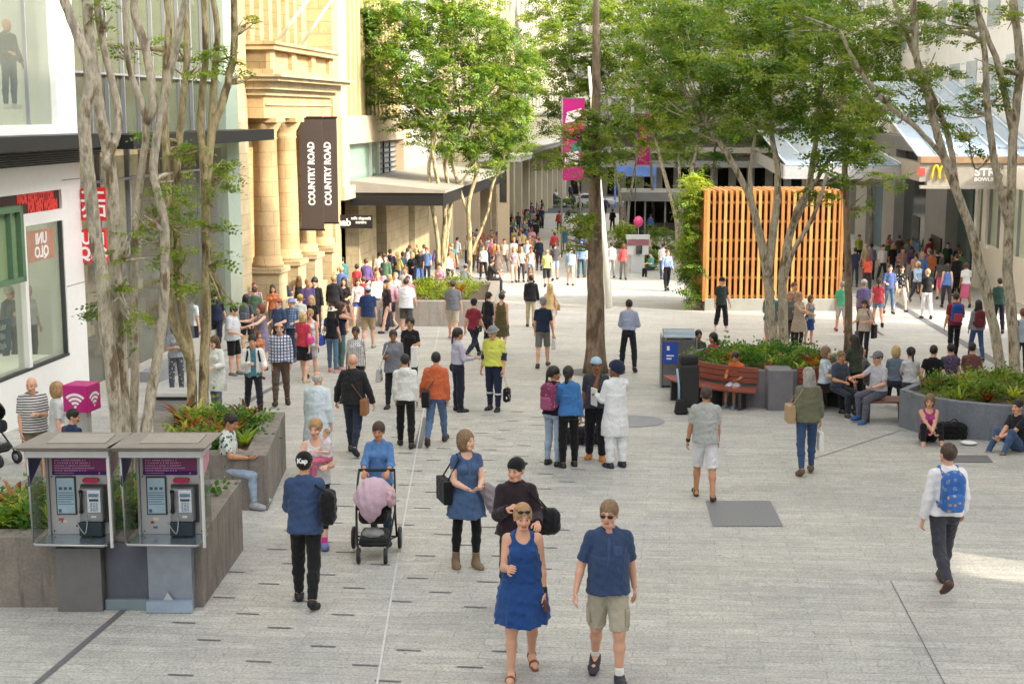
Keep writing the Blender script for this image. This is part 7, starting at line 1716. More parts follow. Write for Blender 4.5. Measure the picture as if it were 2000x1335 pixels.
bag(p, 'black and white sports bag hanging from the worker\'s hand', ('print', '1c1c20', 'e0e0e0', '111111'), 'l', 'soft', size=(0.10, 0.07, 0.15), strap='hand', at=(0.32, -0.08, 0.34), strapc='c8b8a0')
Pn('plaid', 550, 792, 0, 6, 'balding man in blue checked shirt and brown trousers walking forward', 'small2', 'down', 'down', ('polo', ('plaid', 'c8cbd6', '39456f', '4a567e'), 1.95, 0.93, 0.03), ('pants', '5e4d40'), ('thin', 'b'), 'a', '2a211e', 1.74, False, 0.04)
p = Pn('whitejacket', 497, 816, 0, 14, 'young man in open white jacket over teal top looking down', 'walk', 'bent', (20, 10, 88, 34), ('tee', '3f7888', 0.5), ('jeans', '23262f'), ('short', 'k'), 'a', 'e4e4e4', 1.72, False, 0.0, head=(-6, 12))
JW = p['J']; strip_(p, 'jacket', lambda q: np.maximum(s_min(torso_sdf(q, JW, 0.032)[0], s_min(arm_sdf(q, JW, 'l', 0.024), arm_sdf(q, JW, 'r', 0.024), 0.01), 0.02), np.maximum(np.maximum(0.88-q[:, 2], q[:, 2]-1.47), np.where((q[:, 1] < 0) & (q[:, 2] > .88), 0.055-np.abs(q[:, 0]), -1))), (-.5, -.55, .8), (.5, .35, 1.55), cm('dedede'))
backpack(p, 'black backpack on the young man in the white jacket', '1b1c20')
Pn('printwoman', 697, 786, 1, -4, 'woman in black and white patterned top smiling', 'small', 'down', 'down', ('tee', ('check', '26262a', 'e2e2e0', '8a8a90'), 0.8, 0.84), ('pants', '22252e'), ('bun', 'k'), 'b', '1b1b1b', 1.62, True, 0.04)
p = Pn('greywoman', 770, 796, 1, -8, 'woman in loose grey top carrying a zebra print bag', 'small2', 'down', (10, 12, 100, 30), ('tee', '72747e', 0.8, 0.8, 0.03), ('pants', '222228'), ('bun', 'k'), 'b', '1c1c1e', 1.64, True, 0.03)
bag(p, 'black and white zebra patterned bag on the arm of the woman in grey', ('check', '1c1c1e', 'f0f0ee', '1c1c1e'), 'r', 'plastic', size=(0.12, 0.06, 0.15), at=(-0.33, -0.02, 0.72), strap='shoulder', strapc='e0e0e0')
p = Pn('vneck', 802, 768, 1, -4, 'dark haired woman in black v-neck top behind the woman in grey', 'small', 'bent', 'down', ('tee', '1d1b20', 0.75), ('jeans', '2b2f3c'), ('curly', 'k'), 't', '222222', 1.70, True, 0.02)
bag(p, 'big plain white carrier bag beside the woman in black', 'e9e9e4', 'l', 'box', size=(0.20, 0.07, 0.24), at=(0.16, -0.26, 0.9), strap=None)
Pn('navytee', 425, 688, 1, 178, 'man in dark navy t-shirt and jeans walking away past the left tree', 'walk', 'down', 'down', ('tee', '262c46', 0.8), ('jeans', '262e42'), ('short', 'b'), 'f', '2a2a2a', 1.78, False, 0.01)
Pn('treewoman', 346, 770, 1, 20, 'woman with folded arms in grey patterned blouse beside the left trunks', 'stand', 'fold', 'fold', ('shirt', ('print', '8a9298', 'b9c0c4', '5f686e'), 0.9), ('pants', ('print', '4c5258', 'd2d6d8', '2a2c30')), ('bob', 'b'), 't', '333333', 1.60, True, 0.01)
Pn('cardigan', 425, 812, 0, -30, 'girl with very long brown hair in a long white cardigan', 'stand2', 'bent', 'down', ('jacket', 'd8dcd4', 1.9, 0.55, 0.03), ('leggings', '6a6f92'), ('long', 'm'), 'p', '1c1c1c', 1.62, True, 0, head=(-20, 5))
Pn('behindtree', 378, 700, 1, 160, 'person in white top half hidden behind the left tree trunks', 'stand', 'bent', 'down', ('tee', 'd8dade', 0.8), ('shorts', '23263a'), ('short', 'k'), 'f', '2c2c2c', 1.72)
Pn('phoneman', 457, 732, 1, 70, 'man in pale t-shirt and black shorts looking at his phone', 'stand2', (25, 8, 80, 20), 'bent', ('tee', 'c3c9cc', 0.8, 0.88, 0.028), ('shorts', '1a1a1c', 0.95), ('short', 'k'), 'f', '6a6a6a', 1.70, False, 0.035, head=(10, 18))
Pn('purple', 514, 722, 1, -50, 'woman with brown fringe in a purple dress reaching out her arm', 'stand', 'reach', 'reach', ('sundress', '7f7690', 0, 0.5), None, ('bob', 'r'), 'p', '443a3a', 1.66, True, 0)
p = Pn('blackwhite', 484, 690, 1, 170, 'woman with long black hair in grey and black standing in the group', 'stand', 'bent', 'down', ('tee', '4a4c54', 0.8), ('shorts', '2a2a30'), ('long', 'k'), 'f', '2a2a2a', 1.62, True)
backpack(p, 'grey backpack on the black haired woman', '5a5e66')
Pn('pinkcheck', 500, 662, 1, 10, 'person with glasses in a faded pink checked shirt near the bank steps', 'stand', 'down', 'bent', ('polo', ('plaid', 'b8868c', 'd9c0c0', '7c4a52'), 1.4), ('jeans', '39414f'), ('short', 'r'), 'p', '333333', 1.70, glasses='s')
Pn('longbrown', 531, 650, 1, 176, 'woman with very long reddish brown hair seen from behind', 'stand2', 'down', 'bent', ('tee', '44484e', 0.8), ('skirt', '3a3a42'), ('long', 'r'), 'p', '2b2b2b', 1.66, True)
Pn('orangecap', 546, 706, 1, -30, 'person in burnt orange cap and dark blue shirt', 'stand', 'bent', 'bent', ('tee', ('denim', '33476a', '3f5478'), 0.8), ('jeans', '2b3448'), ('short', 'r'), 'p', '333333', 1.66, False, 0.01, hat=('cap', 'b8582e'))
Pn('lilachat', 572, 705, 1, -20, 'person in lilac bucket hat and blue checked shirt', 'stand2', 'bent', 'down', ('polo', ('plaid', '5b769a', '87a0bc', '445a7c'), 1.2), ('jeans', '3a4860'), ('short', 'g'), 'f', '4a4a4a', 1.66, False, 0.02, hat=('bucket', '8f94bc'))
Pn('child', 508, 740, 1, 20, 'child in an orange top standing in front of the purple dress', 'stand', 'down', 'down', ('tee', 'c67a48', 0.7), ('shorts', '4a3a3c'), ('bob', 'r'), 'p', '333333', 1.15, True)
p = Pn('redtop', 595, 745, 1, 160, 'woman in red top and black skirt with yellow hair', 'small', 'bent', 'down', ('tee', 'c3283c', 0.6), ('skirt', '1d1a1f', 0.55), ('bob', 'y'), 'p', 'b8a184', 1.66, True, 0.01)
bag(p, 'hot pink handbag on the arm of the woman in the red top', 'd61f86', 'r', 'soft', size=(0.14, 0.06, 0.09), at=(-0.22, 0.04, 1.06), name='handbag')
Pn('paletank', 608, 738, 1, -10, 'woman in pale sleeveless dress and sunglasses behind the red top', 'stand', 'down', 'down', ('tank', 'cdd0d8', 0, 0.8), ('shorts', 'b9bcc8'), ('bun', 'l'), 'f', '202020', 1.66, True, glasses='s')
Pn('yellowhat', 588, 690, 1, 170, 'person in mustard yellow hat beside the lilac bucket hat', 'stand', 'down', 'down', ('tee', 'd9d6cc', 0.8), ('jeans', '55607a'), ('short', 'l'), 'f', '404040', 1.62, True, hat=('cap', 'c9a23c'))
Pn('blacksweater', 617, 655, 1, 4, 'curly haired man in black sweater walking forward', 'small', 'down', 'down', ('tee', '1b1c22', 1.9), ('pants', '3a2a30'), ('curly', 'k'), 'p', '222222', 1.78, False, 0.0)
Pn('blackwhite2', 586, 640, 1, 178, 'woman in black top and white skirt near the bank steps', 'small2', 'down', 'down', ('tank', '20241f', 0), ('skirt', 'dcdce4', 0.62), ('long', 'm'), 'p', '333333', 1.66, True)
Pn('beigemaroon', 637, 612, 1, 176, 'woman in beige top and maroon trousers by the steps', 'small', 'down', 'down', ('tee', 'b9b09a', 0.5), ('pants', '5c3040'), ('bun', 'r'), 'p', '333333', 1.66, True)
p = Pn('strawhat', 650, 727, 1, 168, 'woman in black top, jeans and cream straw hat seen from behind', 'stand2', 'bent', 'down', ('tee', '1b1d24', 0.6), ('jeans', ('denim', '4a6a88', '5a7a98')), ('long', 'k'), 'f', 'c08c86', 1.64, True, hat=('straw', 'd9d2bc'))
bag(p, 'bright blue cloth bag beside the straw hatted woman', '3158c4', 'l', 'plastic', size=(0.13, 0.06, 0.13), at=(0.26, 0.06, 0.84), strap='shoulder')
Pn('camerawoman', 668, 722, 1, 110, 'woman in black tank top raising both hands to her face', 'stand', 'up', 'up', ('tank', '1a2238', 0), ('jeans', ('denim', '4d6b6a', '5a7a78')), ('long', 'b'), 'f', 'c29a90', 1.70, True)
Pn('blackdress', 673, 648, 1, -4, 'woman with long dark hair in short black dress facing forward', 'small', 'bent', 'down', ('dress', '241f20', 0.9, 0.62), None, ('long', 'k'), 'a', 'b89a5a', 1.70, True)
Pn('whitecap', 720, 680, 1, 178, 'man in white cap, navy t-shirt and khaki shorts walking away', 'small2', (0, 14, 14, 0), 'down', ('tee', '263a66', 0.8, 0.88, 0.028), ('shorts', 'a58f66', 0.9), ('short', 'm'), 'f', '9a9a90', 1.76, False, 0.02, hat=('cap', 'bccbdc'))
Pn('blueshorts', 700, 640, 1, 0, 'girl in pale pink top and bright blue shorts walking forward', 'walk2', 'down', 'swf', ('tee', ('print', 'd6bcc0', 'e8dcd8', 'b88a94'), 0.8), ('shorts', '2a4a9c', 0.4), ('long', 'b'), 'p', '^c8b074', 1.62, True)
Pn('pinkplaid', 737, 615, 1, 6, 'woman in red and pink checked shirt walking forward', 'small', 'down', 'bent', ('shirt', ('plaid', 'a8485e', 'd88a98', '6c2a3c'), 1.4), ('pants', 'b8a890'), ('bun', 'r'), 'p', '4a3a34', 1.68, True)
Pn('longdress', 757, 650, 1, -60, 'woman with dark cap in long dark dress walking left', 'walk', 'down', 'down', ('tee', '302c30', 1.4), ('skirt', '33363f', 0.22), ('long', 'l'), 'p', '1e1e22', 1.68, True, hat=('cap', '23252a'))
Pn('whiteopen', 774, 628, 1, 0, 'person in white shirt and black trousers behind the dark dress', 'small2', 'swb', 'swf', ('shirt', ('stripe', 'd6dcd8', '4a7a78'), 1.9), ('leggings', '1f2028'), ('short', 'l'), 'p', '222222', 1.66, True)
Pn('whitetee', 794, 658, 1, 178, 'man in plain white t-shirt and dark shorts seen from behind', 'stand', 'down', (14, 16, 20, 0), ('tee', 'dcdce2', 0.85, 0.86, 0.032), ('shorts', '4c4e4c'), ('short', 'b'), 'f', '333333', 1.78, False, 0.03)
p = Pn('darkpack', 752, 578, 1, 150, 'person in red top below the dark backpack wearer by the pier', 'stand', 'bent', 'down', ('tee', 'b02030', 1.2), ('jeans', '3a2a30'), ('short', 'k'), 'f', '333333', 1.60)
p = Pn('packman', 763, 566, 1, 170, 'man in dark jacket walking away past the stone piers', 'small', 'down', 'bent', ('jacket', '2a2638', 2), ('jeans', '2a3448'), ('short', 'k'), 'f', '222222', 1.76)
backpack(p, 'grey backpack on the dark jacketed man by the stone piers', '3b3d42', '9a9ca0')
Pn('blueshirtman', 834, 558, 1, -2, 'man in blue and grey short sleeved shirt walking forward past the stems', 'small', 'down', 'bent', ('polo', ('denim', '3e5a8a', '5878a8'), 0.8), ('jeans', ('denim', '33445c', '41546e')), ('short', 'r'), 'f', '333333', 1.72)
p = Pn('palepink', 797, 560, 1, 165, 'person in pale pink shirt carrying dark coats', 'small', 'bent', 'down', ('shirt', 'd4b4bc', 1.3), ('jeans', '2b3c6a'), ('short', 'b'), 'f', '222222', 1.74)
Pn('blondeback', 806, 568, 1, -20, 'blonde person with pink scarf beside the pale pink shirt', 'stand', 'bent', 'bent', ('jacket', '24262a', 2), ('pants', '2e2438'), ('bob', 'y'), 'p', '222222', 1.64, True)
Pn('greycap', 885, 662, 1, 172, 'man in grey t-shirt, beige shorts and brown cap walking away', 'small', 'down', (0, 14, 12, 0), ('tee', '74767c', 0.8, 0.88, 0.03), ('shorts', 'bcae98', 0.95), ('short', 'b'), 'f', 'b08a94', 1.76, False, 0.03, hat=('cap', '6a5a5e'))
p = Pn('maroontee', 926, 698, 1, 150, 'man in maroon t-shirt and dark cap striding away', 'stride', 'swb', 'swf', ('tee', '8c2236', 0.7), ('pants', '222838'), ('short', 'k'), 'f', '3a3a44', 1.70, False, 0.0, hat=('cap', '20222a'))
bag(p, 'black hip bag on the man in the maroon t-shirt', ('print', '1f1f24', 'b9b9bc', '111111'), 'r', 'soft', size=(0.13, 0.06, 0.10), at=(-0.2, 0.08, 0.93), strap=None)
Pn('olivedress', 980, 692, 1, 165, 'woman in sleeveless olive dress walking away behind the worker', 'small', 'down', 'down', ('tank', '5c5430', 0, 0.72), ('skirt', '5c5430', 0.5), ('bun', 'b'), 'f', '443322', 1.68, True, 0.03)
Pn('darkcap', 953, 684, 1, 140, 'person in black with a dark cap behind the maroon t-shirt', 'stand2', 'bent', 'down', ('tee', '22202a', 1.2), ('pants', '2a2832'), ('pony', 'k'), 'p', '222222', 1.62, True, hat=('cap', '1b1c24'))
p = Pn('navyshorts', 1060, 718, 1, 176, 'man in navy t-shirt, grey shorts and grey cap walking away', 'small2', 'down', 'down', ('tee', '232e4a', 0.8, 0.88), ('shorts', '75746e', 0.95), ('short', 'g'), 'f', '4a4c54', 1.76, False, 0.01, hat=('cap', '7c8490'))
bag(p, 'thin white plastic bag in the hand of the man in grey shorts', 'd9dce2', 'r', 'plastic', size=(0.09, 0.05, 0.13), strap='hand', strapc='e0e0e0')
p = Pn('yellowgirl', 1074, 660, 1, 178, 'blonde girl in yellow top and white shorts walking away', 'small', 'down', 'down', ('tank', 'd8b878', 0), ('shorts', 'dcd8d0', 0.5), ('long', 'y'), 'p', 'b09080', 1.62, True)
bag(p, 'small tan handbag beside the girl in the yellow top', 'b8864a', 'r', 'soft', size=(0.09, 0.05, 0.10), at=(-0.28, -0.02, 0.98), name='handbag')
Pn('printhood', 1037, 638, 1, 176, 'person in black hooded top with a pale back print and beige trousers', 'small', 'down', 'down', ('hood', '232226', 2, 0.86), ('pants', 'b5a684'), ('short', 'k'), 'f', '3a3a3a', 1.68)
Pn('lilacshirt', 1227, 726, 1, 172, 'man in lilac business shirt and dark trousers with hands held forward', 'apart', 'bent', 'bent', ('polo', 'a6b0d2', 1.9, 1.0, 0.026), ('pants', '23262e'), ('short', 'k'), 'f', '1d1d22', 1.76, False, 0.0, abd=8)
Pn('blackcapman', 1408, 646, 1, 12, 'man in black clothes and cap walking forward in front of the timber pavilion', 'small', 'down', 'down', ('tee', '2e3a38', 0.8, 0.84), ('wide', '1e1e22', 0.75), ('short', 'k'), 'f', 'c8c8ca', 1.70, hat=('cap', '23222a'), head=(20, 0))
Pn('blueshirt2', 1302, 568, 1, 10, 'man in pale blue business shirt and black trousers walking forward', 'small2', 'down', 'down', ('polo', '8fa4cc', 1.9, 1.0), ('pants', '1d1e22'), ('short', 'r'), 'f', '222222', 1.76)
Pn('blazer', 1342, 570, 1, -14, 'man in navy blazer and jeans beside the green wall', 'walk', 'down', 'pocket', ('jacket', '3a4560', 2), ('jeans', ('denim', '3a587e', '48688e')), ('short', 's'), 'f', '2a2220', 1.78)
Pn('packstudent', 1294, 545, 2, 160, 'person with white shirt and navy backpack behind the pale blue shirt', 'small', 'down', 'down', ('tee', 'd6d8dc', 0.8), ('jeans', '3a6a9c'), ('short', 'k'), 'f', '333333', 1.72)
Pn('sitter1', 1272, 540, 2, -60, 'person in teal sitting low behind the two office workers', 'sit', 'lap', 'lap', ('tee', '4a9a8c', 0.8), ('pants', '222428'), ('short', 'k'), 'f', '333333', 1.66, zoff=-0.1)
Pn('coral', 1217, 546, 2, 176, 'woman in coral jacket and grey trousers walking away', 'small', 'down', 'bent', ('shirt', 'd84a4c', 1.9), ('pants', '77736c'), ('bob', 'r'), 'p', '333333', 1.70, True)
Pn('whiteshirt3', 1194, 543, 2, 172, 'man in white shirt and grey trousers left of the coral jacket', 'small2', 'down', 'down', ('shirt', 'd4d6d4', 1.3), ('pants', 'a4a4a2'), ('short', 'k'), 'f', '333333', 1.74)
Pn('paleblue', 1114, 557, 2, 176, 'man in pale blue shirt and beige shorts walking away', 'small', 'down', 'down', ('tee', '8aa8cc', 0.9), ('shorts', 'b3a894'), ('short', 'g'), 'f', '333333', 1.72, False, 0.02)
Pn('midblue', 1135, 542, 2, 172, 'man in mid blue shirt and teal trousers', 'small2', 'down', 'down', ('tee', '7090c4', 1.3), ('pants', '2f5560'), ('short', 'g'), 'f', '333333', 1.74)
Pn('whitejacket2', 1146, 541, 2, 170, 'person in white top just left of the straight trunk', 'small', 'down', 'down', ('tee', 'd9dade', 0.9), ('pants', 'b4b6bc'), ('short', 'b'), 'f', '333333', 1.72)
# round planter and benches
def seat_at(px, py, Y, k=0.0): q = P(px, py, Y); return Vector((q.x, q.y, gz(q.y)))
Pn('orangeboy', 1436, 792, 0, -28, 'boy in bright orange t-shirt and white shorts sitting on the left bench', 'sit', 'lap', 'lap', ('tee', 'd9601e', 0.85), ('shorts', 'c9c4d6', 0.9), ('short', 'k'), 't', '8a8f9a', 1.45, head=(0, 24), sock='7a7f88', dy=0.0)
Pn('redseat', 1392, 762, 1, -70, 'dark haired woman in red top sitting at the end of the left bench', 'sitw', 'lap', 'bent', ('tee', 'a82a44', 0.9), ('jeans', ('denim', '46618c', '5674a0')), ('long', 'k'), 't', '333333', 1.62, True)
Pn('oliveseat', 1362, 752, 1, -8, 'woman in olive top sitting behind the black luggage stack', 'sit', 'bent', 'bent', ('tee', '4c5440', 1.4), ('pants', '22262c'), ('bun', 'k'), 't', '333333', 1.60, True)
Pn('palewoman', 1610, 802, 0, 58, 'woman in pale blue top and black trousers sitting on the right bench', 'sit', 'lap', 'lap', ('tee', 'bccbd6', 0.8), ('pants', '1b1c20'), ('bob', 's'), 'p', '1e1e20', 1.66, True)
Pn('greenwoman', 1668, 806, 0, 200, 'woman with long black hair in dark green top perched on the bench end', 'stand2', 'bent', 'bent', ('tee', '3a4232', 0.8), ('pants', '17181c'), ('long', 'k'), 'f', '303a68', 1.60, True, lean=8)
Pn('recliner', 1706, 800, 0, 96, 'man in grey with bright blue shoes stretching his legs on the bench', 'legsout', 'lap', 'back', ('tee', '5a5c62', 0.8), ('jeans', ('denim', '66697a', '787b8c')), ('short', 'b'), 'f', '2f74a8', 1.70, lean=-25, zoff=0.46, dy=0.3)
Pn('greycapsit', 1712, 822, 0, -58, 'man in grey cap and pale t-shirt sitting sideways on the short bench', 'sitw', 'lap', 'knee', ('tee', 'b9b9c4', 0.8), ('pants', '5d5f70'), ('short', 'b'), 'f', '2a5a92', 1.72, hat=('cap', '707278'), fat=0.02)
Pn('darkcapsit', 1788, 810, 1, 172, 'person in dark cap and white top sitting on the grey planter', 'sit', 'lap', 'lap', ('tee', 'c8c8cc', 0.8), ('pants', '3a3c46'), ('pony', 'k'), 'f', '333333', 1.62, True, hat=('cap', '2b3036'), dy=0.5)
Pn('blackteesit', 1829, 806, 1, 160, 'short haired man in black t-shirt leaning back on the grey planter', 'sit', 'back', 'back', ('tee', '1b1c20', 0.7), ('jeans', '2b3040'), ('short', 'k'), 'f', '333333', 1.66, dy=0.4)
Pn('patternsit', 1866, 800, 1, 172, 'short haired person in patterned purple top sitting on the grey planter', 'sit', 'lap', 'lap', ('tee', ('print', '5a4a68', 'a094ac', '2c2434'), 0.5), ('pants', '2b2b30'), ('short', 'k'), 'f', '333333', 1.62, dy=0.5)
Pn('pinkground', 1812, 862, 0, -6, 'woman in magenta top sitting on the ground hugging her knees', 'ground', (-0.02, -0.44, 1.06), (0.02, -0.44, 1.04), ('tank', 'b0347e', 0), ('leggings', '1b1b20', 0.75), ('bob', 's'), 'f', '3a6ea8', 1.66, True, 0.01, head=(0, 8))
g = G(1858, 856); V, F = surfnet(lambda q: rbox(q, (0, 0, 0.15), (0.27, 0.15, 0.16), 0.09)+wr(q, .012), (-.4, -.3, -.05), (.4, .3, .4), 0.012); e = empty('black_bag', g, 0, 'black bag on the ground beside the woman in magenta', 'bag'); put(fastmesh('bag_body', V, F), 'bag_body', cm('1a1a1e'), e)
mb = MB(); mb.tube(smooth_path([(-0.12, -0.1, 0.28), (0, -0.12, 0.4), (0.12, -0.1, 0.28)], 4), 0.012, 6); mb.build('handle', M_BLK, e)
Pn('jeansground', 1985, 880, 0, -62, 'man in blue jeans and brown shoes sitting on the ground at the right edge', 'ground', (0.02, -0.42, 1.12), (-0.02, -0.42, 1.1), ('tee', '25262e', 0.7), ('jeans', ('denim', '3b5680', '4a6690')), ('short', 'k'), 'f', '6a4a36', 1.74)
# behind the round planter
Pn('hug1', 1559, 688, 1, 40, 'woman with fair bun in beige dress hugging her friend', 'stand', 'fold', 'reach', ('dress', 'b8a692', 0.5, 0.6), ('leggings', '3a3238'), ('bun', 'l'), 'f', '8a6a50', 1.66, True)
Pn('hug2', 1541, 684, 1, -20, 'person in grey behind the forked trunks', 'stand', 'bent', 'bent', ('tee', '6a6e72', 0.8), ('pants', '37303a'), ('long', 'l'), 'f', '333333', 1.64, True)
Pn('hug3', 1548, 672, 1, 6, 'man with short brown hair standing behind the hugging women', 'stand2', 'down', 'down', ('tee', '9a958c', 0.8), ('jeans', '4a5060'), ('short', 'm'), 'f', '333333', 1.80)
Pn('bluegirl', 1580, 672, 1, 30, 'girl in royal blue skirt and grey vest', 'stand', 'down', 'bent', ('tank', '8d9499', 0), ('skirt', '24488c', 0.5), ('bob', 'm'), 'p', 'b09070', 1.42, True)
Pn('tealman', 1504, 690, 1, 160, 'man in teal shirt half hidden behind the forked trunks', 'stand', 'fold', 'down', ('tee', '4f7a80', 0.8), ('shorts', 'b0a8a8'), ('short', 'b'), 'a', '4a3a34', 1.76, False, 0.02)
p = Pn('handswoman', 1686, 706, 1, -40, 'woman in pale pink top looking down with a black carrier bag', 'stand2', 'bent', 'bent', ('tee', 'cdbcae', 0.8, 0.84), ('leggings', '2c2a30'), ('long', 'b'), 'f', '333333', 1.66, True, head=(0, 14))
bag(p, 'black carrier bag on the arm of the woman in pale pink', '1c1c20', 'l', 'box', size=(0.11, 0.05, 0.19), at=(0.27, 0.03, 0.84), strap='shoulder')
p = Pn('stripeback', 1684, 658, 1, 176, 'person in purple striped t-shirt and white cap walking away', 'small', 'down', 'down', ('tee', ('stripe', '5d4c8a', '8c80b4'), 0.8), ('jeans', '3c4a62'), ('short', 'g'), 'f', '333333', 1.72, False, 0.02, hat=('cap', 'd2d0cc'))
bag(p, 'white and blue plastic bag held by the purple striped walker', ('check', 'dfe6ee', '5a8ed0', 'dfe6ee'), 'r', 'plastic', size=(0.10, 0.05, 0.14), strap='hand', strapc='e0e0e0')
Pn('greenkid', 1642, 648, 1, 176, 'boy in mint green t-shirt and pale shorts beside the pavilion corner', 'small', 'down', 'down', ('tee', '4cba90', 0.8), ('shorts', 'cfc9c4'), ('short', 'g'), 'f', '8a2a4a', 1.60)
Pn('redshorts', 1713, 640, 1, 172, 'woman in red t-shirt and denim shorts walking away', 'walk', 'down', 'down', ('tee', 'd03848', 0.6), ('shorts', ('denim', '6a86aa', '7c98ba'), 0.45), ('pony', 'k'), 'f', '1f2024', 1.62, True)
Pn('blueshirt4', 1735, 612, 1, 0, 'man in mid blue shirt and jeans walking forward on the right', 'small', 'down', 'bent', ('polo', '44588c', 1.2, 0.88), ('jeans', ('denim', '3a5a7e', '46688c')), ('short', 'k'), 'f', '333333', 1.72)
Pn('printtee', 1758, 608, 1, 4, 'man in black t-shirt with white print and beige trousers', 'walk', 'down', 'down', ('tee', ('print', '1d1d20', 'e4e4e4', '1d1d20'), 0.8), ('shorts', 'c4b8a4', 1.25), ('short', 'k'), 'f', '2a2a2a', 1.70)
Pn('whitepants', 1808, 622, 1, 176, 'blonde woman in black top and white trousers walking away', 'small', 'down', 'bent', ('tee', '1e1c20', 0.7, 0.92), ('jeans', 'dadae2'), ('bun', 'y'), 'p', '1f2024', 1.70, True)
Pn('bluevest', 1847, 602, 1, 172, 'woman in bright blue vest and dark trousers walking away', 'small', 'down', 'down', ('tank', '4a72b8', 0), ('pants', '3c3640'), ('long', 'k'), 'f', '333333', 1.64, True, 0.02)
p = Pn('redpack', 1861, 703, 1, 178, 'man in dark red t-shirt and black jeans walking away', 'small2', 'down', 'bent', ('tee', '8e2434', 0.8), ('jeans', '1d1f2a'), ('short', 'b'), 'a', '2a2a2e', 1.78)
backpack(p, 'blue and red backpack on the man in the dark red t-shirt', '1f4fa8', 'b83a48')
p = Pn('maroonpack', 1905, 706, 1, 180, 'girl with black hair in grey top and blue jeans walking away', 'small', 'down', 'down', ('tee', '8f939c', 1.9), ('jeans', ('denim', '2f4f82', '3a5c90')), ('long', 'k'), 'f', '22242c', 1.62, True)
backpack(p, 'maroon backpack on the black haired girl', '6e2430')
p = Pn('edgewoman', 1992, 738, 1, 170, 'woman in pale blue top with a black shoulder bag at the right edge', 'stand2', 'down', 'down', ('tee', 'a8bcd2', 0.8), ('pants', '23252a'), ('bun', 'r'), 'p', '4a3a30', 1.68, True)
bag(p, 'black shoulder bag on the woman in pale blue at the right edge', '20232e', 'l', 'soft', size=(0.12, 0.06, 0.12), at=(0.2, 0.12, 1.0))
Pn('greensuit', 1948, 650, 1, 172, 'person in dark green top and navy trousers behind the right trunks', 'small', 'down', 'down', ('tee', '35544c', 1.9), ('pants', '23263a'), ('short', 'k'), 'f', '333333', 1.72)
# near left
Pn('stripeman', 72, 945, 0, 26, 'bald man in black and white striped t-shirt by the white shop', 'stand2', 'fold', 'down', ('tee', ('stripe', 'd4d2ce', '3c3e44'), 0.8, 0.86, 0.03), ('shorts', '8a7c68'), ('none', 'k'), 'f', '8a6a50', 1.70, False, 0.04, head=(-30, 0))
Pn('blondeleft', 120, 950, 0, 120, 'blonde woman in pale grey t-shirt beside the striped t-shirt man', 'stand', 'down', 'down', ('tee', 'c6c8ca', 0.8), ('pants', '8a8680'), ('bob', 'l'), 'f', '8a7a68', 1.64, True)
Pn('darkboy', 147, 1000, 0, 150, 'dark haired boy sitting on the planter behind the telephones', 'stand', 'down', 'down', ('tee', '2b3a5c', 0.8), ('pants', '222228'), ('short', 'k'), 'a', '333333', 1.50, head=(-60, 0))
Pn('phonesitter', 450, 990, 0, 78, 'man in jeans sitting on the planter edge looking at his phone', 'sit', 'bent', 'lap', ('tee', ('print', 'c8d2cc', '3f6a74', '22262c'), 0.8), ('jeans', ('denim', '8aa0bc', '9fb4cc')), ('short', 'k'), 't', '9a9ea6', 1.70, head=(0, 22), zoff=0.04)
# planter C sitters
Pn('ledge1', 958, 586, 1, 100, 'person in black sitting on the end of the pale planter', 'sit', 'lap', 'knee', ('tee', '232428', 1.5), ('pants', '26282c'), ('bun', 'k'), 'f', '333333', 1.66, True, zoff=0.3)
Pn('ledge2', 905, 600, 1, 150, 'person in grey cap leaning over the plants of the pale planter', 'stand', 'reach', 'bent', ('tee', '8a8e92', 0.8), ('pants', '3a3a3e'), ('short', 'b'), 'f', '333333', 1.62, hat=('cap', '8e9298'), lean=15)
Pn('ledge3', 893, 525, 2, 150, 'person in white shirt and beige shorts behind the slender stems', 'small', 'down', 'down', ('shirt', 'd6d4cc', 1.2), ('shorts', '9a8a6a'), ('short', 'k'), 'a', '333333', 1.70)
Pn('ledge4', 876, 560, 1, 170, 'person in white seated low behind the pale planter plants', 'sit', 'lap', 'lap', ('tee', 'd9d9dc', 0.8), ('pants', '444448'), ('short', 'k'), 'f', '333333', 1.60, zoff=0.25)
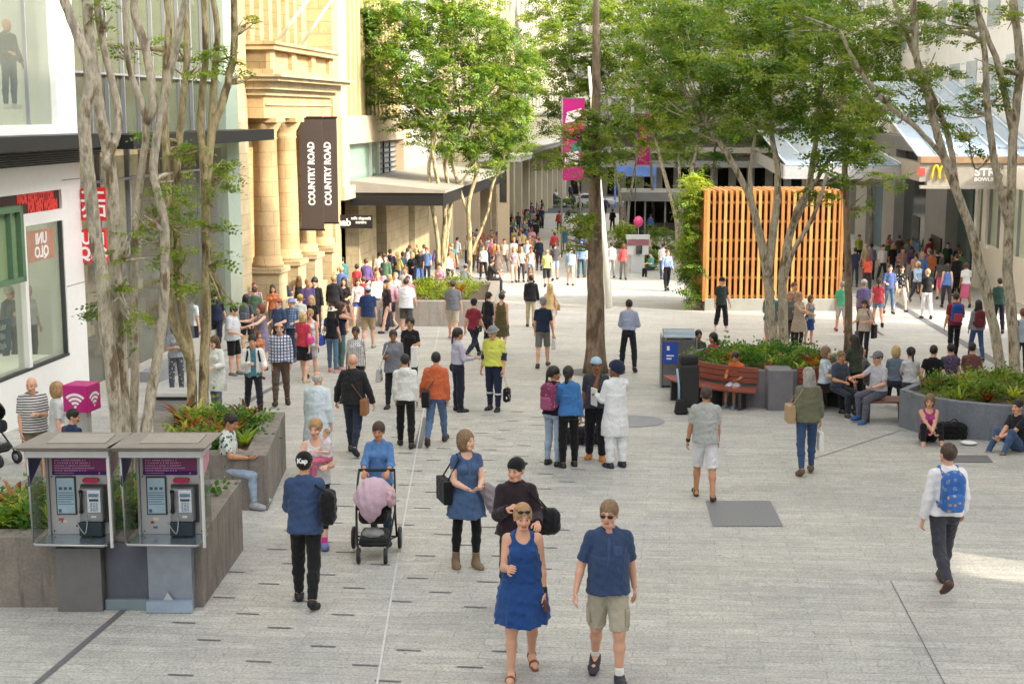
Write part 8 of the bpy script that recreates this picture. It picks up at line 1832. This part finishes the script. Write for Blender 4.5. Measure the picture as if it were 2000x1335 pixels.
# distance: the crowd in the street
far = [
 (944, 545, 'f', 0, 'woman in white top and black trousers with orange jacket leading the left crowd', ('tee', 'd6d4d0', .8), ('pants', '23242a'), ('bob', 'r')),
 (938, 532, 'f', 0, 'woman in orange jacket walking with the left crowd', ('jacket', 'c8642e', 2), ('jeans', '3a3a44'), ('bun', 'r')),
 (972, 545, 'f', 0, 'woman in patterned brown dress walking forward in the crowd', ('dress', ('print', '6c5a50', 'b8a898', '3a302c'), .8, .5), None, ('long', 'l')),
 (960, 524, 'm', 170, 'person in red shirt with back to us in the left crowd', ('tee', 'b8303a', .8), ('jeans', '2c3038'), ('short', 'k')),
 (985, 532, 'm', 0, 'man in cream shirt between two women in the crowd', ('tee', 'c9bfae', .8), ('shorts', '6a6a6e'), ('short', 'b')),
 (1004, 552, 'f', 0, 'woman in mauve top and pale shorts walking towards the planter', ('tee', '9c8690', .6), ('shorts', 'c8b49a', .4), ('long', 'l')),
 (1018, 550, 'f', 0, 'woman in grey top and dark leggings beside the mauve top', ('tank', 'b6b2ae', 0), ('leggings', '3a3a44'), ('long', 'l')),
 (1037, 552, 'f', 4, 'woman in white singlet and denim shorts walking forward', ('tank', 'dad8d8', 0), ('shorts', '8fa4c0', .4), ('bun', 'b')),
 (1030, 534, 'm', 0, 'man in pale blue t-shirt and sunglasses in the crowd', ('tee', 'a9bcc8', .8), ('shorts', '7a7466'), ('short', 'm')),
 (1068, 560, 'm', 176, 'person in lime yellow top and black shorts walking away', ('tee', 'c4c86c', .8), ('shorts', '26282c', 1.2), ('short', 'l')),
 (1084, 548, 'm', 178, 'man in dark grey t-shirt and pale blue shorts walking away', ('tee', '4a4548', .8), ('shorts', '9fb4d2'), ('short', 'b')),
 (1053, 528, 'm', 176, 'man in dark navy top walking away in the middle of the crowd', ('tee', '1f2838', 1.6), ('pants', '2a2e38'), ('short', 'r')),
 (1083, 508, 'm', 172, 'person in scarlet jacket walking away', ('jacket', 'b8283c', 2), ('jeans', '3a3640'), ('short', 'r')),
 (1092, 456, 'm', 172, 'distant person in red hooded top alone in the street', ('hood', 'c83c30', 2), ('jeans', '4a4e58'), ('short', 'k')),
 (1046, 478, 'm', 176, 'man in black jacket standing before the far crowd', ('jacket', '1e2024', 2), ('pants', '26262a'), ('short', 'k')),
 (1034, 472, 'f', 176, 'woman in black beside the man in black jacket', ('jacket', '232226', 2), ('pants', '2b2b2e'), ('long', 'k')),
 (1058, 446, 'm', 176, 'man in navy t-shirt near the end of the crowd', ('tee', '253056', .8), ('pants', '37322f'), ('short', 'k')),
 (1019, 440, 'f', 2, 'woman in bright red dress in the far crowd', ('dress', 'c23040', .5, .5), None, ('bun', 'l')),
 (960, 505, 'm', 0, 'person in tan jacket at the left of the far crowd', ('jacket', 'a8784e', 2), ('jeans', '34384a'), ('short', 'k')),
 (975, 492, 'f', 10, 'woman in teal top in the far left crowd', ('tee', '3f7c7c', .8), ('jeans', '2d3140'), ('long', 'b')),
 (990, 478, 'm', 170, 'man with blue shirt in the shade of the far awning', ('tee', '2f5390', .8), ('pants', '26262c'), ('short', 'k')),
 (1003, 470, 'f', 176, 'woman in white blouse beneath the far awning', ('tee', 'dcdcd8', .8), ('skirt', '2b2b33'), ('long', 'k')),
 (1012, 458, 'm', 0, 'man in charcoal shirt in the shade of the far awning', ('tee', '3b3d42', .8), ('jeans', '2b3850'), ('short', 'k')),
 (1000, 448, 'f', 2, 'woman in pink top in the shade of the far awning', ('tee', 'd27c98', .8), ('pants', '2a2a30'), ('bun', 'b')),
 (1028, 454, 'm', 0, 'man in green shirt in the far crowd', ('tee', '4f7a50', .8), ('shorts', 'a59a80'), ('short', 'm')),
 (1038, 436, 'm', 170, 'man in purple top in the far crowd', ('tee', '5b4380', .8), ('pants', '2a2a2e'), ('short', 'k')),
 (1012, 428, 'm', 0, 'man in dark brown jacket at the back of the crowd', ('jacket', '4a3a30', 2), ('pants', '2a2a2e'), ('short', 'k')),
 (1024, 420, 'f', 0, 'woman in yellow top at the back of the crowd', ('tee', 'd0b050', .8), ('jeans', '343a4c'), ('long', 'k')),
 (1035, 414, 'm', 176, 'man in light grey top at the back of the crowd', ('tee', 'a9abb0', .8), ('jeans', '343a4c'), ('short', 'k')),
 (1046, 424, 'f', 176, 'woman in deep blue coat at the back of the crowd', ('jacket', '2a3a70', 2), ('pants', '26262c'), ('long', 'k')),
 (1022, 402, 'm', 0, 'tiny figure in black beyond the crowd', ('jacket', '1f1f23', 2), ('pants', '26262c'), ('short', 'k')),
 (1040, 400, 'm', 176, 'tiny figure in white beyond the crowd', ('tee', 'd8d8d6', .8), ('pants', '33333a'), ('short', 'k')),
 (1086, 402, 'm', 0, 'distant cyclist like figure in white standing near the crossing', ('tee', 'e0e2e4', .8), ('pants', '4a4e58'), ('short', 'k')),
 (1114, 390, 'm', 0, 'distant figure in navy waiting at the crossing', ('jacket', '28324e', 2), ('pants', '22242c'), ('short', 'k')),
 (1119, 412, 'm', 176, 'distant figure in black near the small leafy tree', ('jacket', '1c1e24', 2), ('pants', '202228'), ('short', 'k')),
 (957, 470, 'm', 170, 'man in pale shirt in front of the display column', ('tee', 'c4c2bc', .8), ('jeans', '3c4252'), ('short', 'k')),
 (950, 480, 'f', 176, 'woman in black dress beside the display column', ('dress', '26242a', .6, .5), None, ('long', 'k')),
 (940, 500, 'm', 0, 'man in rust coloured t-shirt under the sloping awning', ('tee', 'a04e34', .8), ('jeans', '3a4050'), ('short', 'k')),
 (924, 508, 'f', 0, 'woman in grey cardigan under the sloping awning', ('jacket', '7c7e84', 2), ('jeans', '2b3040'), ('bob', 'b')),
 (1182, 420, 'm', 0, 'distant figure in dark blue beside the white mast', ('jacket', '2a3456', 2), ('pants', '23252e'), ('short', 'k')),
 (1196, 452, 'm', 170, 'distant figure in black hat right of the white mast', ('jacket', '222226', 2), ('pants', '202026'), ('short', 'k')),
 # right hand crowd under the canopy
 (1693, 572, 'f', 178, 'woman in orange and red top in the right crowd', ('tee', 'd8502e', .9), ('pants', '3a3440'), ('long', 'r')),
 (1700, 545, 'm', 176, 'man in lilac shirt deep in the right crowd', ('tee', '8c90c8', 1.5), ('pants', '33303c'), ('short', 'k')),
 (1722, 552, 'm', 0, 'person in white top in the right crowd', ('tee', 'e0e0dc', 1.2), ('pants', '34343e'), ('short', 'k')),
 (1742, 540, 'f', 0, 'woman in black with fair hair in the right crowd', ('tee', '232328', 1.2), ('jeans', '34384a'), ('long', 'y')),
 (1760, 556, 'm', 0, 'man in pink and maroon checked shirt in the right crowd', ('polo', ('plaid', 'c8a8a4', '6c3440', '8a4c54'), 1.3), ('jeans', '3a3e4c'), ('short', 'k')),
 (1786, 570, 'f', 170, 'woman in orange striped top in the right crowd', ('tee', ('vstripe', '7a98b0', 'd88a4a'), .5), ('pants', '3a3a44'), ('bun', 'b')),
 (1790, 592, 'f', 0, 'woman with headscarf in pale blue in the right crowd', ('tee', '9db9d4', 1.9), ('pants', '3f4458'), ('bob', 'y')),
 (1812, 560, 'm', 176, 'man in white cap and purple shirt under the canopy', ('tee', '6a62a0', .8), ('jeans', '3a4054'), ('short', 'g')),
 (1828, 566, 'm', 176, 'man in dark suit under the canopy', ('jacket', '24262e', 2), ('pants', '24262e'), ('short', 'k')),
 (1836, 584, 'f', 172, 'woman in hot pink skirt under the canopy', ('tee', '4a4e54', .8), ('skirt', 'd03c88', .4), ('long', 'k')),
 (1866, 578, 'm', 178, 'man in black suit by the dark doorway', ('jacket', '191a20', 2), ('pants', '191a20'), ('short', 'k')),
 (1884, 600, 'f', 172, 'woman in white top and pink skirt beside the leaning trunk', ('tee', 'd4dade', .8), ('skirt', 'd65c90', .35), ('bun', 'b')),
 (1676, 520, 'm', 0, 'man in yellow vest deep under the canopy', ('tee', 'b9bc3a', .8), ('pants', '2c2c34'), ('short', 'k')),
 (1735, 512, 'f', 0, 'woman in rose top deep under the canopy', ('tee', 'c08088', .8), ('pants', '2c2c34'), ('long', 'b')),
 (1650, 530, 'm', 176, 'person in teal jacket behind the slim trunk', ('jacket', '3f7284', 2), ('jeans', '33405a'), ('short', 'k')),
 (1668, 560, 'm', 176, 'person in navy top beside the slim trunk', ('tee', '2a3558', .9), ('jeans', '33405a'), ('short', 'k')),
 (1772, 530, 'm', 0, 'man in grey shirt at the back of the right crowd', ('tee', '8c9096', .8), ('jeans', '33405a'), ('short', 'b')),
 (1848, 545, 'm', 0, 'man in dark green polo at the back of the right crowd', ('tee', '2f4a3c', .8), ('pants', '2b2b30'), ('short', 'k')),
 (728, 560, 'm', 0, 'man in blue shirt at the shop door under the wide awning', ('tee', '3c5a94', .9), ('pants', '2a2a30'), ('short', 'k')),
 (660, 606, 'm', 170, 'man in bright blue shirt beside the dark doorway', ('tee', '2f52b8', .9), ('pants', '33303c'), ('short', 'b')),
]
cyc = [('small', 'down', 'down'), ('small2', 'down', 'bent'), ('walk', 'swb', 'swf'), ('walk2', 'swf', 'swb'), ('stand2', 'bent', 'down')]
for i, (x, y, sx_, yw, lab, tp, bt, hr_) in enumerate(far):
    lg, a_, b_ = cyc[(i*3+1) % 5]; fem = sx_ == 'f'
    person(x, y, 2 if y < 548 else 2, yw+((i*37) % 21-10), lab, lg, a_, b_, tp, bt, hr_, 'fptab'[(i*2) % 5], '2a2a2e', (1.74 if not fem else 1.64)+0.03*((i*5) % 3-1), fem, 0.02*(i % 3 == 0), group='people in the distant crowd')
rC = random.Random(77); cols = [('black', '1d1d22'), ('white', 'd8d8d6'), ('navy', '27304e'), ('grey', '85878c'), ('red', 'b02c36'), ('blue', '4668a4'), ('brown', '5c4638'), ('beige', 'b8a98c'), ('pink', 'cf8ea0'), ('green', '4c6a4e'), ('orange', 'c06a34'), ('purple', '604a80'), ('teal', '3c7478'), ('yellow', 'c8ac50')]
seen_ = set()
def crowd(n, area, q, where, dens=None):
    k = 0; tries = 0; used = []
    while k < n and tries < 4000:
        tries += 1; x = rC.uniform(area[0], area[1]); y = area[2]+(area[3]-area[2])*rC.random()**(dens or 1.0)
        if any(abs(x-u) < 0.028*(y-350)+2 and abs(y-v) < 0.02*(y-350)+1 for u, v in used): continue
        c1, c2 = rC.choice(cols), rC.choice(cols[:7]); fem = rC.random() < 0.5; bt = rC.choice(('pants', 'jeans', 'shorts') if not fem else ('jeans', 'leggings', 'skirt')); hr_ = rC.choice('kkbmrly')
        tk = rC.choice(('tee', 'jacket', 'shirt', 'tee')); away = rC.random() < 0.5
        lab = '%s in %s %s and %s %s %s %s' % ('woman' if fem else 'man', c1[0], {'tee': 't-shirt', 'jacket': 'jacket', 'shirt': 'long top'}[tk], c2[0], {'pants': 'trousers'}.get(bt, bt), 'walking away' if away else 'walking closer', where)
        if lab in seen_: continue
        seen_.add(lab); used.append((x, y)); lg, a_, b_ = rC.choice(cyc)
        person(x, y, q, (176 if away else 0)+rC.choice((-14, 0, 12)), lab, lg, a_, b_, (tk, c1[1], .8) if tk == 'tee' else (tk, c1[1], 1.9), (bt, c2[1]), (('long' if rC.random() < .5 else 'bun') if fem else 'short', hr_), rC.choice('ffptab'), '2a2a2e', (1.62 if fem else 1.74)+rC.choice((-.04, 0, .04)), fem, group='people in the distant crowd'); k += 1
crowd(34, (925, 1050, 452, 535), 2, 'in the distant crowd')
crowd(30, (985, 1062, 402, 455), 2, 'under the far awnings')
crowd(10, (1100, 1360, 440, 520), 2, 'near the distant telephone')
crowd(16, (1668, 1880, 505, 575), 2, 'under the glass canopy')
crowd(26, (480, 800, 570, 650), 2, 'below the sandstone columns')
crowd(14, (450, 660, 600, 700), 2, 'near the left shop')
crowd(14, (640, 880, 540, 600), 2, 'beneath the wide awning')
crowd(14, (990, 1045, 388, 412), 2, 'at the street end')
for i, (x, y, yw, c, lab) in enumerate(((1758, 806, 165, '6a7a8c', 'person in slate top with fair hair sitting left of the dark cap on the planter'), (1908, 797, 165, '7a4a4a', 'person in brick red top sitting on the right part of the curved planter'), (1640, 812, 30, '3f4a5c', 'person in dark blue sitting beside the pale blue top'))):
    Pn('x%d' % i, x, y, 1, yw, lab, 'sit', 'lap', 'bent', ('tee', c, 0.8), ('jeans', '2f3542'), ('short' if i else 'bob', 'yks'[i]), 'fpt'[i], '333333', 1.62, i == 0, dy=0.5 if i < 2 else 0.2)
crowd(8, (790, 930, 500, 560), 2, 'behind the pale planter')
# mannequins
Pn('m1', 0, 0, 0, 60, 'mannequin in a dark jacket and trousers at the left of the upper window', 'stand', 'down', 'bent', ('jacket', '5a5a52', 2), ('jeans', '59636a'), ('none', 'k'), 'a', 'cfcfcc', 1.78, loc=W3(onplane(22, 212, BL-1.0)[0], BL-1.0, onplane(22, 212, BL-1.0)[1]), name='mannequin', cat='mannequin', group='shop mannequins')
Pn('m2', 0, 0, 0, 70, 'mannequin in a dark skirt at the right of the upper window', 'stand', 'down', 'hip', ('tank', 'c8c4a8', 0), ('skirt', '3c4238', 0.5), ('bun', 'w'), 'p', 'c0b8a0', 1.72, True, loc=W3(onplane(62, 212, BL-1.2)[0], BL-1.2, onplane(62, 212, BL-1.2)[1]), name='mannequin', cat='mannequin', group='shop mannequins')
Pn('m3', 0, 0, 0, 60, 'mannequin in white blouse and dark wide trousers in the lower window', 'stand', 'down', 'hip', ('tee', 'd8d6dc', 1.2), ('wide', '4a4d3e', .7), ('bun', 'w'), 'p', 'c8bfa8', 1.74, True, loc=W3(onplane(62, 718, BL-0.9)[0], BL-0.9, onplane(62, 718, BL-0.9)[1]), name='mannequin', cat='mannequin', group='shop mannequins')
Pn('m4', 0, 0, 0, 60, 'mannequin in grey top behind the teal poster in the lower window', 'stand', 'down', 'down', ('tee', '777a7c', 1.2), ('pants', '4a4a44'), ('bun', 'w'), 'p', 'c8bfa8', 1.74, True, loc=W3(onplane(26, 722, BL-1.2)[0], BL-1.2, onplane(26, 722, BL-1.2)[1]), name='mannequin', cat='mannequin', group='shop mannequins')
# ================================================================ pram
def pram(loc, yaw, label, blanket=True, s=1.0):
    e = empty('pram', loc, yaw, label, 'pram', None); e.scale = (s, s, s)
    def part(nm, m, mb, parent=e, **k): return mb.build(nm, m, parent, **k)
    mb = MB()
    for x in (-1, 1):
        mb.tube(smooth_path([(x*0.26, 0.40, 0.16), (x*0.25, 0.30, 0.5), (x*0.24, 0.42, 0.86), (x*0.23, 0.52, 1.0)], 4), 0.014, 8); mb.tube([(x*0.25, 0.32, 0.55), (x*0.20, -0.12, 0.22), (x*0.17, -0.22, 0.12)], 0.014, 8)
        mb.tube([(x*0.26, 0.40, 0.16), (x*0.19, -0.10, 0.26)], 0.012, 8)
    mb.tube([(-0.26, 0.40, 0.16), (0.26, 0.40, 0.16)], 0.012, 8); mb.tube([(-0.19, -0.14, 0.22), (0.19, -0.14, 0.22)], 0.012, 8); part('frame', M_BLK, mb)
    mb = MB(); mb.tube([(-0.24, 0.53, 1.01), (0.24, 0.53, 1.01)], 0.02, 10); part('handle', mat('foam_grip', '2a2a2c', 0.9), mb)
    for x, y, r in ((-0.30, 0.40, 0.145), (0.30, 0.40, 0.145), (-0.17, -0.24, 0.10), (0.17, -0.24, 0.10)):
        mb = MB(); mb.tube([(x-0.022, y, r), (x-0.016, y, r), (x+0.016, y, r), (x+0.022, y, r)], [r*0.93, r, r, r*0.93], 20); w = part('wheel', M_BLK, mb); mb = MB(); mb.tube([(x-0.026, y, r), (x+0.026, y, r)], r*0.5, 14); part('rim', M_GREY, mb, w)
    sd = lambda q: s_min(rbox(q, (0, 0.12, 0.55), (0.19, 0.22, 0.10), 0.08), rbox(q, (0, 0.27, 0.74), (0.19, 0.09, 0.18), 0.07), 0.08)
    V, F = surfnet(sd, (-.3, -.2, .35), (.3, .45, 1.0), 0.014); put(fastmesh('seat', V, F), 'seat', cm('1d1d20'), e)
    V, F = surfnet(lambda q: np.maximum(ell(q, (0, 0.14, 0.70), (0.235, 0.30, 0.27)), -ell(q, (0, 0.06, 0.64), (0.215, 0.32, 0.25)))+0*q[:, 0], (-.3, -.25, .4), (.3, .5, 1.05), 0.012); put(fastmesh('hood', V, F), 'hood', cm('1f1f24'), e)
    V, F = surfnet(lambda q: rbox(q, (0, 0.1, 0.24), (0.18, 0.24, 0.07), 0.05)+wr(q, .004), (-.3, -.2, .1), (.3, .4, .36), 0.014); put(fastmesh('basket', V, F), 'basket', cm('2b2d30'), e)
    V, F = surfnet(lambda q: ell(q, (0, -0.02, 0.33), (0.14, 0.12, 0.07))+wr(q, .008), (-.2, -.2, .2), (.2, .2, .45), 0.014); put(fastmesh('basket_load', V, F), 'basket_load', cm('9a9a9a'), e)
    if blanket:
        def f(q):
            d = np.abs(ell(q, (0, 0.14, 0.70), (0.255, 0.32, 0.295)))-0.014; x, y, z = q[:, 0], q[:, 1], q[:, 2]
            side = np.abs(x+0.03)-(0.02+np.clip(z-0.47, 0, 1)*0.72)+0.01*np.sin(z*40); d = np.maximum(np.maximum(d, side), 0.47-z); return d+0.005*np.sin(x*60+z*18)+0.003*np.sin(z*45+x*20)
        V, F = surfnet(f, (-.32, -.25, .4), (.32, .5, 1.05), 0.008); put(fastmesh('blanket', V, F), 'blanket', patt('plain', 'c9a9ba'), e)
        V, F = surfnet(lambda q: ell(q, (0.22, 0.02, 0.78), (0.07, 0.15, 0.13))+wr(q, .012), (.1, -.2, .6), (.34, .25, .95), 0.012); put(fastmesh('blanket_fold', V, F), 'blanket_fold', patt('plain', 'd0a8b0'), e)
    return e
pram(G(727, 1100)+Vector((0, 0.25, 0)), 0, 'black pram draped with a pale pink blanket pushed by the woman in blue')
pram(G(-6, 905), R_(60), 'black pram cut off by the left edge of the picture', False, 1.15)
pram(G(797, 606), R_(-20), 'black stroller beside the pale planter behind the white t-shirt', False, 1.0)
